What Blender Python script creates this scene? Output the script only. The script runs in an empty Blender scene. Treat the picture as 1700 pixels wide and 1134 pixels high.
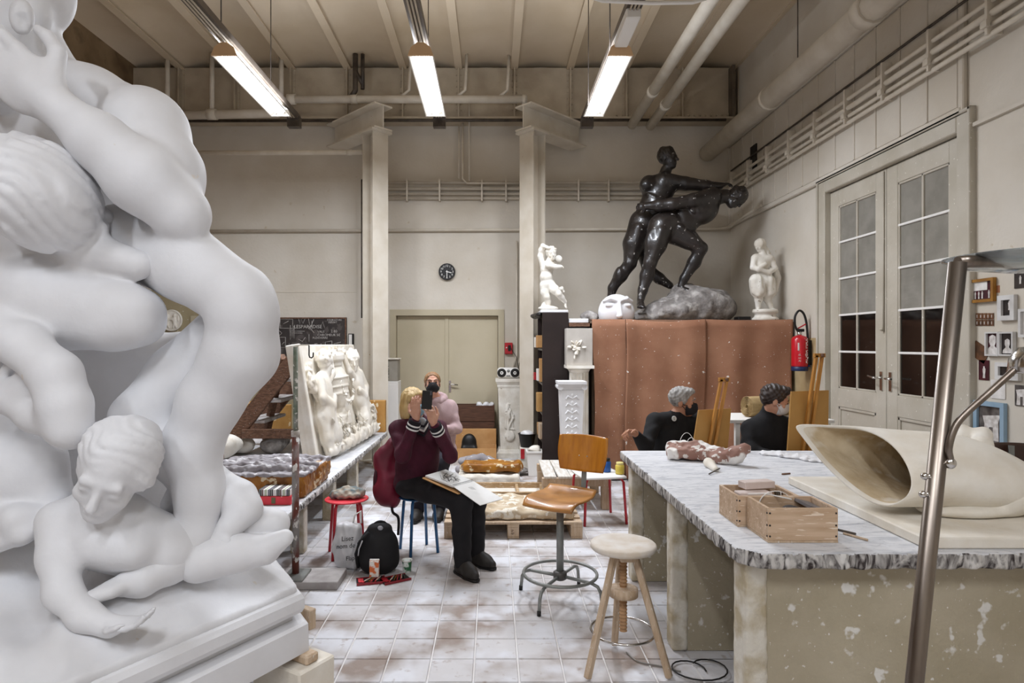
import bpy, bmesh, math, random
import numpy as np
from mathutils import Vector, Matrix
random.seed(7); np.random.seed(7)
scene = bpy.context.scene
COL = scene.collection
PI = math.pi
# ------------------------------------------------------------------ camera
F = 1040.0; VX, VY, HC = 818.0, 571.0, 1.68
cam_d = bpy.data.cameras.new('camera'); cam = bpy.data.objects.new('camera', cam_d); COL.objects.link(cam)
cam_d.sensor_width = 36.0; cam_d.lens = F / 1700 * 36.0
cam_d.shift_x = (850 - VX) / 1700.0; cam_d.shift_y = (VY - 567) / 1700.0
cam.location = (0, 0, HC); cam.rotation_euler = (PI / 2, 0, 0)
cam_d.clip_start = 0.05
scene.camera = cam
# ------------------------------------------------------------------ world, exposure
wd = bpy.data.worlds.new('night'); scene.world = wd; wd.use_nodes = True
wd.node_tree.nodes['Background'].inputs[0].default_value = (0.02, 0.022, 0.03, 1)
wd.node_tree.nodes['Background'].inputs[1].default_value = 0.3
vs = scene.view_settings
vs.view_transform = 'Standard'; vs.look = 'None'; vs.gamma = 1.0; vs.use_curve_mapping = False
vs.exposure = 0.2
LAMP_W = 78.0            # watts per fluorescent fixture
LAMP_COL = (0.905, 0.965, 1.07)

def W(px, py, D):
    return Vector(((px - VX) / F * D, D, HC - (py - VY) / F * D))
def R(pxr, D): return pxr / F * D

# ------------------------------------------------------------------ materials
def lin(c):
    if isinstance(c, str):
        c = c.lstrip('#'); c = [int(c[i:i + 2], 16) / 255 for i in (0, 2, 4)]
    return tuple((x / 12.92 if x <= 0.04045 else ((x + 0.055) / 1.055) ** 2.4) for x in c[:3]) + (1.0,)
_M = {}
def pm(name, base, alt=None, scale=3.0, lo=0.35, hi=0.65, rough=0.6, bump=0.0, bscale=60.0, spot=None, spot_scale=40.0,
       spot_th=0.68, spot2=None, spot_w=0.03, metal=0.0, stretch=(1, 1, 1), coord='pos', emit=None, estr=0.0, trans=0.0, ior=1.45, coat=0.0, detail=6.0, spec=0.5, dist=0.0):
    if name in _M: return _M[name]
    m = bpy.data.materials.new(name); m.use_nodes = True; _M[name] = m
    nt = m.node_tree; N = nt.nodes; L = nt.links
    b = N['Principled BSDF']
    b.inputs['Roughness'].default_value = rough; b.inputs['Metallic'].default_value = metal
    b.inputs['Transmission Weight'].default_value = trans; b.inputs['IOR'].default_value = ior
    b.inputs['Coat Weight'].default_value = coat; b.inputs['Specular IOR Level'].default_value = spec
    if emit is not None:
        b.inputs['Emission Color'].default_value = lin(emit); b.inputs['Emission Strength'].default_value = estr
    b.inputs['Base Color'].default_value = lin(base)
    vec = None
    if alt is not None or bump or spot is not None:
        if coord == 'pos':
            g = N.new('ShaderNodeNewGeometry'); src = g.outputs['Position']
        else:
            g = N.new('ShaderNodeTexCoord'); src = g.outputs['Object']
        mp = N.new('ShaderNodeMapping'); L.new(src, mp.inputs[0]); mp.inputs['Scale'].default_value = stretch
        vec = mp.outputs[0]
    cur = None
    if alt is not None:
        n = N.new('ShaderNodeTexNoise'); n.inputs['Scale'].default_value = scale; n.inputs['Detail'].default_value = detail
        n.inputs['Distortion'].default_value = dist
        L.new(vec, n.inputs['Vector'])
        r = N.new('ShaderNodeValToRGB'); L.new(n.outputs['Fac'], r.inputs[0])
        r.color_ramp.elements[0].position = lo; r.color_ramp.elements[1].position = hi
        r.color_ramp.elements[0].color = lin(base); r.color_ramp.elements[1].color = lin(alt)
        cur = r.outputs[0]
    for sp, sc, th in ([(spot, spot_scale, spot_th)] if spot else []) + ([(spot2[0], spot2[1], spot2[2])] if spot2 else []):
        n2 = N.new('ShaderNodeTexNoise'); n2.inputs['Scale'].default_value = sc; n2.inputs['Detail'].default_value = 3.0
        L.new(vec, n2.inputs['Vector'])
        r2 = N.new('ShaderNodeValToRGB'); L.new(n2.outputs['Fac'], r2.inputs[0])
        r2.color_ramp.elements[0].position = th; r2.color_ramp.elements[1].position = min(th + spot_w, 1)
        mx = N.new('ShaderNodeMix'); mx.data_type = 'RGBA'
        L.new(r2.outputs[0], mx.inputs[0])
        if cur is not None: L.new(cur, mx.inputs[6])
        else: mx.inputs[6].default_value = lin(base)
        mx.inputs[7].default_value = lin(sp)
        cur = mx.outputs[2]
    if cur is not None: L.new(cur, b.inputs['Base Color'])
    if bump:
        n3 = N.new('ShaderNodeTexNoise'); n3.inputs['Scale'].default_value = bscale; n3.inputs['Detail'].default_value = 5
        L.new(vec, n3.inputs['Vector'])
        bp = N.new('ShaderNodeBump'); bp.inputs['Strength'].default_value = bump; bp.inputs['Distance'].default_value = 0.02
        L.new(n3.outputs['Fac'], bp.inputs['Height']); L.new(bp.outputs[0], b.inputs['Normal'])
    return m

M = dict(
    wall=pm('cream_wall', '#d4cdc1', '#c8bfb0', scale=1.3, rough=0.7, bump=0.12, bscale=25, spot='#c4b8a4', spot_scale=9, spot_th=0.72),
    wall_low=pm('khaki_wall', '#a3977a', '#968a6c', scale=2, rough=0.7, bump=0.12, bscale=25, spot='#cfc8b8', spot_scale=30, spot_th=0.7),
    wall_brown=pm('stained_wall', '#9a8263', '#6f593e', scale=1.6, rough=0.8, bump=0.25, bscale=14, spot='#5d4a35', spot_scale=4, spot_th=0.55, spot_w=0.25),
    ceil=pm('ceiling_paint', '#d5c4ab', '#c8b598', scale=0.9, rough=0.75, bump=0.15, bscale=14),
    steel=pm('painted_steel', '#d6cec0', '#cbc1b0', scale=4, rough=0.5, bump=0.05, bscale=30, spot='#a58a5e', spot_scale=18, spot_th=0.73),
    girder=pm('girder_paint', '#bdb09a', '#a99a85', scale=3, rough=0.6, bump=0.1, bscale=30),
    pipe=pm('pipe_paint', '#d9d1c3', '#ccc2b2', scale=5, rough=0.45, bump=0.05, bscale=20),
    dark_pipe=pm('dark_pipe', '#3a322b', '#544a40', scale=9, rough=0.5),
    door=pm('door_paint', '#bfb49b', '#b4a98f', scale=1.5, rough=0.5, bump=0.04, bscale=50),
    oldpaint=pm('old_door_paint', '#c0b9ab', '#b2aa9a', scale=3, rough=0.55, bump=0.1, bscale=30, spot='#e0dcd2', spot_scale=30, spot_th=0.69),
    chrome=pm('chrome', '#c9c6c2', rough=0.18, metal=1.0),
    steel_tube=pm('brushed_steel', '#8f857b', '#73685f', scale=25, stretch=(1, 1, .15), rough=0.36, metal=1.0),
    black=pm('black_plastic', '#141211', rough=0.45),
    white=pm('white_paint', '#e9e6e1', rough=0.5),
    plaster=pm('white_plaster', '#e4e4e6', '#dad9da', scale=4, rough=0.62, bump=0.06, bscale=35, spot='#d8d1c8', spot_scale=11, spot_th=0.74),
    plaster_old=pm('aged_plaster', '#e6e2d9', '#cdc5b7', scale=7, rough=0.7, bump=0.15, bscale=50, spot='#a89c8b', spot_scale=16, spot_th=0.70),
    plaster_warm=pm('warm_plaster', '#ece7dd', '#ddd4c4', scale=6, rough=0.7, bump=0.12, bscale=45),
    dusty=pm('dusty_top', '#d9d9db', '#a2a5ac', scale=7, lo=0.45, hi=0.80, rough=0.8, bump=0.2, bscale=45, stretch=(1.0, 3.6, 1), spot='#7d7c80', spot_scale=34, spot_th=0.63, spot_w=0.15, dist=1.2, detail=9),
    dusty_edge=pm('chipped_edge', '#c6c2bd', '#352d2c', scale=24, lo=0.40, hi=0.62, rough=0.8, bump=0.5, bscale=50, detail=13, dist=1.6, stretch=(1, 1, .4), spot='#d6d3cf', spot_scale=17, spot_th=0.56, spot_w=0.06),
    masonry=pm('splashed_masonry', '#b3a892', '#a59a82', scale=3, rough=0.75, bump=0.22, bscale=40, spot='#d9d6cf', spot_scale=13, spot_th=0.645, spot_w=0.05, spot2=('#d9d6cf', 46, 0.665)),
    masonry_post=pm('chipped_post', '#d9d3c6', '#b5a78b', scale=9, lo=0.42, hi=0.62, rough=0.75, bump=0.35, bscale=40),
    tile=pm('dusty_tile', '#998a80', '#cfcccc', scale=2.2, lo=0.36, hi=0.56, rough=0.75, bump=0.12, bscale=40, detail=11, spot='#dcdce0', spot_scale=3.2, spot_th=0.47, spot_w=0.16, spot2=('#a3938a', 15, 0.61)),
    grout=pm('dusty_grout', '#cfcac6', '#e2dfdd', scale=4, rough=0.85),
    wood=pm('light_wood', '#b98a4f', '#a3743c', scale=5, stretch=(1, 1, 8), rough=0.5, bump=0.05, bscale=60),
    wood_dark=pm('old_brown_wood', '#7c5a45', '#553a2a', scale=7, stretch=(3, 3, 9), rough=0.7, bump=0.25, bscale=30, spot='#cfc7bf', spot_scale=20, spot_th=0.68),
    wood_pale=pm('pale_dusty_wood', '#c9b39a', '#b59b7e', scale=7, stretch=(6, 6, 1), rough=0.65, bump=0.1, bscale=50, spot='#ded8cf', spot_scale=25, spot_th=0.66),
    ply=pm('orange_plywood', '#c98323', '#b36d17', scale=4, stretch=(7, 7, 1), rough=0.32, coat=0.25, spot='#e9dcc6', spot_scale=34, spot_th=0.76),
    ply_seat=pm('worn_orange_plywood', '#bd8444', '#8a5a2b', scale=6, lo=0.4, hi=0.75, stretch=(1, 1, 4), rough=0.35, coat=0.2),
    grey_metal=pm('grey_enamel', '#8e908c', '#7c7d79', scale=9, rough=0.4, metal=0.3),
    red=pm('red_enamel', '#c3202f', '#a81522', scale=8, rough=0.35, coat=0.3),
    pinkred=pm('bright_red_plastic', '#e23b47', '#d62f3b', scale=8, rough=0.4, spot='#f0d9d8', spot_scale=40, spot_th=0.72),
    blue=pm('blue_enamel', '#1f5f92', '#174d79', scale=8, rough=0.35, coat=0.3),
    card=pm('cardboard', '#c79a66', '#b58550', scale=5, rough=0.8, spot='#dfd2bf', spot_scale=14, spot_th=0.7),
    cloth_brown=pm('brown_cloth', '#9f7359', '#8a5f47', scale=2.2, rough=0.9, bump=0.1, bscale=80, spot='#e2dbd4', spot_scale=16, spot_th=0.71, spot2=('#e2dbd4', 44, 0.70)),
    bronze=pm('dark_bronze', '#191412', '#2a2421', scale=6, rough=0.36, bump=0.15, bscale=22, spot='#a9a4a0', spot_scale=20, spot_th=0.675, coat=0.15, spec=0.6),
    rock=pm('grey_rock', '#8f8a86', '#6b6561', scale=7, rough=0.8, bump=0.7, bscale=30, spot='#bab5b0', spot_scale=9, spot_th=0.5, spot_w=0.25),
    amber=pm('amber_mould', '#a9701f', '#7b4a14', scale=6, rough=0.45, spot='#d9c7a6', spot_scale=14, spot_th=0.6, bump=0.3, bscale=20),
    grey_clay=pm('grey_clay', '#8d8789', '#a9a5a8', scale=6, rough=0.8, bump=0.4, bscale=25, spot='#d4d1d2', spot_scale=12, spot_th=0.58),
    dark_panel=pm('dark_cabinet', '#2b211f', '#231a19', scale=4, rough=0.35, spot='#d9d4d0', spot_scale=26, spot_th=0.765),
)

# ------------------------------------------------------------------ scene helpers
def tag(o, label=None, cat=None, group=None, kind=None):
    if label: o['label'] = label
    if cat: o['category'] = cat
    if group: o['group'] = group
    if kind: o['kind'] = kind
    return o
def empty(name, loc, label=None, cat=None, group=None, rz=0.0, kind=None):
    e = bpy.data.objects.new(name, None); COL.objects.link(e); e.location = loc; e.rotation_euler = (0, 0, rz)
    e.empty_display_size = 0.05
    return tag(e, label, cat, group, kind)
def link_mesh(name, me, mat, parent=None, smooth=False, mats=None):
    o = bpy.data.objects.new(name, me); COL.objects.link(o)
    for mm in (mats or [mat]): me.materials.append(mm)
    if smooth: me.polygons.foreach_set('use_smooth', [True] * len(me.polygons))
    if parent is not None:
        o.parent = parent
        o.matrix_parent_inverse = Matrix.Identity(4)
    return o
def wmat(e):
    if e is None: return Matrix.Identity(4)
    m = Matrix.Translation(e.location) @ e.rotation_euler.to_matrix().to_4x4() @ Matrix.Diagonal((*e.scale, 1))
    return (wmat(e.parent) @ m) if e.parent else m

class MB:
    """collects geometry in world coordinates; build() makes one mesh object"""
    def __init__(s): s.v = []; s.f = []; s.sm = []
    def add(s, vs, fs, smooth=False):
        n = len(s.v); s.v += [tuple(v) for v in vs]; s.f += [tuple(i + n for i in f) for f in fs]; s.sm += [smooth] * len(fs); return s
    def box(s, a, b, bev=0.0):
        x0, y0, z0 = (min(a[i], b[i]) for i in range(3)); x1, y1, z1 = (max(a[i], b[i]) for i in range(3))
        return s.obox(((x0 + x1) / 2, (y0 + y1) / 2, (z0 + z1) / 2), ((x1 - x0) / 2, (y1 - y0) / 2, (z1 - z0) / 2), None, bev)
    def obox(s, c, h, rot=None, bev=0.0):
        c = Vector(c); rot = rot or Matrix.Identity(3)
        if bev > 0:
            b = min(bev, min(h) * 0.9); vs = []; 
            for sx in (-1, 1):
                for sy in (-1, 1):
                    for sz in (-1, 1):
                        for ax in range(3):
                            p = [sx * (h[0] - b), sy * (h[1] - b), sz * (h[2] - b)]
                            p[ax] = (sx, sy, sz)[ax] * h[ax]
                            vs.append(c + rot @ Vector(p))
            bm = bmesh.new()
            for v in vs: bm.verts.new(v)
            r = bmesh.ops.convex_hull(bm, input=bm.verts)
            bm.verts.index_update()
            s.add([v.co.copy() for v in bm.verts], [[v.index for v in f.verts] for f in bm.faces]); bm.free(); return s
        vs = [c + rot @ Vector((sx * h[0], sy * h[1], sz * h[2])) for sx in (-1, 1) for sy in (-1, 1) for sz in (-1, 1)]
        return s.add(vs, [(0, 1, 3, 2), (4, 6, 7, 5), (0, 4, 5, 1), (2, 3, 7, 6), (0, 2, 6, 4), (1, 5, 7, 3)])
    def bar(s, p0, p1, w, h, up=(0, 0, 1), bev=0.0):
        p0 = Vector(p0); p1 = Vector(p1); d = (p1 - p0); L = d.length; d.normalize()
        u = Vector(up)
        if abs(d.dot(u)) > 0.98: u = Vector((0, 1, 0))
        x = d.cross(u).normalized(); z = x.cross(d).normalized()
        rot = Matrix((x, d, z)).transposed()
        return s.obox((p0 + p1) / 2, (w / 2, L / 2, h / 2), rot, bev)
    def tube(s, pts, r, seg=10, cap=True, closed=False):
        pts = [Vector(p) for p in pts]; n = len(pts)
        rs = r if isinstance(r, (list, tuple)) else [r] * n
        vs = []; fs = []; prev = None
        for i, p in enumerate(pts):
            if closed: t = (pts[(i + 1) % n] - pts[i - 1])
            else: t = (pts[min(i + 1, n - 1)] - pts[max(i - 1, 0)])
            t.normalize()
            if prev is None:
                a = Vector((0, 0, 1)) if abs(t.z) < 0.9 else Vector((1, 0, 0))
                x = t.cross(a).normalized()
            else:
                x = (prev - t * prev.dot(t)).normalized()
            prev = x; y = t.cross(x)
            for k in range(seg):
                a = 2 * PI * k / seg
                vs.append(p + (x * math.cos(a) + y * math.sin(a)) * rs[i])
        m = n if closed else n - 1
        for i in range(m):
            for k in range(seg):
                j = (i + 1) % n
                fs.append((i * seg + k, i * seg + (k + 1) % seg, j * seg + (k + 1) % seg, j * seg + k))
        s.add(vs, fs, True)
        if cap and not closed:
            b = len(s.v) - len(vs)
            s.f.append(tuple(b + k for k in reversed(range(seg)))); s.f.append(tuple(b + (n - 1) * seg + k for k in range(seg))); s.sm += [False, False]
        return s
    def lathe(s, c, prof, seg=24, smooth=True, axis=None, square=False):
        c = Vector(c); rot = Matrix.Identity(3)
        if axis is not None: rot = Vector((0, 0, 1)).rotation_difference(Vector(axis)).to_matrix()
        vs = []; fs = []
        for (r, z) in prof:
            for k in range(seg):
                a = 2 * PI * (k + (0.5 if square else 0)) / seg
                vs.append(c + rot @ Vector((r * math.cos(a), r * math.sin(a), z)))
        n = len(prof)
        for i in range(n - 1):
            for k in range(seg):
                fs.append((i * seg + k, i * seg + (k + 1) % seg, (i + 1) * seg + (k + 1) % seg, (i + 1) * seg + k))
        s.add(vs, fs, smooth)
        b = len(s.v) - len(vs)
        s.f.append(tuple(b + k for k in reversed(range(seg)))); s.f.append(tuple(b + (n - 1) * seg + k for k in range(seg))); s.sm += [False, False]
        return s
    def prism(s, poly, d):
        """polygon of 3-D points, extruded by vector d"""
        d = Vector(d); n = len(poly); vs = [Vector(p) for p in poly] + [Vector(p) + d for p in poly]
        nrm = Vector((0, 0, 0))
        for i in range(n): nrm += vs[i].cross(vs[(i + 1) % n])
        flip = nrm.dot(d) > 0
        fs = [tuple(range(n)) if not flip else tuple(reversed(range(n))), tuple(range(n, 2 * n)) if flip else tuple(reversed(range(n, 2 * n)))]
        for i in range(n):
            j = (i + 1) % n; q = (i, j, n + j, n + i); fs.append(q if flip else tuple(reversed(q)))
        return s.add(vs, fs)
    def sphere(s, c, r, seg=12, rings=7, rot=None):
        c = Vector(c); r = r if isinstance(r, (tuple, list)) else (r, r, r); rot = rot or Matrix.Identity(3)
        vs = []; fs = []
        for i in range(rings + 1):
            t = PI * (0.02 + 0.96 * i / rings)
            for k in range(seg):
                a = 2 * PI * k / seg
                vs.append(c + rot @ Vector((r[0] * math.sin(t) * math.cos(a), r[1] * math.sin(t) * math.sin(a), r[2] * math.cos(t))))
        for i in range(rings):
            for k in range(seg):
                fs.append((i * seg + k, (i + 1) * seg + k, (i + 1) * seg + (k + 1) % seg, i * seg + (k + 1) % seg))
        fs.append(tuple(range(seg))); fs.append(tuple(reversed(range(rings * seg, (rings + 1) * seg))))
        return s.add(vs, fs, True)
    def build(s, name, mat, parent=None, smooth=None, local=False, label=None, cat=None, group=None, kind=None):
        me = bpy.data.meshes.new(name)
        off = wmat(parent).inverted() if parent is not None and not local else None
        vs = [tuple(off @ Vector(v)) for v in s.v] if off is not None else s.v
        me.from_pydata(vs, [], s.f); me.polygons.foreach_set('use_smooth', s.sm if smooth is None else [smooth] * len(s.f))
        me.update()
        o = link_mesh(name, me, M[mat] if isinstance(mat, str) else mat, parent)
        return tag(o, label, cat, group, kind)
def smooth(pts, n=6):
    pts = [Vector(p) for p in pts]; out = []
    for i in range(len(pts) - 1):
        p0, p1, p2, p3 = pts[max(i - 1, 0)], pts[i], pts[i + 1], pts[min(i + 2, len(pts) - 1)]
        for j in range(n):
            t = j / n; out.append(.5 * ((2 * p1) + (p2 - p0) * t + (2 * p0 - 5 * p1 + 4 * p2 - p3) * t * t + (3 * p1 - p0 - 3 * p2 + p3) * t ** 3))
    return out + [pts[-1]]
def rotz(a): return Matrix.Rotation(a, 3, 'Z')
def arc(c, r, a0, a1, n, ax=(1, 0, 0), ay=(0, 0, 1)):
    c = Vector(c); ax = Vector(ax); ay = Vector(ay)
    return [c + ax * r * math.cos(a0 + (a1 - a0) * i / n) + ay * r * math.sin(a0 + (a1 - a0) * i / n) for i in range(n + 1)]
def text_mesh(txt, size, origin, xdir, ydir, mat, name, parent, extrude=0.0005, align='LEFT'):
    cu = bpy.data.curves.new(name, 'FONT'); cu.body = txt; cu.size = size; cu.extrude = extrude; cu.align_x = align; cu.resolution_u = 2
    o = bpy.data.objects.new(name, cu); COL.objects.link(o)
    me = bpy.data.meshes.new_from_object(o.evaluated_get(bpy.context.evaluated_depsgraph_get()))
    bpy.data.objects.remove(o); bpy.data.curves.remove(cu)
    x = Vector(xdir).normalized(); y = Vector(ydir).normalized(); z = x.cross(y)
    mt = Matrix((x, y, z)).transposed().to_4x4(); mt.translation = Vector(origin)
    if parent is not None: mt = wmat(parent).inverted() @ mt
    me.transform(mt); me.name = name
    return link_mesh(name, me, M[mat] if isinstance(mat, str) else mat, parent)

# ------------------------------------------------------------------ signed-distance modelling (smooth unions, meshed by surface nets)
class SDF:
    def __init__(s, res): s.res = res; s.ops = []
    def cap(s, a, b, r1, r2=None, k=0.02, sub=False, disp=None):
        r2 = r1 if r2 is None else r2; a = np.array(a, float); b = np.array(b, float)
        lo = np.minimum(a - r1, b - r2); hi = np.maximum(a + r1, b + r2)
        def fn(X, Y, Z):
            ba = b - a; L2 = max((ba * ba).sum(), 1e-9)
            px, py, pz = X - a[0], Y - a[1], Z - a[2]
            t = np.clip((px * ba[0] + py * ba[1] + pz * ba[2]) / L2, 0, 1)
            return np.sqrt((px - t * ba[0]) ** 2 + (py - t * ba[1]) ** 2 + (pz - t * ba[2]) ** 2) - (r1 + (r2 - r1) * t)
        s.ops.append((fn, lo, hi, k, sub, disp)); return s
    def chain(s, pts, rs, k=0.02, disp=None):
        for i in range(len(pts) - 1): s.cap(pts[i], pts[i + 1], rs[i], rs[i + 1], k, disp=disp)
        return s
    def ell(s, c, r, ax=None, k=0.02, sub=False, disp=None):
        c = np.array(c, float); r = np.array(r if hasattr(r, '__len__') else (r, r, r), float)
        A = np.eye(3) if ax is None else np.array([[*a] for a in ax], float)      # rows: local axes
        ext = np.sqrt(((A * r[:, None]) ** 2).sum(0))
        def fn(X, Y, Z):
            px, py, pz = X - c[0], Y - c[1], Z - c[2]
            q = [(A[i, 0] * px + A[i, 1] * py + A[i, 2] * pz) for i in range(3)]
            k0 = np.sqrt(sum((q[i] / r[i]) ** 2 for i in range(3))); k1 = np.sqrt(sum((q[i] / r[i] ** 2) ** 2 for i in range(3)))
            return k0 * (k0 - 1) / np.maximum(k1, 1e-6)
        s.ops.append((fn, c - ext, c + ext, k, sub, disp)); return s
    def box(s, c, h, ax=None, rd=0.01, k=0.01, sub=False, disp=None):
        c = np.array(c, float); h = np.array(h, float)
        A = np.eye(3) if ax is None else np.array([[*a] for a in ax], float)
        ext = np.abs(A * h[:, None]).sum(0)
        def fn(X, Y, Z):
            px, py, pz = X - c[0], Y - c[1], Z - c[2]
            q = [np.abs(A[i, 0] * px + A[i, 1] * py + A[i, 2] * pz) - h[i] + rd for i in range(3)]
            return np.sqrt(sum(np.maximum(x, 0) ** 2 for x in q)) + np.minimum(np.maximum(q[0], np.maximum(q[1], q[2])), 0) - rd
        s.ops.append((fn, c - ext, c + ext, k, sub, disp)); return s
    def custom(s, fn, lo, hi, k=0.01, sub=False, disp=None):
        s.ops.append((fn, np.array(lo, float), np.array(hi, float), k, sub, disp)); return s
    def mesh(s, name, mat, parent=None, clip=None, post=None, local=False, squash=None, label=None, cat=None, group=None, kind=None):
        res = s.res; u = [o for o in s.ops if not o[4]]
        lo = np.min([o[1] for o in u], 0) - 3 * res - 0.03; hi = np.max([o[2] for o in u], 0) + 3 * res + 0.03
        if clip is not None: lo = np.maximum(lo, np.array(clip[0]) - 2 * res); hi = np.minimum(hi, np.array(clip[1]) + 2 * res)
        n = np.maximum(np.ceil((hi - lo) / res).astype(int) + 1, 4)
        G = [(lo[i] + res * np.arange(n[i])).astype(np.float32) for i in range(3)]
        f = np.full(n, 1.0, np.float32)
        for fn, a, b, k, sub, disp in s.ops:
            pad = k + 3 * res + (0.02 if disp else 0)
            i0 = np.clip(np.floor((a - pad - lo) / res).astype(int), 0, n); i1 = np.clip(np.ceil((b + pad - lo) / res).astype(int) + 1, 0, n)
            if (i1 <= i0).any(): continue
            sl = tuple(slice(i0[i], i1[i]) for i in range(3))
            X = G[0][sl[0]][:, None, None]; Y = G[1][sl[1]][None, :, None]; Z = G[2][sl[2]][None, None, :]
            d = fn(X, Y, Z)
            if disp is not None: d = d + disp(X, Y, Z)
            cur = f[sl]
            if sub:
                nd = -d; h = np.maximum(k - np.abs(cur - nd), 0) / k if k > 0 else 0
                f[sl] = np.maximum(cur, nd) + h * h * k * 0.25
            else:
                h = np.maximum(k - np.abs(cur - d), 0) / k if k > 0 else 0
                f[sl] = np.minimum(cur, d) - h * h * k * 0.25
        if post is not None: f = post(f, G)
        if clip is not None:
            for i in range(3):
                sh = [1, 1, 1]; sh[i] = -1; g = G[i].reshape(sh)
                f = np.maximum(f, np.maximum(clip[0][i] - g, g - clip[1][i]))
        V, Q = surfnet(f, lo, res)
        if squash: V[:, 1] *= squash
        me = bpy.data.meshes.new(name)
        if parent is not None and not local:
            mi = np.array(wmat(parent).inverted()); V = V @ mi[:3, :3].T + mi[:3, 3]
        me.vertices.add(len(V)); me.vertices.foreach_set('co', V.astype(np.float32).ravel())
        me.loops.add(len(Q) * 4); me.loops.foreach_set('vertex_index', Q.astype(np.int32).ravel())
        me.polygons.add(len(Q)); me.polygons.foreach_set('loop_start', np.arange(0, len(Q) * 4, 4, dtype=np.int32))
        me.polygons.foreach_set('use_smooth', np.ones(len(Q), bool)); me.update(calc_edges=True)
        o = link_mesh(name, me, M[mat] if isinstance(mat, str) else mat, parent)
        return tag(o, label, cat, group, kind)
def surfnet(f, lo, res):
    ins = f < 0; n = f.shape
    cnt = np.zeros(tuple(x - 1 for x in n), np.uint8)
    for dx in (0, 1):
        for dy in (0, 1):
            for dz in (0, 1):
                cnt += ins[dx:n[0] - 1 + dx, dy:n[1] - 1 + dy, dz:n[2] - 1 + dz]
    act = (cnt > 0) & (cnt < 8); idx = np.full(act.shape, -1, np.int64); ci = np.argwhere(act)
    idx[act] = np.arange(len(ci))
    acc = np.zeros((len(ci), 3)); num = np.zeros(len(ci))
    I, J, K = ci.T
    C = {(a, b, c): f[I + a, J + b, K + c].astype(float) for a in (0, 1) for b in (0, 1) for c in (0, 1)}
    for ax in range(3):
        for u in (0, 1):
            for w in (0, 1):
                p = [0, 0, 0]; q = [0, 0, 0]; o = [i for i in range(3) if i != ax]
                p[o[0]] = q[o[0]] = u; p[o[1]] = q[o[1]] = w; q[ax] = 1
                a = C[tuple(p)]; b = C[tuple(q)]; m = (a < 0) != (b < 0)
                t = np.where(m, a / np.where(m, a - b, 1), 0)
                pt = np.zeros((len(ci), 3)); pt[:, o[0]] = u; pt[:, o[1]] = w; pt[:, ax] = t
                acc[m] += pt[m]; num[m] += 1
    V = (ci + acc / np.maximum(num, 1)[:, None]) * res + lo
    Q = []
    for ax in range(3):
        o = [(ax + 1) % 3, (ax + 2) % 3]
        s0 = [slice(1, n[i] - 1) for i in range(3)]; s1 = list(s0); s0[ax] = slice(0, n[ax] - 1); s1[ax] = slice(1, n[ax])
        a = ins[tuple(s0)]; b = ins[tuple(s1)]; e = np.argwhere(a != b)
        if not len(e): continue
        fl = a[tuple(e.T)]
        base = e + np.array([0 if i == ax else 1 for i in range(3)])
        def cell(du, dv):
            c = base.copy(); c[:, o[0]] -= du; c[:, o[1]] -= dv; return idx[tuple(c.T)]
        q = np.stack([cell(1, 1), cell(0, 1), cell(0, 0), cell(1, 0)], 1)
        q[~fl] = q[~fl][:, ::-1]
        Q.append(q)
    Q = np.concatenate(Q); Q = Q[(Q >= 0).all(1)]
    return V, Q
def nrmz(v): v = Vector(v); return v.normalized()
def basis(fwd, up):
    f = nrmz(fwd); r = f.cross(Vector(up)).normalized(); u = r.cross(f); return r, f, u
def curl_disp(scale, amp):
    def d(X, Y, Z):
        wx = X + 0.35 / scale * np.sin(scale * 0.9 * Z + 1.3); wy = Y + 0.35 / scale * np.sin(scale * 0.8 * X); wz = Z + 0.35 / scale * np.sin(scale * 0.85 * Y + .7)
        return -amp * (np.abs(np.sin(scale * wx) + np.sin(scale * wy * 1.07 + 2) + np.sin(scale * wz * .93)) - 0.9)
    return d
def lock_disp(scale, amp):
    def d(X, Y, Z):
        w = X * .55 + Z * .75 + Y * .35 + .6 / scale * np.sin(scale * .42 * Y + scale * .30 * Z)
        v = Z * .5 - X * .8 + .5 * Y
        return -amp * (np.abs(np.sin(scale * w + 1.9 * np.sin(scale * .38 * v))) + .45 * np.sin(scale * .55 * v + 2 * np.sin(scale * .2 * w)) - .5)
    return d
def strand_disp(axis, scale, amp):
    ax = np.array(axis, float); ax /= np.linalg.norm(ax)
    def d(X, Y, Z):
        t = X * ax[0] + Y * ax[1] + Z * ax[2]
        rx, ry, rz = X - t * ax[0], Y - t * ax[1], Z - t * ax[2]
        w = 0.4 * np.sin(t * scale * .35)
        return amp * (np.sin(scale * (rx + ry * .7) + w) * np.sin(scale * 1.3 * (rz + ry * .5) + w))
    return d
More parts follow.
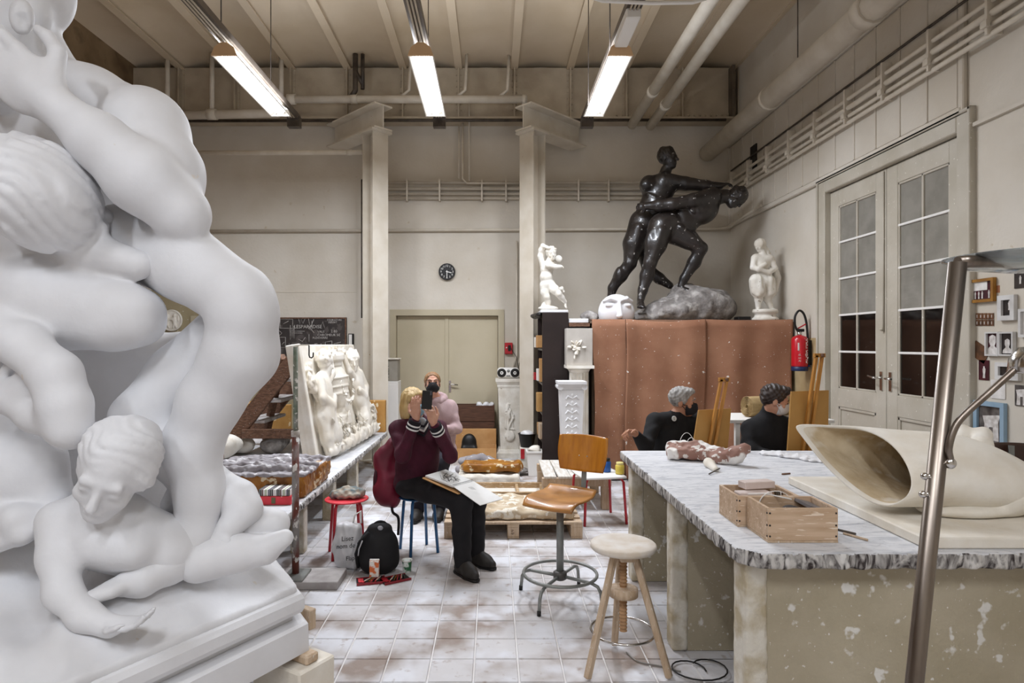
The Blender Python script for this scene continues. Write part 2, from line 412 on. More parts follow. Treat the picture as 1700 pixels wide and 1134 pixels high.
def head(S, c, fwd, up, h, k=0.012, ears=True, neck=None, mouth=True):
    """anatomical head, c = centre between the ears, h = chin-to-crown"""
    c = Vector(c); r, f, u = basis(fwd, up); P = lambda x, y, z: c + (r * x + f * y + u * z) * h; ax = (r, f, u)
    S.ell(P(0, -.03, .13), (.325 * h, .40 * h, .365 * h), ax, k)
    S.ell(P(0, .11, -.12), (.265 * h, .285 * h, .37 * h), ax, k * 2)
    S.ell(P(0, .24, -.39), (.13 * h, .13 * h, .10 * h), ax, k * 2)
    S.cap(P(-.16, .345, .09), P(.16, .345, .09), .055 * h, None, k)
    for sx in (-1, 1):
        S.ell(P(sx * .15, .455, -.005), (.085 * h, .065 * h, .05 * h), ax, k, sub=True)
        S.ell(P(sx * .145, .325, -.005), (.07 * h, .065 * h, .055 * h), ax, k * .3)
        S.ell(P(sx * .17, .26, -.14), (.10 * h, .09 * h, .10 * h), ax, k)
        if ears: S.ell(P(sx * .325, -.02, -.04), (.035 * h, .085 * h, .135 * h), ax, k * .5)
    S.cap(P(0, .37, .06), P(0, .47, -.13), .035 * h, .06 * h, k * .6)
    if mouth:
        S.cap(P(-.085, .365, -.235), P(.085, .365, -.235), .026 * h, None, k * .4)
        S.cap(P(-.07, .36, -.29), P(.07, .36, -.29), .03 * h, None, k * .4)
    if neck is not None: S.cap(P(0, -.06, -.25), neck, .2 * h, .23 * h, k * 2)
    return P
def hand(S, w, d, n, L, side=1, curl=0.5, k=0.006, spread=0.10, curls=None):
    """w wrist, d pointing to the knuckles, n palm normal (palm side), L hand length, side: +1 thumb on d x n side"""
    d = nrmz(d); n = Vector(n); n = (n - d * n.dot(d)).normalized(); t = d.cross(n) * side
    w = Vector(w)
    pc = w + d * (.27 * L)
    S.ell(pc, (.30 * L, .23 * L, .095 * L), (d, t, n), k * 2)
    S.cap(w, w + d * .2 * L, .12 * L, .13 * L, k * 3)
    lens = (.42, .47, .44, .35); offs = (.165, .055, -.055, -.16)
    for i in range(4):
        cu = curls[i] if curls else curl
        p = w + d * (.47 * L) + t * (offs[i] * L); dirv = (d + t * (offs[i] * spread * 4)).normalized()
        r = .055 * L * (.88 if i == 3 else 1); ang = 0
        S.cap(w + d * .25 * L + t * (offs[i] * .7 * L), p, r * 1.25, r * 1.05, k)
        for j, fr in enumerate((.45, .32, .23)):
            ang += cu * (0.9, 1.1, .8)[j]
            q = p + (dirv * math.cos(ang) + n * math.sin(ang)) * lens[i] * fr * L
            S.cap(p, q, r, r * .92, k); p = q; r *= .92
    p = w + d * .12 * L + t * .14 * L; r = .075 * L
    dv = (d * .62 + t * .75 + n * .25).normalized()
    q = p + dv * .26 * L; S.cap(p, q, r, r * .85, k * 2)
    q2 = q + (d * .9 + t * .25 + n * (.25 + .3 * curl)).normalized() * .19 * L; S.cap(q, q2, r * .8, r * .7, k)
    q3 = q2 + (d * .9 + n * (.2 + .5 * curl)).normalized() * .14 * L; S.cap(q2, q3, r * .7, r * .55, k)
def foot(S, ankle, d, L, k=0.012, up=(0, 0, 1), toes=True):
    d = nrmz(d); a = Vector(ankle); u = Vector(up); t = d.cross(u).normalized()
    S.ell(a - d * .12 * L - u * .14 * L, (.17 * L, .15 * L, .15 * L), (d, t, u), k)
    S.chain([a, a + d * .35 * L - u * .13 * L, a + d * .62 * L - u * .2 * L], [.15 * L, .15 * L, .11 * L], k)
    S.ell(a + d * .5 * L - u * .21 * L, (.3 * L, .19 * L, .08 * L), (d, t, u), k)
    if toes:
        for i in range(5):
            o = (-.15 + .075 * i) * L
            p = a + d * (.68 - .035 * abs(i - 1)) * L - u * .23 * L + t * o
            S.cap(p, p + d * .13 * L, .05 * L, .042 * L, k * .4)
# ================================================================== ROOM
YB, XR, XL, YF, ZC = 9.85, 3.74, -5.52, -3.6, 5.9
st = dict(kind='structure')
# floor: grout bed + single tiles
floor = MB().box((XL - .2, YF - .2, -.12), (XR + .2, YB + .2, -.006)).build('floor', 'grout', kind='structure')
T = 0.23; X0 = .1327
def tile_mesh(seed):
    rnd = random.Random(seed); m = MB(); g = .0035; h = T / 2 - g
    z = [rnd.uniform(-.0012, .0012) for _ in range(4)]
    b = .004
    top = [(-h + b, -h + b, z[0]), (h - b, -h + b, z[1]), (h - b, h - b, z[2]), (-h + b, h - b, z[3])]
    bot = [(-h, -h, -.006), (h, -h, -.006), (h, h, -.006), (-h, h, -.006)]
    m.add(top + bot, [(0, 1, 2, 3), (4, 5, 1, 0), (5, 6, 2, 1), (6, 7, 3, 2), (7, 4, 0, 3)])
    me = bpy.data.meshes.new('floor_tile'); me.from_pydata(m.v, [], m.f); me.materials.append(M['tile']); return me
tms = [tile_mesh(i) for i in range(6)]
def vis_tile(x, y):
    if y < 3.05 or y > 9.7: return 0
    px = VX + x / y * F; py = VY + HC / y * F
    if not (-20 < px < 1720 and py < 1160): return 0
    lim = 480 + (0 if y < 4.4 else 60)
    if px < lim and y < 6: return 0
    if x > .95 + .02 and y < 4.6: return 0
    if x > 1.25 or x < -1.6: return 0
    return 1.0 / (y * y * y)
cells = []
for i in range(-26, 17):
    for j in range(-16, 44):
        x = X0 + (i + .5) * T; y = .12 + (j + .5) * T
        if XL < x < XR and YF < y < YB: cells.append((vis_tile(x, y), x, y))
cells.sort(reverse=True)
rest = MB()
for n, (v, x, y) in enumerate(cells):
    if n < 300 and v > 0:
        o = bpy.data.objects.new('floor_tile', tms[n % 6]); COL.objects.link(o); o.parent = floor; o.location = (x, y, 0); o.rotation_euler.z = (n * 7 % 4) * PI / 2
    else:
        h = T / 2 - .0035
        rest.add([(x - h, y - h, -.001), (x + h, y - h, -.001), (x + h, y + h, -.001), (x - h, y + h, -.001)], [(0, 1, 2, 3)])
rest.build('floor_tiles', 'tile', floor, kind='stuff')

# ceiling: shallow brick vaults between steel joists
ceiling = MB().box((XL - .2, YF - .2, ZC + .16), (XR + .2, YB + .2, ZC + .3)).build('ceiling', 'ceil', kind='structure')
SP = 0.852; xs = [XR - SP * k for k in range(0, 12)]
for k in range(11):
    xa, xb = xs[k + 1], xs[k]; m = MB(); n = 10; pts = []
    for i in range(n + 1):
        t = i / n; pts.append((xa + (xb - xa) * t, ZC + .02 + .11 * (1 - (2 * t - 1) ** 2)))
    vs = [(x, YF, z) for x, z in pts] + [(x, YB, z) for x, z in pts]
    m.add(vs, [(i + 1, i, n + 1 + i, n + 2 + i) for i in range(n)], True)
    m.build('vault', 'ceil', ceiling)
for x in xs:
    m = MB(); m.box((x - .055, YF, ZC - .012), (x + .055, YB - .2, ZC + .006)); m.box((x - .01, YF, ZC + .006), (x + .01, YB - .2, ZC + .17))
    m.build('ceiling_joist', 'ceil', ceiling)

# back wall with doorway
DX0, DX1, DZ = -1.595, .16, 2.2
m = MB()
m.box((XL - .2, YB, 0), (DX0, YB + .25, 6.2)); m.box((DX1, YB, 0), (XR + .2, YB + .25, 6.2)); m.box((DX0, YB, DZ), (DX1, YB + .25, 6.2))
wall_back = m.build('wall_back', 'wall', kind='structure')
MB().box((XL, YB - .012, 0), (DX0 - .35, YB, 1.25)).build('dado', 'wall_low', wall_back)
MB().box((-5.5, YB - .035, 0), (-4.02, YB, 2.52)).build('partition', 'wall_low', wall_back)
for z, x0, x1 in ((2.49, -4.0, -2.15),):
    MB().box((x0, YB - .006, z), (x1, YB, z + .012)).build('seam_strip', 'steel', wall_back)
# door 1
d1 = empty('door_1', ((DX0 + DX1) / 2, YB, 0), kind='structure')
m = MB(); fw = .075
m.box((DX0 - .02, YB - .02, 0), (DX0 + fw, YB + .12, DZ + .02)); m.box((DX1 - fw, YB - .02, 0), (DX1 + .02, YB + .12, DZ + .02)); m.box((DX0 + fw, YB - .02, DZ - fw), (DX1 - fw, YB + .12, DZ + .02))
m.build('door_frame', 'door', d1)
xm = DX0 + fw + (DX1 - DX0 - 2 * fw) * .505
MB().box((DX0 + fw + .004, YB + .075, .01), (xm - .004, YB + .12, DZ - fw - .004), .004).build('door_leaf', 'door', d1)
MB().box((xm + .004, YB + .075, .01), (DX1 - fw - .004, YB + .12, DZ - fw - .004), .004).build('door_leaf', 'door', d1)
MB().box((xm - .05, YB + .058, .01), (xm + .012, YB + .075, DZ - fw - .004), .004).build('cover_strip', 'door', d1)
hz = HC - (638 - VY) / F * 9.85
m = MB(); m.box((xm + .015, YB + .068, hz - .13), (xm + .05, YB + .076, hz + .05)); m.tube([(xm + .03, YB + .07, hz), (xm + .03, YB + .02, hz), (xm + .06, YB + .012, hz), (xm + .16, YB + .012, hz - .012)], .011, 8)
m.build('door_handle', 'chrome', d1)
# left doorway, mostly hidden behind the white sculpture
d3 = empty('door_3', (-4.55, YB, 0), kind='structure')
m = MB(); x0 = (319 - VX) / F * 9.8
m.box((x0 - .02, YB - .06, 0), (x0 + .07, YB - .03, 2.12)); m.box((x0 + .07, YB - .06, 2.03), (x0 + .5, YB - .03, 2.12)); m.box((x0 + .5, YB - .06, 0), (x0 + .58, YB - .03, 2.12))
m.build('door_frame', 'door', d3)
MB().box((x0 + .07, YB - .045, 0), (x0 + .5, YB - .036, 2.03)).build('door_leaf', pm('dark_doorway', '#4a4034', '#3a3026', scale=3), d3)

# left wall: stained concrete; front wall behind the camera
MB().box((XL - .25, YF - .2, 0), (XL, YB, 6.2)).build('wall_left', 'wall_brown', kind='structure')
MB().box((XL - .2, YF - .25, 0), (XR + .2, YF, 6.2)).build('wall_front', 'wall', kind='structure')
# right wall with tall double door
RY0, RY1, RZ = 4.98, 7.03, 3.40
m = MB(); m.box((XR, YF - .2, 0), (XR + .25, RY0, 6.2)); m.box((XR, RY1, 0), (XR + .25, YB + .2, 6.2)); m.box((XR, RY0, RZ), (XR + .25, RY1, 6.2))
wall_right = m.build('wall_right', 'wall', kind='structure')
MB().box((XR - .006, 7.12, 0), (XR, 7.9, 1.75)).build('dado', pm('ochre_dado', '#b8a37c', '#a8926a', scale=4, rough=.7), wall_right)
d2 = empty('door_2', (XR, (RY0 + RY1) / 2, 0), kind='structure')
m = MB()
for y0, y1, z0, z1 in ((RY0 - .10, RY0 + .03, 0, RZ + .1), (RY1 - .03, RY1 + .10, 0, RZ + .1), (RY0 + .03, RY1 - .03, RZ - .03, RZ + .1)):
    m.box((XR - .035, y0, z0), (XR + .14, y1, z1), .008)
for y0, y1, z0, z1 in ((RY0 - .13, RY0 - .10, 0, RZ + .13), (RY1 + .10, RY1 + .13, 0, RZ + .13), (RY0 - .13, RY1 + .13, RZ + .10, RZ + .13)):
    m.box((XR - .05, y0, z0), (XR + .02, y1, z1), .006)
m.build('door_frame', 'oldpaint', d2)
glass_dark = pm('night_glass', '#0c0a09', '#191310', scale=6, rough=0.06, spot='#8f877e', spot_scale=46, spot_th=0.74, spec=0.6)
def wire_glass():
    m_ = pm('wired_glass', '#918d84', '#827e75', scale=5, rough=0.22, spot='#98938a', spot_scale=60, spot_th=.7)
    nt = m_.node_tree; w = nt.nodes.new('ShaderNodeTexWave'); w.inputs['Scale'].default_value = 7; w.inputs['Distortion'].default_value = 6; w.bands_direction = 'Z'
    g = nt.nodes.new('ShaderNodeNewGeometry'); nt.links.new(g.outputs['Position'], w.inputs['Vector'])
    b = nt.nodes.new('ShaderNodeBump'); b.inputs['Strength'].default_value = .35; nt.links.new(w.outputs['Fac'], b.inputs['Height']); nt.links.new(b.outputs[0], nt.nodes['Principled BSDF'].inputs['Normal'])
    return m_
wglass = wire_glass()
ym = 6.0
for (y0, y1, hinge) in ((RY0 + .035, ym - .004, 0), (ym + .004, RY1 - .035, 1)):
    leaf = MB(); sw = .16; zb, zt = 1.20, 3.18
    X0l, X1l = XR + .03, XR + .08
    leaf.box((X0l, y0, .02), (X1l, y0 + sw, RZ - .04), .004); leaf.box((X0l, y1 - sw, .02), (X1l, y1, RZ - .04), .004)
    leaf.box((X0l, y0 + sw, zt), (X1l, y1 - sw, RZ - .04), .004); leaf.box((X0l, y0 + sw, 1.0), (X1l, y1 - sw, zb), .004); leaf.box((X0l, y0 + sw, .02), (X1l, y1 - sw, .25), .004)
    lf = leaf.build('door_leaf', 'oldpaint', d2)
    MB().box((X0l + .02, y0 + sw - .005, .24), (X1l - .005, y1 - sw + .005, 1.01)).build('lower_panel', 'oldpaint', lf)
    m = MB(); 
    for a in ((y0 + sw, y0 + sw + .03, .25, 1.0), (y1 - sw - .03, y1 - sw, .25, 1.0), (y0 + sw, y1 - sw, .97, 1.0), (y0 + sw, y1 - sw, .25, .28)): m.box((X0l + .004, a[0], a[2]), (X0l + .03, a[1], a[3]), .005)
    m.build('panel_moulding', 'oldpaint', lf)
    m = MB()
    for a in ((y0 + sw, y0 + sw + .02, zb, zt), (y1 - sw - .02, y1 - sw, zb, zt), (y0 + sw, y1 - sw, zt - .02, zt), (y0 + sw, y1 - sw, zb, zb + .02)): m.box((X0l + .006, a[0], a[2]), (X0l + .04, a[1], a[3]), .004)
    m.build('glazing_bead', 'oldpaint', lf)
    ymid = (y0 + y1) / 2; nr = 5; hh = (zt - zb) / nr
    for i in range(1, nr): MB().box((X0l + .004, y0 + sw, zb + hh * i - .011), (X0l + .04, y1 - sw, zb + hh * i + .011), .003).build('glazing_bar', 'white', lf)
    MB().box((X0l + .006, ymid - .012, zb), (X0l + .04, ymid + .012, zt), .003).build('glazing_bar', 'oldpaint', lf)
    for i in range(nr):
        for (ya, yb) in ((y0 + sw, ymid), (ymid, y1 - sw)):
            MB().box((X0l + .02, ya + .003, zb + hh * i + .003), (X0l + .026, yb - .003, zb + hh * (i + 1) - .003)).build('pane', glass_dark if i < 2 else wglass, lf)
hz = 1.68 - (628 - VY) / F * 6.0
m = MB()
for s in (-1, 1):
    y = ym + s * .07
    m.box((XR + .02, y - .02, hz - .12), (XR + .032, y + .02, hz + .06)); m.tube([(XR + .03, y, hz), (XR - .03, y, hz), (XR - .04, y + s * .03, hz), (XR - .04, y + s * .11, hz + (.015 if s > 0 else -.0))], .010, 8)
m.build('door_handle', 'chrome', d2)
m = MB(); m.tube([(XR + .022, ym + .03, 1.8), (XR + .022, ym + .03, 3.34)], .008, 8); m.sphere((XR + .01, ym + .04, 1.82), .018); m.build('espagnolette_rod', 'oldpaint', d2)
for z in (.5, 2.2, 3.1): 
    MB().tube([(XR - .01, RY1 - .02, z - .06), (XR - .01, RY1 - .02, z + .06)], .012, 8).build('hinge', 'oldpaint', d2)

# board frieze above the door: single boards with cover battens, moulding below, ledge above
trim1 = MB().box((XR - .015, 4.99, 3.55), (XR, YB, 4.78)).build('trim_1', 'wall', kind='structure')
MB().box((XR - .05, 4.95, 3.50), (XR, YB, 3.56), .01).build('lower_moulding', 'wall', trim1)
MB().box((XR - .05, 4.95, 4.76), (XR, YB, 4.82), .01).build('upper_moulding', 'wall', trim1)
MB().box((XR - .04, 4.93, 3.5), (XR, 4.99, 4.82), .008).build('end_moulding', 'wall', trim1)
y = 5.0
while y < 9.8:
    y2 = min(y + .36, 9.84)
    MB().box((XR - .025, y + .012, 3.57), (XR - .012, y2 - .012, 4.75), .004).build('board', 'wall', trim1)
    MB().box((XR - .036, y2 - .014, 3.57), (XR - .012, y2 + .014, 4.75), .004).build('batten', 'wall', trim1); y = y2
for (px, z0, z1, w) in ((1255, 4.12, 4.50, .2), (1463, 4.83, 5.03, .38)):
    D = 3.74 * F / (px - VX); MB().box((XR - .042, D - w / 2, z0), (XR - .02, D + w / 2, z1)).build('vent_opening', 'black', trim1)
trim2 = MB().box((XR - .03, YF, 3.36), (XR, 4.85, 3.39)).build('trim_2', 'wall', kind='structure')

# riveted girder along the back wall
gy = 9.62; g = MB()
g.box((XL, gy, 5.12), (XR, gy + .03, ZC + .02)); girder = g.build('trim_3', 'girder', kind='structure')
MB().box((XL, gy - .12, 5.10), (XR, gy + .22, 5.13)).build('flange', 'girder', girder)
MB().box((XL, gy - .015, 5.13), (XR, gy, 5.22)).build('flange_angle', 'girder', girder)
for x in xs:
    MB().box((x - .012, gy - .10, 5.13), (x + .012, gy, ZC)).build('stiffener', 'girder', girder)
    MB().box((x - .05, gy - .012, 5.13), (x + .05, gy, ZC)).build('stiffener_angle', 'girder', girder)
rv = MB()
for x in np.arange(1.9, XR - .05, .085): rv.sphere((x, gy - .018, 5.18), .014, 6, 4)
for x in xs[1:]:
    for z in np.arange(5.26, 5.9, .09):
        for s in (-1, 1): rv.sphere((x + s * .035, gy - .014, z), .011, 6, 4)
rv.build('rivets', 'girder', girder, kind='stuff')
MB().box((3.62, gy - .16, 5.13), (3.66, gy, ZC)).build('end_post', pm('dark_girder', '#6f6354', '#5a4f43', scale=5), girder)

# steel columns with diagonal brackets
def column(xc, yc, ang, px_label, label):
    e = empty('steel_column', (xc, yc, 0), label, 'column', 'steel columns before the back wall')
    r = rotz(ang); H = 4.67
    def ob(m, x0, x1, y0, y1, z0, z1):
        c = r @ Vector(((x0 + x1) / 2, (y0 + y1) / 2, 0)); m.obox((xc + c.x, yc + c.y, (z0 + z1) / 2), ((x1 - x0) / 2, (y1 - y0) / 2, (z1 - z0) / 2), r)
    for nm, a in (('flange', (-.13, .13, -.13, -.112)), ('flange', (-.13, .13, .112, .13)), ('web', (-.006, .006, -.112, .112))):
        m = MB(); ob(m, *a, 0, H); m.build(nm, 'steel', e)
    m = MB(); ob(m, -.17, .17, -.17, .17, H, H + .03); m.build('cap_plate', 'steel', e)
    m = MB(); ob(m, -.17, .17, -.17, .17, 0, .025); m.build('base_plate', 'steel', e)
    L = 1.08
    for nm, a in (('bracket_flange', (-.15, .15, -.2, L, H + .03, H + .052)), ('bracket_flange', (-.15, .15, -.2, L, H + .36, H + .382)), ('bracket_web', (-.008, .008, -.2, L, H + .052, H + .36))):
        m = MB(); ob(m, *a); m.build(nm, 'steel', e)
    return e
column((623 - VX) / F * 8.95, 8.95, PI / 4, 623, 'cream steel column with angled bracket, beside the chalkboard')
column((884 - VX) / F * 8.95, 8.95, -PI / 4, 884, 'cream steel column with angled bracket, behind the dark bookcase')

# pipes and conduits (each a thing)
def pipe(pts, r, label, mat='pipe', name='pipe', collars=(), group=None, seg=12):
    e = empty(name, Vector(pts[0]), label, 'pipe', group)
    MB().tube(pts, r, seg).build('tube', mat, e)
    for i, (c, d, ln, rr) in enumerate(collars):
        c = Vector(c); d = Vector(d).normalized(); MB().tube([c - d * ln / 2, c + d * ln / 2], rr, seg).build('collar', mat, e)
    return e
pipe([(3.36, 9.8, 4.66), (3.36, -3.4, 4.66)], .13, 'thick cream duct pipe running high along the right wall', name='duct_pipe', collars=[((3.36, 7.6, 4.66), (0, 1, 0), .07, .142), ((3.36, 5.6, 4.66), (0, 1, 0), .14, .15)])
pipe([(3.36, 6.9, 4.79), (3.36, 6.9, 5.95)], .006, 'thin hanger rod holding the thick duct pipe', 'dark_pipe', 'hanger_rod')
pipe([(2.12, 9.55, 5.02), (2.12, -3.4, 5.02)], .07, 'left of two long cream ceiling pipes near the right wall', name='ceiling_pipe', collars=[((2.12, 8.3, 5.02), (0, 1, 0), .1, .08)])
pipe([(2.40, 9.55, 5.0), (2.40, -3.4, 5.0)], .07, 'right of two long cream ceiling pipes near the right wall', name='ceiling_pipe', collars=[((2.40, 8.7, 5.0), (0, 1, 0), .1, .08)])
D = 9.3
pipe([W(478, 165, D), W(875, 165, D)], .058, 'horizontal cream pipe between two lamps under the ceiling', name='ceiling_pipe', collars=[(W(484, 165, D), (1, 0, 0), .12, .075), (W(870, 165, D), (1, 0, 0), .06, .068), (W(588, 165, D), (1, 0, 0), .1, .068)])
pipe([W(240, 193, D), W(462, 188, D), W(474, 180, D), W(478, 165, D)], .065, 'horizontal cream pipe right behind the white sculpture shoulder', name='ceiling_pipe', collars=[(W(352, 190, D), (1, 0, 0), .14, .08)])
for px, top, bot, lab in ((352, 90, 190, 'vertical drop pipe above the left pipe collar'), (278, 90, 205, 'vertical drop pipe at the upper left corner'), (467, 90, 165, 'vertical drop pipe beside the left lamp end')):
    pipe([W(px, top, D), W(px, bot, D)], .035, lab, name='drop_pipe')
pipe([W(584, 160, D), W(590, 150, D), W(590, 90, D)], .04, 'black stub pipe rising from the ceiling pipe', 'dark_pipe', 'drop_pipe')
pipe([W(590, 118, D), W(602, 140, D)], .03, 'black diagonal stub pipe under the ceiling', 'dark_pipe', 'drop_pipe')
pipe([W(602, 148, D), W(602, 90, D)], .03, 'short black upright stub pipe under the ceiling', 'dark_pipe', 'drop_pipe')
for px, lab in ((679, 'angled drop pipe left of the middle lamp'), (772, 'angled drop pipe right of the middle lamp'), (842, 'angled drop pipe near the ceiling pipe end')):
    pipe([W(px - 12, 160, D), W(px, 150, D), W(px + 3, 90, D)], .024, lab, name='drop_pipe')
pipe([W(300, 254, 9.0), W(606, 253, 9.0)], .035, 'straight cream rail from the sculpture to the left column', name='rail_pipe', collars=[(W(580, 253, 9.0), (1, 0, 0), .07, .04)])
pipe([W(240, 201, 9.5), W(1205, 199, 9.5)], .022, 'dark conduit along the girder bottom flange', 'dark_pipe', 'conduit')
for i, (y, r, lab) in enumerate(((303, .02, 'topmost'), (313, .027, 'second from top'), (322, .018, 'third from top'), (329, .02, 'lowest'))):
    pipe([W(636, y, 9.78), W(1208, y, 9.78), (3.66, 9.74, W(1208, y, 9.78).z), (3.66, -3.4, W(1208, y, 9.78).z)], r, lab + ' conduit of the bundle turning along the right wall', name='conduit', group='conduit bundle')
for j, y in enumerate(np.arange(4.6, 9.6, .62)):
    m = MB(); m.box((3.62, y - .012, 3.95), (3.735, y + .012, 4.30)); m.box((3.60, y - .03, 4.0), (3.63, y + .03, 4.05)); m.build('pipe_clip', 'pipe', label='%s pipe clip on the right wall conduit bundle, counted from the near end' % ('first', 'second', 'third', 'fourth', 'fifth', 'sixth', 'seventh', 'eighth', 'ninth')[j], cat='pipe clip', group='pipe clips right wall')
for j, px in enumerate((676, 730, 800, 840, 960, 1010)):
    p = W(px, 316, 9.78); MB().box((p.x - .012, 9.74, p.z - .17), (p.x + .012, 9.845, p.z + .16)).build('pipe_clip', 'pipe', label='%s pipe clip on the back wall conduit bundle, counted from the left' % ('first', 'second', 'third', 'fourth', 'fifth', 'sixth')[j], cat='pipe clip', group='pipe clips back wall')
pipe([(3.69, 9.7, 4.36), (3.69, 4.2, 4.36)], .012, 'thin dark cable above the right wall conduits', 'dark_pipe', 'cable')
z = W(0, 380, 9.79).z
pipe([W(240, 384, 9.79), W(1190, 380, 9.79), W(1213, 377, 9.76), (3.69, 9.5, z + .05), (3.69, 8.6, z + .10)], .022, 'single conduit across the whole back wall above the clock', name='conduit')
pipe([W(768, 205, 9.7), W(768, 297, 9.7), W(775, 304, 9.75), W(862, 304, 9.75)], .016, 'conduit dropping from the girder then turning right', name='conduit')
pipe([W(762, 210, 9.7), W(762, 296, 9.7)], .012, 'thin vertical conduit beside the middle lamp', name='conduit')
pipe([W(779, 160, 9.55), W(779, 300, 9.7)], .012, 'long vertical rod beside the middle lamp', name='conduit')
for px, l in ((858, 'left'), (865, 'right')):
    pipe([W(px, 400, 9.8), W(px, 590, 9.8), W(px - 6, 612, 9.8)], .014, l + ' of two vertical conduits by the red wall box', name='conduit')
pipe([W(601, 298, 9.75), W(601, 528, 9.75)], .016, 'dark vertical conduit left of the left column', 'dark_pipe', 'conduit')
# white bent pipe at the very top of the picture
pipe([W(960, -12, 5.0), W(1000, 1, 5.0), W(1080, 5, 5.0), W(1150, 4, 5.0), W(1176, -4, 5.0)], .016, 'white bent pipe at the top edge above the right lamp', 'white', 'bent_pipe')

# ------------------------------------------------------------------ fluorescent lamps
tube_m = pm('lamp_tube', '#ffffff', emit='#fffaf2', estr=9.0)
refl_m = pm('lamp_reflector', '#f2f1ee', rough=0.25)
lens_end = pm('lamp_end', '#d8b48c', rough=0.5)
def lamp(x, y0, y1, label, housing=False, power=1.0, up=.28):
    z = 4.30; e = empty('fluorescent_lamp', (x, (y0 + y1) / 2, z), label, 'lamp', 'hanging fluorescent lamps')
    prof = [(-.115, 0), (-.07, .05), (-.045, .10), (.045, .10), (.07, .05), (.115, 0), (.105, 0), (.06, .045), (.04, .09), (-.04, .09), (-.06, .045), (-.105, 0)]
    MB().prism([(x + a, y0, z + b) for a, b in prof], (0, y1 - y0, 0)).build('reflector', refl_m, e)
    for yy in (y0 - .02, y1): MB().prism([(x + a * 1.02, yy, z + b) for a, b in ((-.115, -.002), (-.085, .075), (-.03, .115), (.03, .115), (.085, .075), (.115, -.002))], (0, .02, 0)).build('end_cap', lens_end if yy < y0 else refl_m, e)
    for s in (-1, 1):
        MB().tube([(x + s * .04, y0 + .04, z + .035), (x + s * .04, y1 - .04, z + .035)], .019, 8).build('tube', tube_m, e)
        for ya, yb in ((y1 - .05, y1 - .01), (y0 + .01, y0 + .05)): MB().box((x + s * .04 - .012, ya, z + .02), (x + s * .04 + .012, yb, z + .09)).build('tube_holder', 'white', e)
    ld = bpy.data.lights.new('lamp_light', 'AREA'); ld.shape = 'RECTANGLE'; ld.size = .19; ld.size_y = (y1 - y0) * .95; ld.energy = LAMP_W * power; ld.color = LAMP_COL
    lo = bpy.data.objects.new('lamp_light', ld); COL.objects.link(lo); lo.parent = e; lo.location = (0, 0, -.008)
    for sx_ in (-1, 1):                      # added uplights that brighten the ceiling, not part of the fixture
        lu = bpy.data.lights.new('added_uplight', 'AREA'); lu.shape = 'RECTANGLE'; lu.size = .05; lu.size_y = (y1 - y0) * .95; lu.energy = LAMP_W * up / 2; lu.color = LAMP_COL
        lq = bpy.data.objects.new('added_uplight', lu); COL.objects.link(lq); lq.parent = e; lq.location = (sx_ * .105, 0, .07); lq.rotation_euler = (PI, 0, 0)
    for yy in (y0 + .1, y1 - .1): MB().tube([(x - .075, yy, z + .06), (x - .075, yy, ZC)], .006, 6).build('suspension_wire', 'dark_pipe', e)
    if housing: MB().box((x - .06, y0 - .55, z + .06), (x + .06, y0 - .03, z + .16), .01).build('ballast_box', 'white', e)
tray_m = pm('cable_tray', '#6b6157', '#564c43', scale=6, rough=.45, metal=.4)
def tray(x, label):
    e = empty('cable_tray', (x, 3, 4.46), label, 'cable tray', 'cable trays over the lamps')
    for dx in (-.06, .06): MB().box((x + dx - .004, -3.4, 4.44), (x + dx + .004, 7.75, 4.50)).build('tray_side', tray_m, e)
    MB().box((x - .06, -3.4, 4.44), (x + .06, 7.75, 4.446)).build('tray_bottom', tray_m, e)
    for i, dx in enumerate((-.03, .0, .03)): MB().tube([(x + dx, -3.4, 4.43), (x + dx, 7.6, 4.43)], .010, 6).build('cable', 'girder', e)
    MB().box((x - .075, 7.66, 4.34), (x + .075, 7.75, 4.47)).build('end_bracket', 'dark_pipe', e)
LX = (-2.44, -.655, 1.16)
for x, nm in zip(LX, ('left', 'middle', 'right')):
    lamp(x, 5.7, 7.2, '%s of the three glowing fluorescent lamps hanging from the ceiling' % ({'left': 'leftmost', 'middle': 'middle', 'right': 'rightmost'}[nm]), nm == 'right')
    tray(x, '%s grey cable tray running above the fluorescent lamps' % {'left': 'leftmost', 'middle': 'middle', 'right': 'rightmost'}[nm])
for i, x in enumerate(LX):  # added row of assumed lamps over and behind the camera, all unseen
    lamp(x, -1.6, -.1, '%s added fluorescent lamp, unseen above the photographer' % ('left', 'middle', 'right')[i], power=.62)
# ================================================================== LARGE WHITE PLASTER GROUP (left)
SC = empty('plaster_sculpture', (-1.6, 2.6, 0), 'huge white plaster sculpture of entwined figures on a stepped plinth', 'sculpture')
# --- plinth: plan polygon, stepped mouldings
PC = Vector((-.81, 2.70)); 
plan = [PC, PC + Vector((-.515, -.857)) * .85, Vector((-1.65, 1.72)), Vector((-2.95, 1.72)), Vector((-2.95, 3.75)), PC + Vector((-.53, .848)) * 1.25]
cen = Vector((-1.9, 2.7))
def ring(off, z): return [Vector((*(p + (p - cen).normalized() * off), z)) for p in plan]
def loft(rings):
    m = MB(); n = len(rings[0])
    vs = [v for r in rings for v in r]; fs = []
    for i in range(len(rings) - 1):
        for k in range(n): fs.append((i * n + (k + 1) % n, i * n + k, (i + 1) * n + k, (i + 1) * n + (k + 1) % n))
    fs.append(tuple(range(n))); fs.append(tuple(reversed(range((len(rings) - 1) * n, len(rings) * n))))
    return m.add(vs, fs)
loft([ring(-.05, .62), ring(-.015, .605), ring(0, .585), ring(0, .545), ring(-.012, .525), ring(-.05, .51), ring(-.055, .49)]).build('upper_plinth', 'plaster', SC)
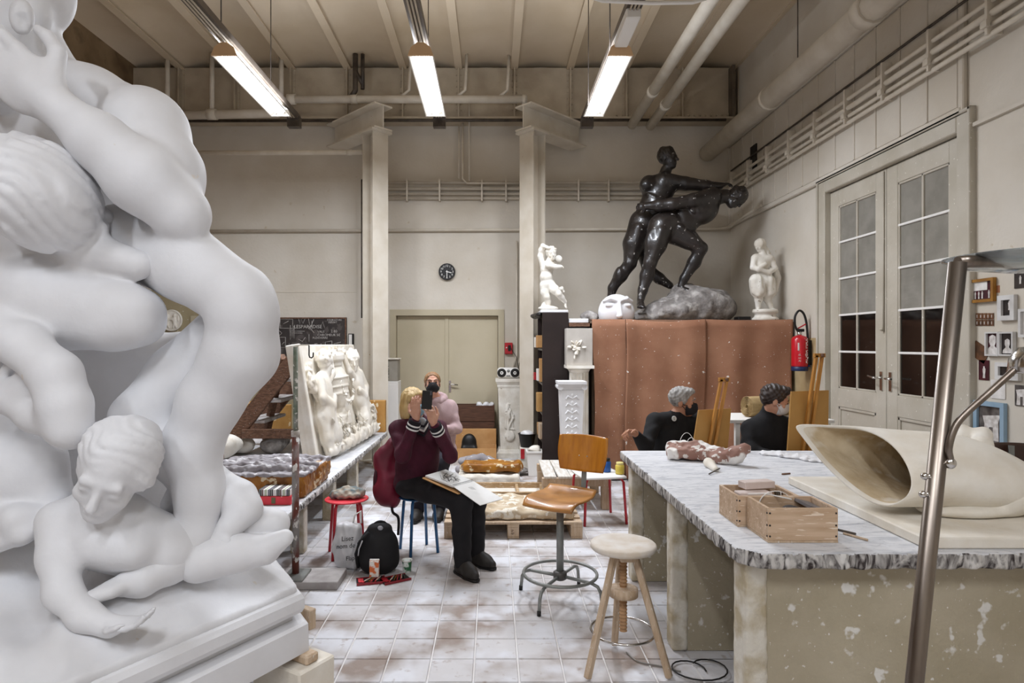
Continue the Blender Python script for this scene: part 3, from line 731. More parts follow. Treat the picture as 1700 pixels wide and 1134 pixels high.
loft([ring(-.05, .49), ring(.0, .485), ring(.015, .475), ring(.018, .375), ring(.018, .36)]).build('lower_plinth', 'plaster', SC)
# --- rocky ground (one field)
g = SDF(.014)
def ground(X, Y, Z):
    d1 = -((X - PC.x) * .857 + (Y - PC.y) * (-.515)); d2 = -((X - PC.x) * .848 + (Y - PC.y) * .53)
    e = np.clip(np.minimum(np.minimum(d1, d2), Y - 1.72) / .30, 0, 1); e = e * e * (3 - 2 * e)
    zg = .632 + np.minimum(np.maximum(Y - 1.75, 0) * .25, .17) * e + .016 * np.sin(X * 11 + 3 * np.sin(Y * 5)) * e + .010 * np.sin((X + Y) * 23 + 2 * np.sin(X * 9)) * e
    return (Z - zg) * .8
g.custom(ground, (-2.9, 1.7, .55), (-.6, 3.7, .85), k=.06)
g.ell(W(20, 930, 2.60), (.28, .22, .12), k=.1); g.ell(W(190, 690, 3.05), (.42, .26, .42), k=.1); g.ell(W(240, 612, 3.05), (.30, .22, .18), k=.08); g.ell(W(60, 700, 3.0), (.4, .28, .5), k=.1); g.ell(W(225, 870, 3.1), (.45, .2, .3), k=.1)
g.ell(W(330, 595, 3.1), (.16, .18, .14), k=.08)
def rockn(f, G):
    X = G[0][:, None, None]; Y = G[1][None, :, None]; Z = G[2][None, None, :]
    n = np.sin(X * 9 + 2 * np.sin(Z * 7)) * np.sin(Y * 8 + 1) * np.sin(Z * 10 + 2 * np.sin(X * 6)) + .5 * np.sin(X * 21 + Z * 9) * np.sin(Y * 19 + X * 7)
    f = f + .010 * n
    d1 = (X - PC.x) * .857 + (Y - PC.y) * (-.515); d2 = (X - PC.x) * .848 + (Y - PC.y) * .53       # keep on the plan polygon
    f = np.maximum(f, d1 + .025); f = np.maximum(f, d2 + .025)
    f = np.maximum(f, 1.74 - Y); f = np.maximum(f, .60 - Z)
    return f
g.mesh('rock_ground', 'plaster', SC, clip=((-2.9, 1.7, .55), (0, 3.7, 2.4)), post=rockn)
# --- bearded man: head, back, raised arm, thigh and lower leg
a = SDF(.013); k = .05
D = 2.55
a.ell(W(110, 300, 2.85), (.40, .30, .52), k=k)                                   # rib cage
a.ell(W(20, 470, 2.9), (.38, .32, .40), k=k)                                     # belly
a.ell(W(-40, 620, 2.95), (.45, .35, .35), k=k)                                   # hips
a.chain([W(60, 140, 2.75), W(150, 175, 2.7), W(235, 205, 2.62)], [R(62, 2.7), R(60, 2.7), R(52, 2.6)], k)   # trapezius to shoulder
a.ell(W(238, 222, 2.58), (R(70, 2.58), R(66, 2.58), R(72, 2.58)), k=.06)         # deltoid
a.chain([W(240, 220, 2.55), W(272, 290, 2.48), W(296, 350, 2.42)], [R(66, 2.5), R(60, 2.5), R(40, 2.42)], k)  # upper arm
a.ell(W(262, 268, 2.50), (R(50, 2.5), R(42, 2.5), R(62, 2.5)), k=.03)            # triceps
a.ell(W(309, 366, 2.40), R(32, 2.4), k=.03)                                      # elbow
a.chain([W(298, 352, 2.38), W(235, 296, 2.33), W(165, 235, 2.28), W(95, 178, 2.26)], [R(46, 2.4), R(55, 2.33), R(44, 2.28), R(31, 2.26)], k)   # forearm
a.ell(W(222, 282, 2.30), (R(70, 2.3), R(34, 2.3), R(40, 2.3)), (nrmz((.75, 0, -.66)), (0, 1, 0), nrmz((.66, 0, .75))), k=.04)
a.chain([W(60, 95, 2.72), W(45, 60, 2.70)], [R(52, 2.7), R(48, 2.7)], .04)       # neck
# head turned away to the left, ear in view
hc = W(20, 12, 2.66); head(a, hc, (-.86, -.35, -.28), (0.12, .05, 1), .60, k=.025, ears=False)
a.ell(W(55, 20, 2.62), (R(26, 2.6), R(30, 2.6), R(75, 2.6)), k=.03, disp=curl_disp(36, .009))       # hair at the nape
a.ell(W(36, 28, 2.47), (R(19, 2.5), .035, R(30, 2.5)), k=.012); a.ell(W(33, 34, 2.435), (R(9, 2.5), .03, R(17, 2.5)), k=.01, sub=True)
a.ell(W(-18, 120, 2.5), (R(34, 2.5), .12, R(60, 2.5)), k=.03, disp=curl_disp(34, .012))            # beard
hand(a, W(92, 176, 2.26), W(10, 112, 2.24) - W(92, 176, 2.26), (-.3, .95, .2), .46, side=-1, curl=.28, k=.014)
# thigh, knee, lower leg, foot
a.chain([W(100, 410, 2.70), W(210, 402, 2.60), W(310, 440, 2.50), W(392, 492, 2.42)], [R(55, 2.7), R(58, 2.6), R(58, 2.5), R(57, 2.42)], k)
a.ell(W(335, 442, 2.48), (R(70, 2.5), R(50, 2.5), R(42, 2.5)), (nrmz((.87, -.1, -.48)), (0, 1, 0), nrmz((.48, 0, .87))), k=.04)
a.ell(W(402, 512, 2.40), (R(54, 2.4), R(54, 2.4), R(58, 2.4)), k=.05)            # knee
a.chain([W(406, 530, 2.40), W(398, 590, 2.43), W(350, 665, 2.46), W(318, 740, 2.48), W(332, 815, 2.50), W(325, 890, 2.50)], [R(54, 2.4), R(58, 2.43), R(50, 2.46), R(46, 2.48), R(38, 2.5), R(34, 2.5)], .04)
a.ell(W(408, 560, 2.44), (R(46, 2.44), R(54, 2.44), R(70, 2.44)), (nrmz((.9, 0, .43)), (0, 1, 0), nrmz((-.43, 0, .9))), k=.03)
a.chain([W(318, 890, 2.48), W(280, 930, 2.40), W(235, 962, 2.30), W(185, 977, 2.24)], [R(40, 2.48), R(38, 2.4), R(27, 2.3), R(15, 2.24)], .03)   # foot
for i in range(5):
    p = W(222 - i * 9, 963 + i * 5, 2.27 - .018 * i); a.cap(p, p + Vector((-.075, -.05, -.012)), .024, .02, .008)
a.ell(W(262, 330, 2.34), (R(16, 2.3), .03, R(30, 2.3)), (nrmz((.75, 0, .66)), (0, 1, 0), nrmz((-.66, 0, .75))), k=.04)
for i in range(4): a.cap(W(185 + 12 * i, 300 + 16 * i, 2.60), W(215 + 10 * i, 285 + 16 * i, 2.58), R(9, 2.6), R(7, 2.6), .03)
a.mesh('bearded_man', 'plaster', SC, clip=((-2.9, 1.6, .5), (0, 3.7, 3.55)))
# --- crouching youth: curly head, arm over the thigh, crossed shin
b = SDF(.012); k = .035
hc = W(90, 340, 2.34)
P = head(b, hc, (.55, .35, -.75), (-.35, -.55, .55), .46, k=.02, ears=True)
r_, f_, u_ = basis((.55, .35, -.75), (-.35, -.55, .55))
b.ell(P(0, -.10, .16), (.40 * .46, .47 * .46, .43 * .46), (r_, f_, u_), k=.01, disp=lock_disp(62, .013))
b.chain([W(40, 400, 2.42), W(60, 430, 2.48)], [R(40, 2.4), R(52, 2.45)], k)
b.chain([W(40, 420, 2.48), W(150, 420, 2.40), W(230, 440, 2.38)], [R(34, 2.5), R(36, 2.4), R(24, 2.38)], k)   # arm under the head
b.chain([W(-60, 505, 2.48), W(80, 505, 2.42), W(185, 522, 2.40)], [R(92, 2.45), R(78, 2.42), R(60, 2.4)], k)   # thigh
b.box(W(210, 527, 2.40), (R(56, 2.4), R(52, 2.4), R(46, 2.4)), rd=.09, k=.06)                                   # knee
# far shin running down to the lower left, second knee
b.chain([W(372, 545, 2.66), W(300, 625, 2.60), W(232, 694, 2.52)], [R(42, 2.66), R(52, 2.6), R(44, 2.52)], k)
b.chain([W(232, 694, 2.52), W(290, 745, 2.56), W(330, 800, 2.58), W(395, 828, 2.58)], [R(44, 2.5), R(48, 2.55), R(40, 2.58), R(30, 2.58)], k)
b.chain([W(395, 828, 2.56), W(408, 845, 2.54), W(384, 872, 2.50), W(366, 890, 2.48)], [R(30, 2.56), R(25, 2.54), R(19, 2.5), R(15, 2.48)], .03)
for i, (x, y) in enumerate(((351, 905), (360, 912), (372, 910), (380, 902))): b.cap(W(366, 888, 2.47), W(x, y, 2.44), R(10, 2.45), R(8, 2.45), .008)
# left arm hanging with elbow, hand spread on the chest
b.chain([W(-20, 545, 2.25), W(40, 573, 2.22), W(92, 622, 2.20), W(108, 672, 2.20), W(117, 712, 2.20)], [R(40, 2.25), R(36, 2.22), R(38, 2.2), R(38, 2.2), R(33, 2.2)], k)
b.chain([W(112, 708, 2.20), W(60, 690, 2.24), W(10, 660, 2.26)], [R(32, 2.2), R(26, 2.24), R(22, 2.26)], k)
hand(b, W(-8, 668, 2.26), W(60, 640, 2.20) - W(-8, 668, 2.26), (0, 1, 0), .30, side=1, curl=.35, k=.008)
b.chain([W(305, 812, 2.62), W(290, 838, 2.60)], [R(24, 2.6), R(22, 2.6)], .02)
for i in range(4): b.cap(W(290 + 6 * i, 812, 2.55), W(296 + 7 * i, 836, 2.54), R(8, 2.5), R(8, 2.5), .006)
b.mesh('crouching_youth', 'plaster', SC, clip=((-2.9, 1.6, .5), (0, 3.7, 3.5)))
# --- children lying at the foot
c = SDF(.010); k = .03
hc = W(190, 782, 2.22)
P = head(c, hc, (.10, -.90, -.42), (.42, -.32, .85), .33, k=.014)
r_, f_, u_ = basis((.10, -.90, -.42), (.42, -.32, .85))
c.ell(P(0, -.10, .22), (.39 * .33, .42 * .33, .36 * .33), (r_, f_, u_), k=.01, disp=lock_disp(85, .009))
c.ell(W(200, 762, 2.25), (R(62, 2.25), R(60, 2.25), R(40, 2.25)), (nrmz((.9, 0, .35)), (0, 1, 0), nrmz((-.35, 0, .9))), k=.012, disp=lock_disp(85, .007))
c.ell(W(236, 780, 2.22), (R(24, 2.2), R(30, 2.2), R(36, 2.2)), k=.02, disp=lock_disp(85, .007))
c.ell(W(165, 745, 2.24), (R(30, 2.2), R(30, 2.2), R(24, 2.2)), k=.02, disp=lock_disp(85, .007))
c.chain([W(165, 830, 2.35), W(150, 855, 2.36)], [R(34, 2.3), R(40, 2.3)], k)
c.ell(W(185, 880, 2.36), (R(88, 2.36), R(66, 2.36), R(66, 2.36)), (nrmz((.93, 0, -.36)), (0, 1, 0), nrmz((.36, 0, .93))), k=.04)
c.ell(W(250, 905, 2.42), (R(80, 2.4), R(60, 2.4), R(56, 2.4)), (nrmz((.97, .1, -.2)), (0, 1, 0), nrmz((.2, 0, .97))), k=.04)
c.chain([W(150, 900, 2.26), W(220, 912, 2.28)], [R(34, 2.26), R(32, 2.28)], .04)
c.chain([W(98, 866, 2.28), W(98, 925, 2.22), W(104, 984, 2.16)], [R(35, 2.28), R(31, 2.2), R(27, 2.16)], k)
c.chain([W(104, 984, 2.16), W(140, 1022, 2.13), W(182, 1040, 2.12)], [R(27, 2.16), R(24, 2.13), R(19, 2.12)], k)
hand(c, W(176, 1038, 2.12), W(240, 1034, 2.11) - W(176, 1038, 2.12), (.1, -.1, 1), .20, side=1, curl=.3, k=.006)
c.chain([W(290, 900, 2.52), W(340, 870, 2.56), W(400, 868, 2.60), W(456, 870, 2.60)], [R(40, 2.5), R(35, 2.56), R(33, 2.6), R(25, 2.6)], .012)   # legs to the right
c.chain([W(330, 932, 2.44), W(395, 918, 2.48), W(440, 912, 2.50), W(473, 893, 2.50)], [R(34, 2.5), R(31, 2.56), R(24, 2.58), R(14, 2.56)], .008)
c.mesh('lying_child', 'plaster', SC, clip=((-2.9, 1.6, .5), (0, 3.7, 3.5)))
e_ = SDF(.012); k = .04
e_.ell(W(10, 780, 2.42), (R(92, 2.42), R(70, 2.4), R(78, 2.4)), k=k); e_.ell(W(5, 690, 2.46), (R(60, 2.4), R(50, 2.4), R(60, 2.4)), k=k)
e_.chain([W(70, 760, 2.40), W(80, 830, 2.40), W(30, 880, 2.36)], [R(36, 2.4), R(34, 2.4), R(28, 2.36)], k)
e_.chain([W(-20, 850, 2.32), W(40, 865, 2.30), W(75, 850, 2.32)], [R(34, 2.3), R(28, 2.3), R(18, 2.3)], .02, disp=curl_disp(30, .012))
e_.chain([W(-30, 905, 2.30), W(40, 885, 2.26), W(85, 860, 2.3)], [R(22, 2.3), R(17, 2.3), R(10, 2.3)], .02)
e_.mesh('slumped_child', 'plaster', SC, clip=((-2.9, 1.6, .5), (0, 3.7, 3.5)))
# wood shims and masonry blocks carrying the plinth
def block(name, mat, c, h, rz, label, cat):
    m = MB(); m.obox(c, h, rotz(rz), .008); o = m.build(name, mat, label=label, cat=cat); return o
ez = -math.radians(32)
block('plinth_block', 'plaster_warm', (-.87, 2.74, .16), (.15, .10, .16), ez, 'whitish masonry block under the right corner of the plaster plinth', 'block')
block('wooden_shim', 'wood_pale', (-.90, 2.75, .340), (.16, .035, .02), ez, 'wooden shim between the masonry block and the plinth corner', 'wedge')
block('plinth_block', 'plaster_warm', (-1.75, 2.1, .18), (.15, .10, .18), 0, 'masonry block under the front of the plaster plinth', 'block')
block('plinth_block', 'plaster_warm', (-2.6, 2.4, .18), (.15, .10, .18), 0, 'masonry block under the left of the plaster plinth', 'block')
block('plinth_block', 'plaster_warm', (-1.9, 3.4, .18), (.15, .10, .18), 0, 'masonry block under the back of the plaster plinth', 'block')
MB().obox((-.845, 2.86, .43), (.035, .02, .045), rotz(ez), .004).build('wooden_wedge', 'wood_pale', SC)
# ================================================================== PLATFORM WITH CLOTH
PZ = 1.97; PY = 7.80; PXL = 1.25
plat = empty('display_platform', (2.4, 8.7, 0), 'tall box platform under the dark wrestlers, hung with brown cloth', 'platform')
MB().box((PXL, PY + .05, 0), (XR - .02, YB - .12, PZ - .03)).build('box', pm('platform_wood', '#6d5844', '#5a4735', scale=5, rough=.7), plat)
MB().box((PXL - .02, PY, PZ - .03), (XR - .01, YB - .1, PZ)).build('top_board', pm('platform_top', '#8a7460', '#75604d', scale=6, rough=.7, spot='#cfc8bf', spot_scale=20, spot_th=.62), plat)
def cloth(x0, x1, dy, label, seed, sag):
    n, mm = 44, 22; rnd = random.Random(seed); ph = [rnd.uniform(0, 6) for _ in range(5)]; vs = []; fs = []
    for j in range(mm + 1):
        v = j / mm; z = PZ + .012 - v * (PZ - .02)
        for i in range(n + 1):
            u = i / n; x = x0 + (x1 - x0) * u
            amp = .012 + .05 * v
            y = PY - .035 - dy + amp * (math.sin(x * 7.5 + ph[0]) * .7 + .45 * math.sin(x * 15 + ph[1] + v * 1.2)) - .02
            y -= .03 * v
            zz = z - (sag * math.sin(PI * u) ** 2 * (1 - v) ** 6)
            vs.append((x + .015 * math.sin(6 * v + ph[2]), y, zz))
    for j in range(mm):
        for i in range(n):
            a = j * (n + 1) + i; fs.append((a, a + n + 1, a + n + 2, a + 1))
    # strip lying back over the platform top
    b = len(vs)
    for i in range(n + 1):
        u = i / n; vs.append((x0 + (x1 - x0) * u, PY + .12 + .04 * math.sin(9 * u + ph[3]), PZ + .012))
    for i in range(n): fs.append((i, i + 1, b + i + 1, b + i))
    o = MB().add(vs, fs, True).build('hanging_cloth', 'cloth_brown', label=label, cat='cloth', group='brown cloths on the platform')
    md = o.modifiers.new('solid', 'SOLIDIFY'); md.thickness = .006; md.offset = 0
    return o
cloth(1.24, 1.66, .0, 'narrow brown cloth at the left end of the platform, under the plaster mask', 1, .0)
cloth(1.63, 2.62, .035, 'wide brown cloth hanging at the middle of the platform front', 2, .05)
cloth(2.59, 3.70, .0, 'brown cloth at the right end of the platform beside the extinguisher', 3, .02)

# ================================================================== DARK WRESTLERS
wr = empty('wrestlers_sculpture', (2.36, 8.45, PZ), 'life-size dark sculpture of two wrestling nudes on a grey rock', 'sculpture')
DA, DB = 8.62, 8.38
def V3(px, py, D): return W(px, py, D)
a = SDF(.014); k = .035
# man standing behind, torso upright
a.ell(V3(1092, 322, DA), (.20, .17, .27), k=k); a.ell(V3(1082, 348, DA), (.185, .17, .22), k=.06); a.ell(V3(1070, 372, DA), (.20, .18, .17), k=k)
a.ell(V3(1077, 308, DA - .02), (.125, .13, .14), k=k); a.ell(V3(1110, 306, DA + .05), (.13, .12, .11), k=k)
a.ell(V3(1106, 312, DA - .08), (.15, .10, .10), k=.06)                       # chest
for i in range(3): a.ell(V3(1096 - 3 * i, 330 + 11 * i, DA - .15), (.07, .03, .04), k=.015)
a.chain([V3(1100, 300, DA), V3(1106, 282, DA - .02)], [.09, .075], k)
P = head(a, V3(1108, 264, DA - .03), (.80, -.60, .05), (.05, 0, 1), .31, k=.012)
a.ell(P(0, -.06, .20), (.125, .135, .115), k=.012, disp=lock_disp(90, .014))
a.chain([V3(1102, 300, DA - .08), V3(1138, 305, DA - .14), V3(1150, 306, DA - .15)], [.115, .09, .075], k)
a.chain([V3(1150, 306, DA - .15), V3(1172, 309, DA - .16), V3(1195, 309, DA - .16)], [.08, .075, .05], k)
hand(a, V3(1193, 309, DA - .16), V3(1222, 300, DA - .14) - V3(1193, 309, DA - .16), (.2, .3, -1), .24, 1, .45, .008)
a.chain([V3(1066, 368, DA), V3(1052, 405, DA - .02), V3(1046, 436, DA - .02)], [.17, .145, .09], k)
a.ell(V3(1046, 437, DA - .05), (.08, .08, .09), k=.02)
a.chain([V3(1046, 438, DA), V3(1030, 458, DA + .02), V3(1017, 478, DA + .06), V3(1013, 500, DA + .06)], [.085, .09, .062, .05], k)
foot(a, V3(1012, 505, DA + .06), (-.5, -.6, -.1), .30)
a.chain([V3(1074, 380, DA + .12), V3(1072, 420, DA + .16), V3(1076, 447, DA + .18)], [.15, .12, .085], k)
a.chain([V3(1076, 447, DA + .18), V3(1094, 462, DA + .14), V3(1112, 474, DA + .1)], [.08, .075, .05], k)
for i in range(4): a.cap(V3(1076 + 2 * i, 322 + 7 * i, DA - .12), V3(1088 + 2 * i, 328 + 7 * i, DA - .16), .018, .016, .025)
a.cap(V3(1060, 378, DA - .14), V3(1050, 424, DA - .11), .055, .035, .04); a.ell(V3(1028, 456, DA - .03), (.06, .07, .11), k=.03); a.ell(V3(1074, 306, DA - .10), (.09, .07, .09), k=.03)
a.mesh('standing_man', 'bronze', wr)
b = SDF(.014)
# man bent over, torso thrown to the right
b.ell(V3(1108, 372, DB), (.19, .18, .19), k=k); b.ell(V3(1132, 360, DB), (.19, .17, .17), (nrmz((.9, 0, .3)), (0, 1, 0), nrmz((-.3, 0, .9))), k=k)
b.ell(V3(1163, 342, DB - .02), (.26, .2, .185), (nrmz((.92, -.1, .35)), (0, 1, 0), nrmz((-.35, 0, .92))), k=k)
b.ell(V3(1166, 354, DB - .04), (.20, .17, .15), (nrmz((.92, -.1, .35)), (0, 1, 0), nrmz((-.35, 0, .92))), k=.08)
b.ell(V3(1136, 374, DB - .02), (.17, .16, .13), k=.08)
b.chain([V3(1183, 325, DB - .12), V3(1150, 333, DB - .20), V3(1116, 339, DB - .20)], [.115, .09, .072], k)
b.chain([V3(1116, 339, DB - .20), V3(1094, 341, DB - .16), V3(1074, 342, DB - .08)], [.08, .075, .048], k)
hand(b, V3(1076, 342, DB - .08), (-1, .45, .05), (.3, .9, 0), .22, 1, .5, .008)
b.chain([V3(1184, 330, DB), V3(1200, 326, DB - .03), V3(1206, 325, DB - .03)], [.11, .085, .08], k)
P = head(b, V3(1220, 328, DB - .04), (.45, -.45, -.75), (.80, .05, .42), .31, k=.012)
b.ell(P(0, -.02, .19), (.13, .135, .12), k=.012, disp=lock_disp(90, .014))
b.chain([V3(1098, 376, DB - .06), V3(1088, 406, DB - .10), V3(1080, 434, DB - .12)], [.175, .145, .088], k)
b.ell(V3(1082, 402, DB - .17), (.08, .06, .16), k=.03)
b.ell(V3(1079, 436, DB - .15), (.075, .07, .08), k=.02)
b.chain([V3(1079, 436, DB - .12), V3(1074, 458, DB - .08), V3(1067, 482, DB - .10), V3(1064, 496, DB - .12)], [.085, .09, .06, .05], k)
foot(b, V3(1063, 500, DB - .12), (-.15, -.95, -.12), .30)
b.chain([V3(1116, 385, DB), V3(1142, 397, DB - .05), V3(1163, 412, DB - .08)], [.16, .13, .088], k)
b.ell(V3(1164, 411, DB - .1), (.08, .08, .075), k=.02)
b.chain([V3(1163, 414, DB - .08), V3(1152, 436, DB - .02), V3(1136, 462, DB), V3(1131, 474, DB)], [.082, .085, .056, .05], k)
foot(b, V3(1130, 478, DB), (.5, -.6, -.1), .28)
for i in range(4): b.cap(V3(1146 + 7 * i, 336 - i, DB - .17), V3(1152 + 7 * i, 352 - i, DB - .20), .022, .018, .03)
b.cap(V3(1098, 384, DB - .20), V3(1084, 426, DB - .20), .06, .035, .04); b.cap(V3(1086, 384, DB - .15), V3(1078, 420, DB - .17), .05, .03, .03)
b.ell(V3(1072, 456, DB - .02), (.06, .09, .13), k=.03); b.ell(V3(1112, 366, DB - .14), (.12, .08, .10), k=.03)
b.cap(V3(1130, 378, DB - .17), V3(1160, 404, DB - .17), .04, .03, .04)
b.mesh('bent_man', 'bronze', wr)
r = SDF(.02); 
r.ell(V3(1160, 510, 8.45), (.45, .38, .27), k=.1); r.ell(V3(1115, 520, 8.45), (.40, .42, .20), k=.1); r.ell(V3(1060, 530, 8.5), (.32, .4, .09), k=.1); r.ell(V3(1192, 512, 8.5), (.22, .3, .22), k=.08); r.ell(V3(1135, 490, 8.5), (.2, .22, .18), k=.08); r.ell(V3(1025, 532, 8.6), (.22, .3, .10), k=.08)
def rk(f, G):
    X = G[0][:, None, None]; Y = G[1][None, :, None]; Z = G[2][None, None, :]
    return f + .018 * np.sin(X * 13 + 2 * np.sin(Z * 11)) * np.sin(Y * 12 + 2 * np.sin(X * 9)) + .008 * np.sin(X * 33 + Z * 20) * np.sin(Z * 37 + Y * 25)
r.mesh('rock_base', 'rock', wr, clip=((1.2, 7.9, PZ), (4, 9.6, 3)), post=rk)

# ================================================================== SMALL SCULPTURES
# plaster mask of closed eyes and nose
S = SDF(.007); mx = (1026 - VX) / F * 7.93; my = 7.98; z0 = PZ + .013
S.ell((mx, my + .06, z0 + .12), (.225, .17, .215), k=.03)
S.box((mx, my + .07, z0 + .07), (.205, .10, .10), rd=.08, k=.06)
S.cap((mx, my - .10, z0 + .22), (mx, my - .165, z0 + .05), .026, .036, .025)
for s_ in (-1, 1):
    S.chain([(mx + s_ * .03, my - .11, z0 + .245), (mx + s_ * .10, my - .09, z0 + .27), (mx + s_ * .18, my - .03, z0 + .24)], [.02, .022, .016], .03)
    S.ell((mx + s_ * .105, my - .135, z0 + .205), (.065, .05, .028), k=.03, sub=True)
    S.ell((mx + s_ * .105, my - .07, z0 + .185), (.06, .035, .03), k=.012)
    S.ell((mx + s_ * .026, my - .155, z0 + .045), (.018, .022, .018), k=.012)
S.mesh('plaster_mask', 'plaster', clip=((mx - 1, 7, z0), (mx + 1, 9, z0 + .36)), label='white plaster half face with closed eyes, set on the platform edge', cat='mask')
S = SDF(.012); p = W(982, 527, 7.9)
S.ell((p.x + .0, 8.16, PZ + .075), (.12, .11, .08), k=.03); S.ell((p.x + .03, 8.18, PZ + .06), (.1, .1, .05), k=.03)
S.mesh('plaster_fragment', 'rock', clip=((0, 7, PZ + .013), (4, 9, 3)), post=rk, label='rough grey fragment lying left of the plaster mask', cat='fragment')
MB().box((3.14, 8.00, PZ + .001), (3.30, 8.16, PZ + .06), .006).build('flat_case', 'black', label='flat black case lying beside the rock of the dark sculpture', cat='case')

# cherub on the bookcase
ch = empty('cherub_statue', W(911, 512, 8.1), 'chubby plaster cherub with raised arm on top of the dark bookcase', 'statue')
S = SDF(.0065); k = .02; D = 8.1
q = lambda x, y, d=0: W(x, y, D + d)
P = head(S, q(915, 421), (.25, -.95, -.12), (-.12, 0, 1), .185, k=.01)
S.ell(P(0, -.06, .16), (.075, .08, .07), k=.01, disp=curl_disp(70, .007))
S.chain([q(913, 432), q(911, 437)], [.045, .05], k)
S.ell(q(908, 447), (.085, .075, .09), k=k); S.ell(q(907, 460, -.01), (.085, .08, .08), k=k); S.ell(q(909, 471), (.088, .08, .075), k=k)
S.chain([q(901, 440), q(897, 425), q(898, 415, -.02)], [.038, .034, .03], k); S.chain([q(898, 415, -.02), q(901, 408, -.04), q(909, 411, -.06)], [.03, .026, .022], k)
S.ell(q(911, 412, -.06), (.03, .025, .022), k=.01)
S.chain([q(917, 440), q(910, 441, -.09), q(922, 443, -.10), q(931, 443, -.08)], [.036, .034, .03, .026], k)
hand(S, q(929, 443, -.08), (1, -.1, .02), (0, -.2, -1), .085, 1, .9, .004)
S.chain([q(904, 474), q(905, 485), q(908, 493, -.02)], [.065, .058, .042], k); S.chain([q(908, 493, -.02), q(910, 501), q(910, 508)], [.042, .038, .028], k)
foot(S, q(910, 508), (.1, -.95, -.1), .11, .008)
S.chain([q(914, 474), q(921, 481, -.06), q(927, 488, -.08)], [.066, .058, .042], k); S.chain([q(927, 488, -.08), q(932, 494, -.04), q(938, 501)], [.042, .038, .026], k)
foot(S, q(938, 502), (.35, -.4, -.85), .10, .008, up=(.5, -.5, .5))
S.chain([q(922, 482, .06), q(932, 480, .05), q(936, 484, .04)], [.03, .028, .018], .015, disp=curl_disp(60, .006))
S.ell(q(927, 430, .05), (.05, .03, .05), k=.012)
S.mesh('figure', 'plaster_old', ch)
S = SDF(.008); S.ell(q(910, 512), (.13, .11, .035), k=.03); S.ell(q(906, 508, .05), (.06, .06, .06), k=.03)
S.mesh('base', 'plaster_old', ch, clip=((0, 7, W(0, 515, D).z), (3, 9, 4)))

# standing woman statuette
sw = empty('statuette', (3.47, 7.98, PZ + .01), 'white statuette of a draped woman on a round base, next to the extinguisher', 'statue')
S = SDF(.0075); D = 7.98; ox = 3.47 - (1277 - VX) / F * D
q = lambda x, y, d=0: W(x, y, D + d) + Vector((ox, 0, 0))
P = head(S, q(1268, 408), (-.75, -.60, -.30), (-.1, -.1, 1), .155, k=.008)
S.ell(P(0, -.10, .14), (.068, .08, .07), k=.01, disp=strand_disp((0, 0, 1), 120, .004)); S.chain([q(1272, 408, .03), q(1279, 422, .05), q(1281, 436, .05)], [.045, .05, .035], .015, disp=strand_disp((0, 0, 1), 110, .005))
S.chain([q(1271, 416), q(1273, 423)], [.036, .045], .02)
S.chain([q(1262, 428), q(1284, 430)], [.052, .056], .02)
S.ell(q(1272, 440), (.095, .07, .11), k=.03); S.ell(q(1273, 458), (.085, .065, .09), k=.03); S.ell(q(1273, 472), (.115, .085, .09), k=.03)
S.chain([q(1259, 429), q(1257, 444, -.03), q(1266, 447, -.08), q(1278, 438, -.08)], [.042, .036, .032, .022], .015)
S.chain([q(1287, 431), q(1293, 446, -.02), q(1284, 452, -.08), q(1270, 448, -.09)], [.042, .036, .03, .022], .015)
drape = strand_disp((.15, 0, 1), 75, .007)
S.chain([q(1262, 466, -.03), q(1266, 484, -.04)], [.085, .09], .02, disp=drape); S.chain([q(1281, 466, .0), q(1283, 486, .0)], [.085, .085], .02, disp=drape)
S.chain([q(1291, 440, .05), q(1297, 462, .05), q(1291, 486, .05)], [.03, .045, .04], .015, disp=drape)
S.chain([q(1267, 484), q(1266, 497, -.02), q(1265, 512, .0)], [.058, .048, .028], .015); S.chain([q(1279, 484), q(1281, 497), q(1288, 513)], [.058, .046, .028], .015)
foot(S, q(1265, 512), (-.3, -.9, 0), .12, .008); foot(S, q(1288, 513), (.3, -.9, 0), .12, .008)
S.mesh('figure', 'plaster_old', sw)
pb = q(1277, 533); zt = q(0, 515).z
MB().lathe((3.47, 7.98, PZ + .0), [(.155, 0), (.165, .02), (.155, .04), (.13, .055), (.125, .09), (.15, .105), (.155, .12), (.145, zt - PZ + .01), (.05, zt - PZ + .015)], 28).build('base', 'plaster_old', sw)

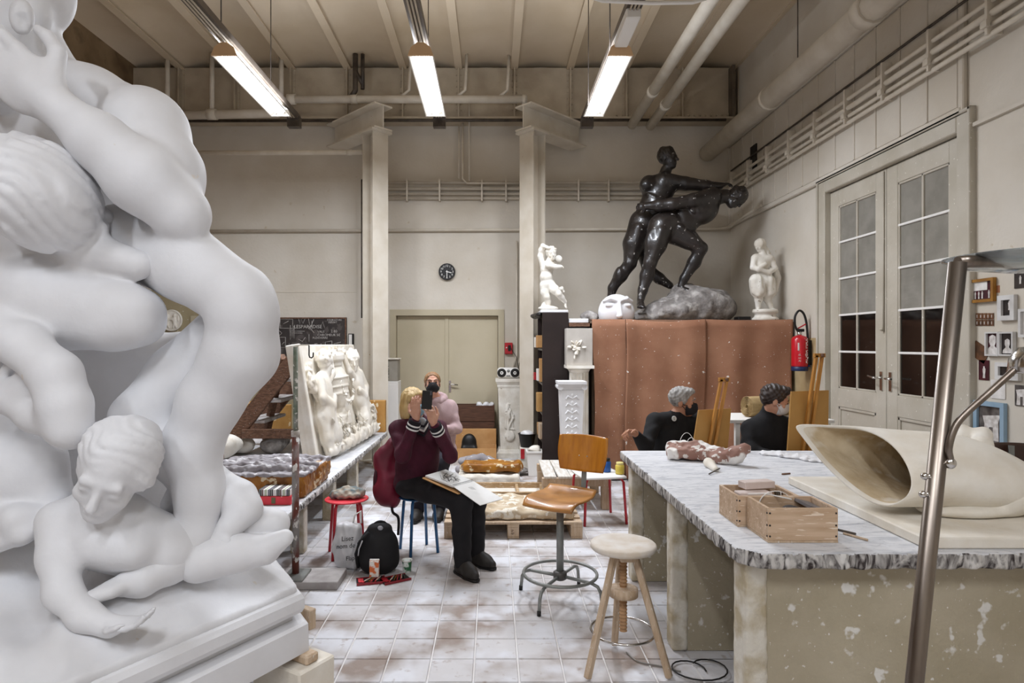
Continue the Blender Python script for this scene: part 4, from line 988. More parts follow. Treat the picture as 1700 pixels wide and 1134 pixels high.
# ================================================================== RELIEF ON THE BENCH
rl = bpy.data.objects.new('relief_panel', None); COL.objects.link(rl)
tag(rl, 'large white plaster relief of two children beside an urn, leaning on the bench', 'relief')
RB = .49
xa = Vector((.066, 1, 0)).normalized(); lean = .16
zz = Vector((-math.sin(lean), .015, math.cos(lean))); ya = zz.cross(xa).normalized(); zz = xa.cross(ya)
rl.matrix_world = Matrix.Translation((-1.79, 6.20, RB)) @ Matrix((xa, ya, zz)).transposed().to_4x4()
rl.rotation_mode = 'XYZ'
S = SDF(.0095); RL, RH = 2.12, 1.20
S.box((RL / 2, .06, RH / 2), (RL / 2, .055, RH / 2), rd=.012, k=.01)
S.box((.03, -.02, RH / 2), (.03, .06, RH / 2), rd=.01, k=.01)
rnd = random.Random(3)
def body(x, f):
    # child in three-quarter view; f = +1 facing the urn on the right, -1 on the left
    P = head(S, (x + .10 * f, -.13, .98), (f * .8, -.55, -.25), (-.1 * f, 0, 1), .27, k=.015)
    S.ell(P(0, -.06, .17), (.11, .12, .10), k=.015, disp=curl_disp(55, .010))
    S.ell((x, -.09, .70), (.17, .12, .20), k=.04); S.ell((x - .04 * f, -.10, .50), (.18, .13, .18), k=.04); S.chain([(x + .07 * f, -.10, .85), (x + .09 * f, -.12, .90)], [.07, .06], .03)
    S.chain([(x - .13 * f, -.12, .80), (x - .20 * f, -.16, .62), (x - .02 * f, -.20, .52), (x + .12 * f, -.18, .60)], [.07, .06, .055, .04], .02)
    S.chain([(x + .14 * f, -.10, .78), (x + .30 * f, -.12, .86), (x + .36 * f, -.10, 1.02)], [.06, .05, .04], .02)
    S.ell((x + .37 * f, -.10, 1.08), (.05, .04, .06), k=.02, disp=curl_disp(60, .012))
    S.chain([(x - .06 * f, -.10, .42), (x + .02 * f, -.14, .22), (x + .1 * f, -.12, .05)], [.13, .11, .07], .03, disp=strand_disp((.2, 0, 1), 60, .008))
    S.chain([(x - .14 * f, -.08, .42), (x - .14 * f, -.10, .2), (x - .12 * f, -.1, .05)], [.11, .09, .07], .03, disp=strand_disp((.2, 0, 1), 60, .008))
    S.chain([(x - .20 * f, -.03, .98), (x - .25 * f, -.05, .80), (x - .17 * f, -.06, .62)], [.03, .06, .03], .02, disp=curl_disp(60, .010))
body(.48, 1); body(1.72, -1)
ux = 1.10
def urn(X, Y, Z):
    r_ = np.sqrt((X - ux) ** 2 + (Y + .0) ** 2)
    prof = np.interp(np.asarray(Z).ravel(), [.30, .36, .40, .45, .60, .80, .88, .92, .98, 1.0, 1.06, 1.08], [.16, .16, .10, .09, .17, .21, .16, .13, .15, .20, .21, .18]).reshape(np.shape(Z))
    return (r_ - prof) * .8
S.custom(urn, (ux - .24, -.24, .30), (ux + .24, .1, 1.08), k=.01)
for zc in (.62, .70, .80, .95): S.custom(lambda X, Y, Z, zc=zc: np.sqrt((np.sqrt((X - ux) ** 2 + Y ** 2) - np.interp(zc, [.6, .8, .88, .95], [.17, .21, .16, .14])) ** 2 + (Z - zc) ** 2) - .014, (ux - .25, -.25, zc - .02), (ux + .25, .1, zc + .02), k=.008)
def leaf(x, y, z, s_):
    a_ = Vector((rnd.uniform(-1, 1), rnd.uniform(-1, .2), rnd.uniform(-1, 1))).normalized(); b_ = a_.orthogonal().normalized(); c_ = a_.cross(b_)
    S.ell((x, y, z), (s_, s_ * .5, s_ * .2), (a_, b_, c_), k=.003)
for i in range(120):                                                   # foliage and rock along the foot
    leaf(rnd.uniform(.35, 2.15), -.10 - rnd.uniform(0, .14), rnd.uniform(.03, .42) * rnd.uniform(.5, 1), rnd.uniform(.035, .062))
for i in range(26):
    t = i / 25; leaf(.86 + .48 * t, -.20, .50 + .25 * abs(2 * t - 1) ** 2 + rnd.uniform(-.03, .03), rnd.uniform(.03, .05))
for i in range(12): leaf(ux + rnd.uniform(-.14, .14), -.10 + rnd.uniform(-.06, .06), 1.10 + rnd.uniform(-.02, .07), rnd.uniform(.03, .05))
S.chain([(.30, -.14, .06), (.9, -.20, .07), (1.5, -.20, .08), (2.10, -.15, .09)], [.045, .06, .065, .06], .03, disp=curl_disp(34, .014))
S.ell((2.15, -.05, .16), (.14, .12, .16), k=.05, disp=curl_disp(24, .02)); S.ell((2.12, -.05, .36), (.07, .09, .16), k=.05, disp=curl_disp(24, .02))
for i in range(9): leaf(2.1 + rnd.uniform(-.1, .12), -.14, rnd.uniform(.1, .5), .06)
S.mesh('carved_panel', 'plaster_warm', rl, local=True, squash=.72, clip=((-.05, -.4, 0), (2.4, .2, 1.3)))

# round medallion on the partition
md = empty('medallion', W(285, 532, 9.80), 'round white plaster medallion on the khaki partition wall', 'medallion')
c0 = W(285, 532, 9.80)
MB().lathe(c0 + Vector((0, .012, 0)), [(.165, 0), (.172, .012), (.168, .03), (.15, .034), (.148, .026)], 32, axis=(0, -1, 0)).build('disc', 'plaster_old', md)
S = SDF(.007)
for s_ in (-1, 1):
    x = c0.x + s_ * .055; y = c0.y - .02
    S.ell((x, y, c0.z + .075), (.026, .02, .03), k=.01); S.ell((x, y, c0.z + .0), (.04, .022, .055), k=.015); S.chain([(x, y, c0.z + .03), (c0.x - s_ * .03, y - .01, c0.z + .01)], [.018, .014], .01); S.chain([(x, y, c0.z - .04), (x + s_ * .03, y, c0.z - .11)], [.022, .014], .01); S.chain([(x, y, c0.z - .04), (x - s_ * .02, y, c0.z - .11)], [.022, .014], .01)
    S.ell((x + s_ * .055, y, c0.z + .03), (.02, .015, .045), k=.01)
S.mesh('relief_figures', 'plaster_old', md)
# ================================================================== WORK TABLE (right)
def two_mat(o, top, side, zth=.6):
    me = o.data; me.materials.clear(); me.materials.append(M[top]); me.materials.append(M[side])
    for p in me.polygons: p.material_index = 0 if p.normal.z > zth else 1
TZ = .895; TX0, TX1, TY0, TY1 = .935, 2.95, 2.35, 4.62
wt = empty('masonry_work_table', (1.9, 3.5, 0), 'heavy masonry work table with a plaster-caked grey top', 'table')
S = SDF(.011); S.box(((TX0 + TX1) / 2, (TY0 + TY1) / 2, TZ - .032), ((TX1 - TX0) / 2, (TY1 - TY0) / 2, .032), rd=.012, k=.01)
def chip(f, G):
    X = G[0][:, None, None]; Y = G[1][None, :, None]; Z = G[2][None, None, :]
    e = np.minimum(np.abs(X - TX0), np.abs(Y - TY0)); w = np.clip(1 - e / .05, 0, 1)
    n = np.sin(X * 41 + 3 * np.sin(Y * 23)) * np.sin(Y * 37 + 2 * np.sin(X * 19)) + .7 * np.sin(X * 90 + Y * 77) + .5 * np.sin(Z * 120 + X * 60 + Y * 60)
    f = f + .0026 * n * w
    return np.maximum(f, -((X - TX0) + (Y - TY0)) * .707 + .055)
two_mat(S.mesh('table_top', 'dusty', wt, post=chip), 'dusty', 'dusty_edge')
for y0, y1, w_ in ((2.43, 2.56, 1.05), (3.42, 3.54, 1.05), (4.42, 4.54, 1.05)):
    sp = MB().box((TX0 + .13, y0 + .006, 0), (TX1 - .08, y1 - .006, TZ - .064), .004).build('support_wall', 'masonry', wt)
    S = SDF(.012); S.box((TX0 + .09, (y0 + y1) / 2, (TZ - .064) / 2), (.045, (y1 - y0) / 2, (TZ - .064) / 2), rd=.012, k=.01)
    S.mesh('corner_post', 'masonry_post', sp, post=lambda f, G: f + .0018 * np.sin(G[2][None, None, :] * 47 + 2 * np.sin(G[0][:, None, None] * 70)) * np.sin(G[1][None, :, None] * 60 + G[2][None, None, :] * 33))
# plaster slab on the table
MB().box((1.65, 2.39, TZ + .001), (2.85, 3.5, TZ + .045), .006).build('plaster_slab', 'plaster_warm', label='flat white plaster slab under the hollow mould', cat='slab')
# hollow torso mould
rim = [(1311,704,3.10),(1340,701,3.10),(1375,703,3.05),(1415,704,3.0),(1455,716,2.92),(1488,742,2.80),(1508,775,2.68),(1516,808,2.60),(1503,834,2.60),(1472,850,2.68),(1438,838,2.76),(1405,815,2.84),(1375,787,2.92),(1350,760,2.98),(1332,735,3.04),(1318,717,3.08)]
R0 = [W(*p) for p in rim]; n = len(R0); c0 = sum(R0, Vector()) / n
def ringi(cpx, cpy, cD, hw, hh, i, tilt):
    a_ = -2 * PI * i / n + PI * 1.02
    c = W(cpx, cpy, cD); return c + Vector((math.cos(a_) * hw * tilt, math.cos(a_) * hw * -.95, math.sin(a_) * hh))
stations = [(1560, 786, 2.86, .27, .195, .20), (1600, 790, 2.88, .29, .19, .15), (1640, 800, 2.92, .30, .17, .12), (1690, 815, 2.95, .24, .13, .12), (1725, 822, 2.97, .15, .09, .12), (1735, 822, 2.97, .04, .03, .12)]
rings = [R0]
for st_ in stations: rings.append([ringi(*st_[:3], st_[3], st_[4], i, st_[5]) for i in range(n)])
rings.insert(1, [R0[i] * .5 + rings[1][i] * .5 for i in range(n)])
m = MB(); vs = [v for r_ in rings for v in r_]; fs = []
for j in range(len(rings) - 1):
    for i in range(n): fs.append((j * n + i, j * n + (i + 1) % n, (j + 1) * n + (i + 1) % n, (j + 1) * n + i))
fs.append(tuple((len(rings) - 1) * n + i for i in range(n)))
m.add(vs, fs, True)
hm = empty('hollow_plaster_mould', (1.9, 2.85, TZ + .045), 'hollow white plaster torso mould lying on its side, open end to the left', 'mould')
o = m.build('shell', 'plaster_warm', hm)
bm = bmesh.new(); bm.from_mesh(o.data); bmesh.ops.recalc_face_normals(bm, faces=bm.faces); bm.to_mesh(o.data); bm.free()
zmin = TZ + .05
for v in o.data.vertices:
    wz = v.co.z + hm.location.z
    if wz < zmin + .02: v.co.z = zmin + .02 - hm.location.z
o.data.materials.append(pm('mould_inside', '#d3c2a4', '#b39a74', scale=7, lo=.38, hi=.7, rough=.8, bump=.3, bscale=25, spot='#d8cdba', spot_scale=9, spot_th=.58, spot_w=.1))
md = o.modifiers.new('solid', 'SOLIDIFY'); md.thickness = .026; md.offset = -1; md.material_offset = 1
ss = o.modifiers.new('sub', 'SUBSURF'); ss.levels = 2; ss.render_levels = 2
S = SDF(.010); S.ell(W(1672, 822, 2.72), (.12, .10, .085), k=.04); S.ell(W(1700, 800, 2.8), (.12, .12, .09), k=.04); S.ell(W(1600, 845, 2.72), (.20, .1, .035), k=.04)
S.mesh('shoulder_bulge', 'plaster_warm', hm, clip=((0, 1, zmin - .004), (4, 5, 3)))
S = SDF(.008); S.ell(W(1598, 714, 3.25), (.035, .03, .03), k=.02); S.chain([W(1600, 722, 3.22), W(1632, 722, 3.2), W(1630, 740, 3.1)], [.03, .034, .05], .03)
S.mesh('knob', 'plaster_warm', hm)

# tool boxes
def toolbox(x0, x1, y0, y1, h, label):
    e = empty('wooden_tray', ((x0 + x1) / 2, (y0 + y1) / 2, TZ), label, 'box', 'wooden tool trays on the work table'); t = .012; z0 = TZ + .001
    MB().box((x0, y0, z0), (x1, y1, z0 + .008)).build('bottom', 'wood_pale', e)
    for nm, a_, b_ in (('front_board', (x0, y0), (x1, y0 + t)), ('back_board', (x0, y1 - t), (x1, y1)), ('side_board', (x0, y0 + t), (x0 + t, y1 - t)), ('side_board', (x1 - t, y0 + t), (x1, y1 - t))):
        MB().box((*a_, z0 + .008), (*b_, z0 + h), .002).build(nm, traywood, e)
    for z in (.025, h / 2, h - .02):
        for x in (x0 + .008, x1 - .008): MB().sphere((x, y0 - .0005, z0 + z), (.004, .003, .004), 8, 5).build('nail', 'black', e)
        MB().sphere((x0 - .0005, y0 + .006, z0 + z), (.003, .004, .004), 8, 5).build('nail', 'black', e)
    return e
traywood = pm('tray_wood', '#cbb095', '#b89a7c', scale=5, stretch=(1, 6, 8), rough=.6, spot='#e0cdb8', spot_scale=12, spot_th=.62)
toolbox(1.085, 1.362, 2.47, 2.672, .136, 'front wooden tray of tools at the table corner, nailed sides')
toolbox(1.050, 1.318, 2.685, 2.905, .132, 'rear wooden tray behind the one at the table corner')
def lump(name, c, r, mat, label, cat, seed, amp=.004, group=None, res=.004):
    c = Vector(c); S = SDF(res); rnd = random.Random(seed)
    S.ell(c, r, k=.01)
    for _ in range(3): S.ell(c + Vector((rnd.uniform(-.5, .5) * r[0], rnd.uniform(-.5, .5) * r[1], rnd.uniform(-.2, .4) * r[2])), (r[0] * .6, r[1] * .6, r[2] * .7), k=.01)
    f_ = 2.2 / max(r)
    return S.mesh(name, mat, label=label, cat=cat, group=group, post=lambda f, G: f + amp * np.sin(G[0][:, None, None] * f_ * 1.3 + seed) * np.sin(G[1][None, :, None] * f_ * 1.1) * np.sin(G[2][None, None, :] * f_ * 1.7 + 1))
stone = pm('dark_stone', '#4c4642', '#322d2a', scale=20, rough=.8, spot='#8e8880', spot_scale=60, spot_th=.62)
for i, (x, y, r_, lab) in enumerate(((1.155, 2.56, .045, 'left'), (1.225, 2.55, .05, 'middle'), (1.295, 2.53, .04, 'right'))):
    lump('stone', (x, y, TZ + .055 + r_ * .6), (r_, r_ * .9, r_ * .75), stone, lab + ' dark stone inside the front tool tray', 'stone', i)
m = MB(); m.obox((1.31, 2.60, TZ + .118), (.03, .075, .006), Matrix.Rotation(.25, 3, 'Y')); m.build('scraper_plate', pm('grey_plate', '#77757a', '#8b898c', scale=12, rough=.4, metal=.5), label='grey metal scraper plate leaning in the front tool tray', cat='scraper')
for i, (x, y, s_, lab) in enumerate(((1.16, 2.79, 0, 'low'), (1.20, 2.85, .035, 'upper'))):
    MB().obox((x, y, TZ + .112 + s_), (.075, .03, .016), rotz(.1 * (i + 1)), .003).build('pumice_block', pm('pink_stone', '#dccdc6', '#cdbbb2', scale=9, rough=.8), label='%s pinkish stone block lying over the rear tool tray' % lab, cat='block')
m = MB(); m.tube(arc((1.20, 2.66, TZ + .10), .075, 0, PI, 14, (1, .15, 0), (0, 0, .8)), .0022, 6); m.build('wire_loop', 'white', label='pale wire loop arching out of the tool trays', cat='wire')
m = MB(); m.tube([(1.10, 2.70, TZ + .137), (1.17, 2.69, TZ + .142), (1.24, 2.60, TZ + .14)], .003, 6); m.build('modelling_tool', 'white', label='thin pale stick lying across the two tool trays', cat='tool')
for i in range(4):
    x = 1.27 + .011 * i; MB().tube([(x, 2.78 + .02 * (i % 2), TZ + .04), (x + .01, 2.83, TZ + .118)], .008, 8).build('chisel', 'steel_tube', label='%s of the four small steel chisels in the rear tool tray' % ('leftmost', 'second from left', 'third from left', 'rightmost')[i], cat='chisel', group='chisels in the rear tray')
# flat bits on the table
for i, (px, py, L, a_, mt, nm, lab) in enumerate(((1420, 893, .10, 1.1, 'wood_pale', 'modelling_stick', 'short pale stick right of the front tool tray'), (1402, 884, .09, 1.0, 'dark_pipe', 'modelling_stick', 'thin dark stick right of the front tool tray'), (1305, 788, .06, 2.8, 'wood_dark', 'pencil_stub', 'brown stub lying in the middle of the work table'))):
    D = F * (HC - TZ) / (py - VY); p = W(px, py, D); d = Vector((math.cos(a_), -math.sin(a_), 0)) * L / 2
    MB().tube([p - d + Vector((0, 0, .005)), p + d + Vector((0, 0, .005))], .005, 8).build(nm, mt, label=lab, cat='tool')
# terracotta-brown broken plaster piece
S = SDF(.009); q = lambda px, py, D: W(px, py, D)
S.chain([W(1118, 743, 4.36), W(1160, 748, 4.28), W(1200, 760, 4.15)], [.05, .06, .06], .04); S.box(W(1150, 752, 4.25), (.17, .085, .035), (nrmz((.96, -.28, 0)), nrmz((.28, .96, 0)), (0, 0, 1)), rd=.02, k=.03)
S.chain([W(1195, 760, 4.12), W(1222, 756, 4.05), W(1238, 745, 4.05)], [.055, .05, .035], .03)
def rough(f, G):
    X = G[0][:, None, None]; Y = G[1][None, :, None]; Z = G[2][None, None, :]
    return f + .006 * np.sin(X * 50 + 3 * np.sin(Y * 31)) * np.sin(Y * 47 + Z * 30) + .004 * np.sin(X * 110) * np.sin(Z * 95 + Y * 50)
S.mesh('mould_fragment', pm('brick_clay', '#a27f72', '#8b6558', scale=9, rough=.8, spot='#ddd6cf', spot_scale=26, spot_th=.56, spot2=('#e8e4df', 5, .52)), post=rough, clip=((0, 3, TZ + .002), (4, 6, TZ + .16)), label='broken brownish mould piece on the far side of the work table', cat='fragment')
S = SDF(.006); S.chain([W(1176, 768, 4.02), W(1188, 780, 3.85)], [.032, .02], .01); S.ell(W(1178, 770, 3.98), (.035, .03, .028), k=.01)
S.mesh('plaster_tool', 'plaster_warm', clip=((0, 3, TZ + .001), (4, 6, 2)), label='white plaster-coated handle lying before the broken mould', cat='tool')
p = W(1186, 785, 3.8); MB().tube([(p.x - .05, p.y - .05, TZ + .006), (p.x + .05, p.y + .05, TZ + .02)], .004, 6).build('nail_rod', 'dark_pipe', label='thin dark rod crossing the plaster-coated handle', cat='rod')
cl = W(1140, 732, 4.5); m = MB(); m.tube(arc((cl.x, 4.5, TZ + .003), .06, .0, PI, 16, (1, 0, 0), (0, 0, 2.4)), .002, 6); m.build('wire_loop', 'white', label='larger wire loop standing behind the broken mould', cat='wire')
m = MB(); m.tube(arc((cl.x + .02, 4.46, TZ + .003), .05, .0, PI, 16, (1, .3, 0), (0, 0, 2.3)), .002, 6); m.build('wire_loop', 'white', label='smaller wire loop standing behind the broken mould', cat='wire')
S = SDF(.008)
for px, py, r_ in ((1282, 742, .09), (1308, 746, .10), (1325, 750, .09)): S.ell((W(px, py, 4.45).x, 4.45 - (py - 742) * .03, TZ + .006), (r_, .09, .014), k=.03)
S.mesh('crumpled_paper', 'plaster', clip=((0, 3, TZ + .001), (4, 6, 2)), post=rough, label='crumpled white paper at the far edge of the work table', cat='paper')

# ================================================================== SEATS
def ring_pts(c, r, n=32): return [Vector(c) + Vector((r * math.cos(2 * PI * i / n), r * math.sin(2 * PI * i / n), 0)) for i in range(n)]
# screw stool
sx, sy = .675, 3.24
e = empty('screw_stool', (sx, sy, 0), 'pale dusty wooden stool with a screw post and three splayed legs', 'stool')
SZ = .655
MB().lathe((sx, sy, SZ - .035), [(.10, -.003), (.160, .0), (.169, .010), (.169, .026), (.160, .034), (.12, .036), (.0005, .035)], 40).build('seat', pm('dusty_seat', '#e2dcd4', '#d0c2b0', scale=9, rough=.7, bump=.1), e)
MB().box((sx - .04, sy - .13, SZ - .062), (sx + .04, sy + .13, SZ - .035), .004).build('seat_batten', 'wood_pale', e)
prof = []
for i in range(44): prof.append((.021 if i % 2 else .0165, SZ - .062 - i * .0092))
MB().lathe((sx, sy, 0), prof, 16, False).build('screw_post', pm('screw_wood', '#b08a63', '#94704c', scale=9, rough=.6), e)
MB().lathe((sx, sy, .40), [(.06, -.025), (.075, -.02), (.075, .018), (.06, .024)], 24).build('hub', 'wood_pale', e)
for ang in (-150, -28, 90):
    a_ = math.radians(ang); d = Vector((math.cos(a_), math.sin(a_), 0))
    MB().bar(Vector((sx, sy, .615)) + d * .055, Vector((sx, sy, 0.012)) + d * .235, .034, .034, bev=.006).build('leg', 'wood_pale', e)
rg = MB(); rg.tube(ring_pts((sx - .0, sy + .02, .19), .163, 40), .007, 8, closed=True); rg.build('foot_ring', 'chrome', e)
# orange swivel chair
cx, cy = .443, 4.12
e = empty('swivel_chair', (cx, cy, 0), 'orange plywood swivel chair on a grey post with foot ring', 'chair')
fwd = Vector((-.57, -.82, 0)).normalized(); rt = Vector((fwd.y, -fwd.x, 0)) * -1; SZ = .675
def surf(fn, nu, nv, th, name, mat, parent, sub=1):
    vs = []; fs = []
    for j in range(nv + 1):
        for i in range(nu + 1): vs.append(fn(i / nu * 2 - 1, j / nv * 2 - 1))
    for j in range(nv):
        for i in range(nu):
            a_ = j * (nu + 1) + i; fs.append((a_, a_ + 1, a_ + nu + 2, a_ + nu + 1))
    o = MB().add(vs, fs, True).build(name, mat, parent); md = o.modifiers.new('s', 'SOLIDIFY'); md.thickness = th; md.offset = 0
    return o
def sqc(u, v, p=.30):   # rounded square
    s_ = max(abs(u), abs(v)); 
    if s_ < 1e-6: return u, v
    l = math.hypot(u, v); f_ = (s_ / l) ** p; return u * f_, v * f_
def seatf(u, v):
    u2, v2 = sqc(u, v); h = .198
    z = SZ - .018 * (1 - u * u) * (1 - v * v) - (.045 * max(0, v - .55) ** 2 / .2 if v > .55 else 0) + (.03 * max(0, -v - .5) ** 2 / .25)
    return Vector((cx, cy, z)) + rt * (u2 * h) + fwd * (v2 * h)
surf(seatf, 22, 22, .012, 'seat', 'ply_seat', e)
bc = Vector((cx, cy, .93)) - fwd * .235 + rt * .0 + Vector((.05, 0, 0))
def backf(u, v):
    u2, v2 = sqc(u, v, .22)
    return bc + rt * (u2 * .185 * (1 + .06 * v)) - fwd * (.02 * v2 - .03 * u2 * u2) + Vector((0, 0, v2 * .125))
surf(backf, 22, 14, .011, 'backrest', 'ply', e)
m = MB(); m.bar(bc - fwd * .012 + Vector((0, 0, -.06)), bc + fwd * .01 + Vector((0, 0, -.30)), .035, .008, up=fwd); m.bar(bc + fwd * .01 + Vector((0, 0, -.292)), Vector((cx, cy, SZ - .03)), .035, .008); m.build('back_post', 'grey_metal', e)
for uu in (-.25, .25): MB().sphere(bc + rt * uu * .12 + Vector((0, 0, -.02)) + fwd * .01, .006, 8, 5).build('rivet', 'chrome', e)
m = MB(); m.tube([(cx, cy, .16), (cx, cy, SZ - .05)], .024, 14); m.lathe((cx, cy, SZ - .05), [(.024, 0), (.07, .02), (.07, .026)], 16); m.build('post', 'grey_metal', e)
m = MB(); m.lathe((cx, cy, .15), [(.03, -.02), (.045, -.01), (.045, .03), (.03, .04)], 16)
m.build('hub', pm('dark_hub', '#4b4845', '#5a5754', scale=9, rough=.5, metal=.3), e)
for ang in (-20, 70, 160, 250):
    a_ = math.radians(ang - 12); d = Vector((math.cos(a_), math.sin(a_), 0)); c_ = Vector((cx, cy, 0))
    MB().tube([c_ + d * .03 + Vector((0, 0, .155)), c_ + d * .22 + Vector((0, 0, .150)), c_ + d * .265 + Vector((0, 0, .135)), c_ + d * .285 + Vector((0, 0, .10)), c_ + d * .295 + Vector((0, 0, .02))], .011, 10).build('leg', 'grey_metal', e)
    MB().tube([c_ + d * .2955 + Vector((0, 0, .03)), c_ + d * .297 + Vector((0, 0, .001))], .013, 10).build('rubber_foot', 'black', e)
MB().tube(ring_pts((cx, cy, .172), .240, 44), .0105, 10, closed=True).build('foot_ring', 'grey_metal', e)
# four-legged metal stools
def metal_stool(x, y, h, rad, rot, leg_mat, top_mat, label, square=False, spread=1.12, top_th=.012):
    e = empty('metal_stool', (x, y, 0), label, 'stool', 'metal stools')
    if square: 
        o = surf(lambda u, v: Vector((x, y, h - .01)) + rotz(rot) @ Vector((*[c * rad for c in sqc(u, v, .15)], 0)), 8, 8, .018, 'seat', top_mat, e)
    else: MB().lathe((x, y, h - top_th), [(rad - .004, 0), (rad, .003), (rad, top_th - .003), (rad - .006, top_th), (.001, top_th + .0005)], 36).build('seat', top_mat, e)
    for i in range(4):
        a_ = rot + PI / 4 + i * PI / 2; d = Vector((math.cos(a_), math.sin(a_), 0)); c_ = Vector((x, y, 0)); rr = rad * (1.2 if square else .80)
        MB().tube([c_ + d * rr * .3 + Vector((0, 0, h - top_th - .012)), c_ + d * rr * .9 + Vector((0, 0, h - top_th - .013)), c_ + d * rr + Vector((0, 0, h - top_th - .045)), c_ + d * rr * spread * 1.12 + Vector((0, 0, .0))], .0125, 10).build('leg', leg_mat, e)
    return e
metal_stool(-1.165, 5.0, .45, .172, .35, 'red', 'pinkred', 'round red metal stool holding a small cloth bag')
metal_stool(-.60, 5.09, .45, .165, .5, 'blue', 'blue', 'blue metal stool under the woman taking a photo')
metal_stool(-.62, 6.55, .45, .165, .1, 'blue', 'blue', 'blue metal stool under the woman in the pink hooded top')
metal_stool(1.01, 6.0, .445, .215, .18, 'red', 'white', 'white-topped square stool with red legs and paint jars', square=True, spread=1.0)
# low slatted table behind the chair
e = empty('slatted_low_table', (.82, 6.9, 0), 'low whitewashed slatted table behind the orange chair', 'table')
for i in range(5):
    x = .52 + .135 * i; MB().obox((x + .065, 6.75, .335), (.062, .45, .012), rotz(.02 * (i % 2) - .01), .003).build('slat', pm('whitewashed_slat', '#dedbd5', '#c4bbae', scale=6, stretch=(6, 1, 1), rough=.7), e)
for y in (6.36, 7.1): MB().box((.50, y - .03, .24), (1.2, y + .03, .322), .004).build('bearer', 'wood_pale', e)
for x in (.55, 1.15):
    for y in (6.38, 7.1): MB().box((x - .045, y - .045, 0), (x + .045, y + .045, .24), .004).build('leg', 'wood_pale', e)
# paint jars on the red-legged stool
def jar(name, c, r, h, col, lid, label):
    e = empty(name, c, label, 'jar'); MB().lathe(c, [(r * .9, 0), (r, .006), (r, h * .72), (r * .75, h * .82)], 20).build('jar_body', col, e)
    MB().lathe(Vector(c) + Vector((0, 0, h * .80)), [(r * .82, 0), (r * .82, h * .2), (r * .7, h * .205)], 20).build('lid', lid, e)
jar('paint_jar', W(1007, 783, 6.05) * 1 + Vector((0, 0, -(W(1007, 783, 6.05).z - .446))), .042, .13, pm('blue_paint', '#22539b', rough=.3), 'black', 'blue paint jar with black lid on the red-legged stool')
jar('paint_jar', Vector((W(1029, 785, 5.95).x, 5.95, .446)), .042, .11, pm('yellow_paint', '#d9c04f', rough=.4), pm('yellow_lid', '#e3d489', rough=.4), 'yellow paint jar on the red-legged stool')

# dark plywood chair at the right edge, by the wall
e = empty('plywood_chair', (3.15, 3.75, 0), 'dark brown plywood chair at the right edge by the photo wall', 'chair')
darkply = pm('dark_ply', '#4a2f25', '#38231b', scale=5, rough=.35, coat=.2)
surf(lambda u, v: Vector((3.30, 4.02, .96)) + Vector((.24 * sqc(u, v, .3)[0], .05 * u * u * -1 + .02, .085 * sqc(u, v, .3)[1])), 20, 10, .011, 'backrest', darkply, e)
surf(lambda u, v: Vector((3.25, 3.80, .56)) + Vector((.20 * sqc(u, v, .3)[0], .19 * sqc(u, v, .3)[1], -.015 * (1 - u * u))), 16, 16, .011, 'seat', darkply, e)
MB().bar((3.32, 4.01, 1.03), (3.28, 3.96, .57), .035, .008, up=(0, -1, 0)).build('back_post', 'grey_metal', e)
MB().tube([(3.25, 3.80, .10), (3.25, 3.80, .545)], .022, 12).build('post', 'grey_metal', e)
for i in range(4):
    a_ = PI / 4 + i * PI / 2; d = Vector((math.cos(a_), math.sin(a_), 0)); MB().tube([Vector((3.25, 3.80, .12)), Vector((3.25, 3.80, .11)) + d * .2, Vector((3.25, 3.80, 0.012)) + d * .27], .011, 8).build('leg', 'grey_metal', e)

# ================================================================== FLOOR LAMP WITH GLASS DISH (right foreground)
e = empty('floor_lamp', (.84, 1.2, 0), 'brushed steel floor lamp with a glass dish and a side reading arm', 'lamp')
D = 1.2; top = W(1590, 436, D); bot = W(1518, 1134, D); dv = (bot - top).normalized(); foot_p = top + dv * ((top.z - .02) / -dv.z)
MB().tube([foot_p, top], .0155, 20).build('pole', 'steel_tube', e)
MB().lathe((foot_p.x, foot_p.y, 0), [(.14, 0), (.145, .006), (.13, .018), (.02, .024)], 32).build('base', 'steel_tube', e)
gc = W(1731, 431, D + .04)
glass = pm('dish_glass', '#eef4f4', rough=.08, trans=.88, ior=1.45)
MB().lathe(gc, [(.02, -.022), (.07, -.020), (.13, -.010), (.163, .004), (.165, .008), (.13, -.003), (.07, -.013), (.02, -.015)], 48).build('glass_dish', glass, e)
MB().lathe(gc, [(.055, -.012), (.06, .012), (.05, .02)], 24).build('lamp_holder', 'steel_tube', e)
MB().tube([top, top + Vector((.02, 0, .002)), gc + Vector((-.05, 0, -.004))], .012, 12).build('dish_arm', 'steel_tube', e)
arm = [W(1562, 770, D), W(1577, 765, D - .01), W(1575, 745, D - .02), W(1583, 715, D - .02), W(1600, 690, D - .02), W(1650, 645, D - .02), W(1700, 600, D - .02), W(1715, 587, D - .02)]
MB().tube(smooth(arm, 5), .0062, 10).build('reading_arm', 'steel_tube', e)
MB().sphere(W(1577, 769, D - .012), .011, 12, 8).build('arm_joint', 'chrome', e)
MB().lathe(W(1712, 606, D - .02), [(.004, .035), (.02, .033), (.034, .012), (.036, -.012), (.032, -.016)], 24).build('reading_lamp_head', 'chrome', e)
for py in (790, 820): 
    p = W(1590 - (py - 436) * 72 / 698, py, D); MB().tube([p, p + Vector((-.022, -.004, 0))], .004, 8).build('clamp_screw', 'chrome', e); MB().sphere(p + Vector((-.024, -.004, 0)), .007, 10, 6).build('knob', 'chrome', e)
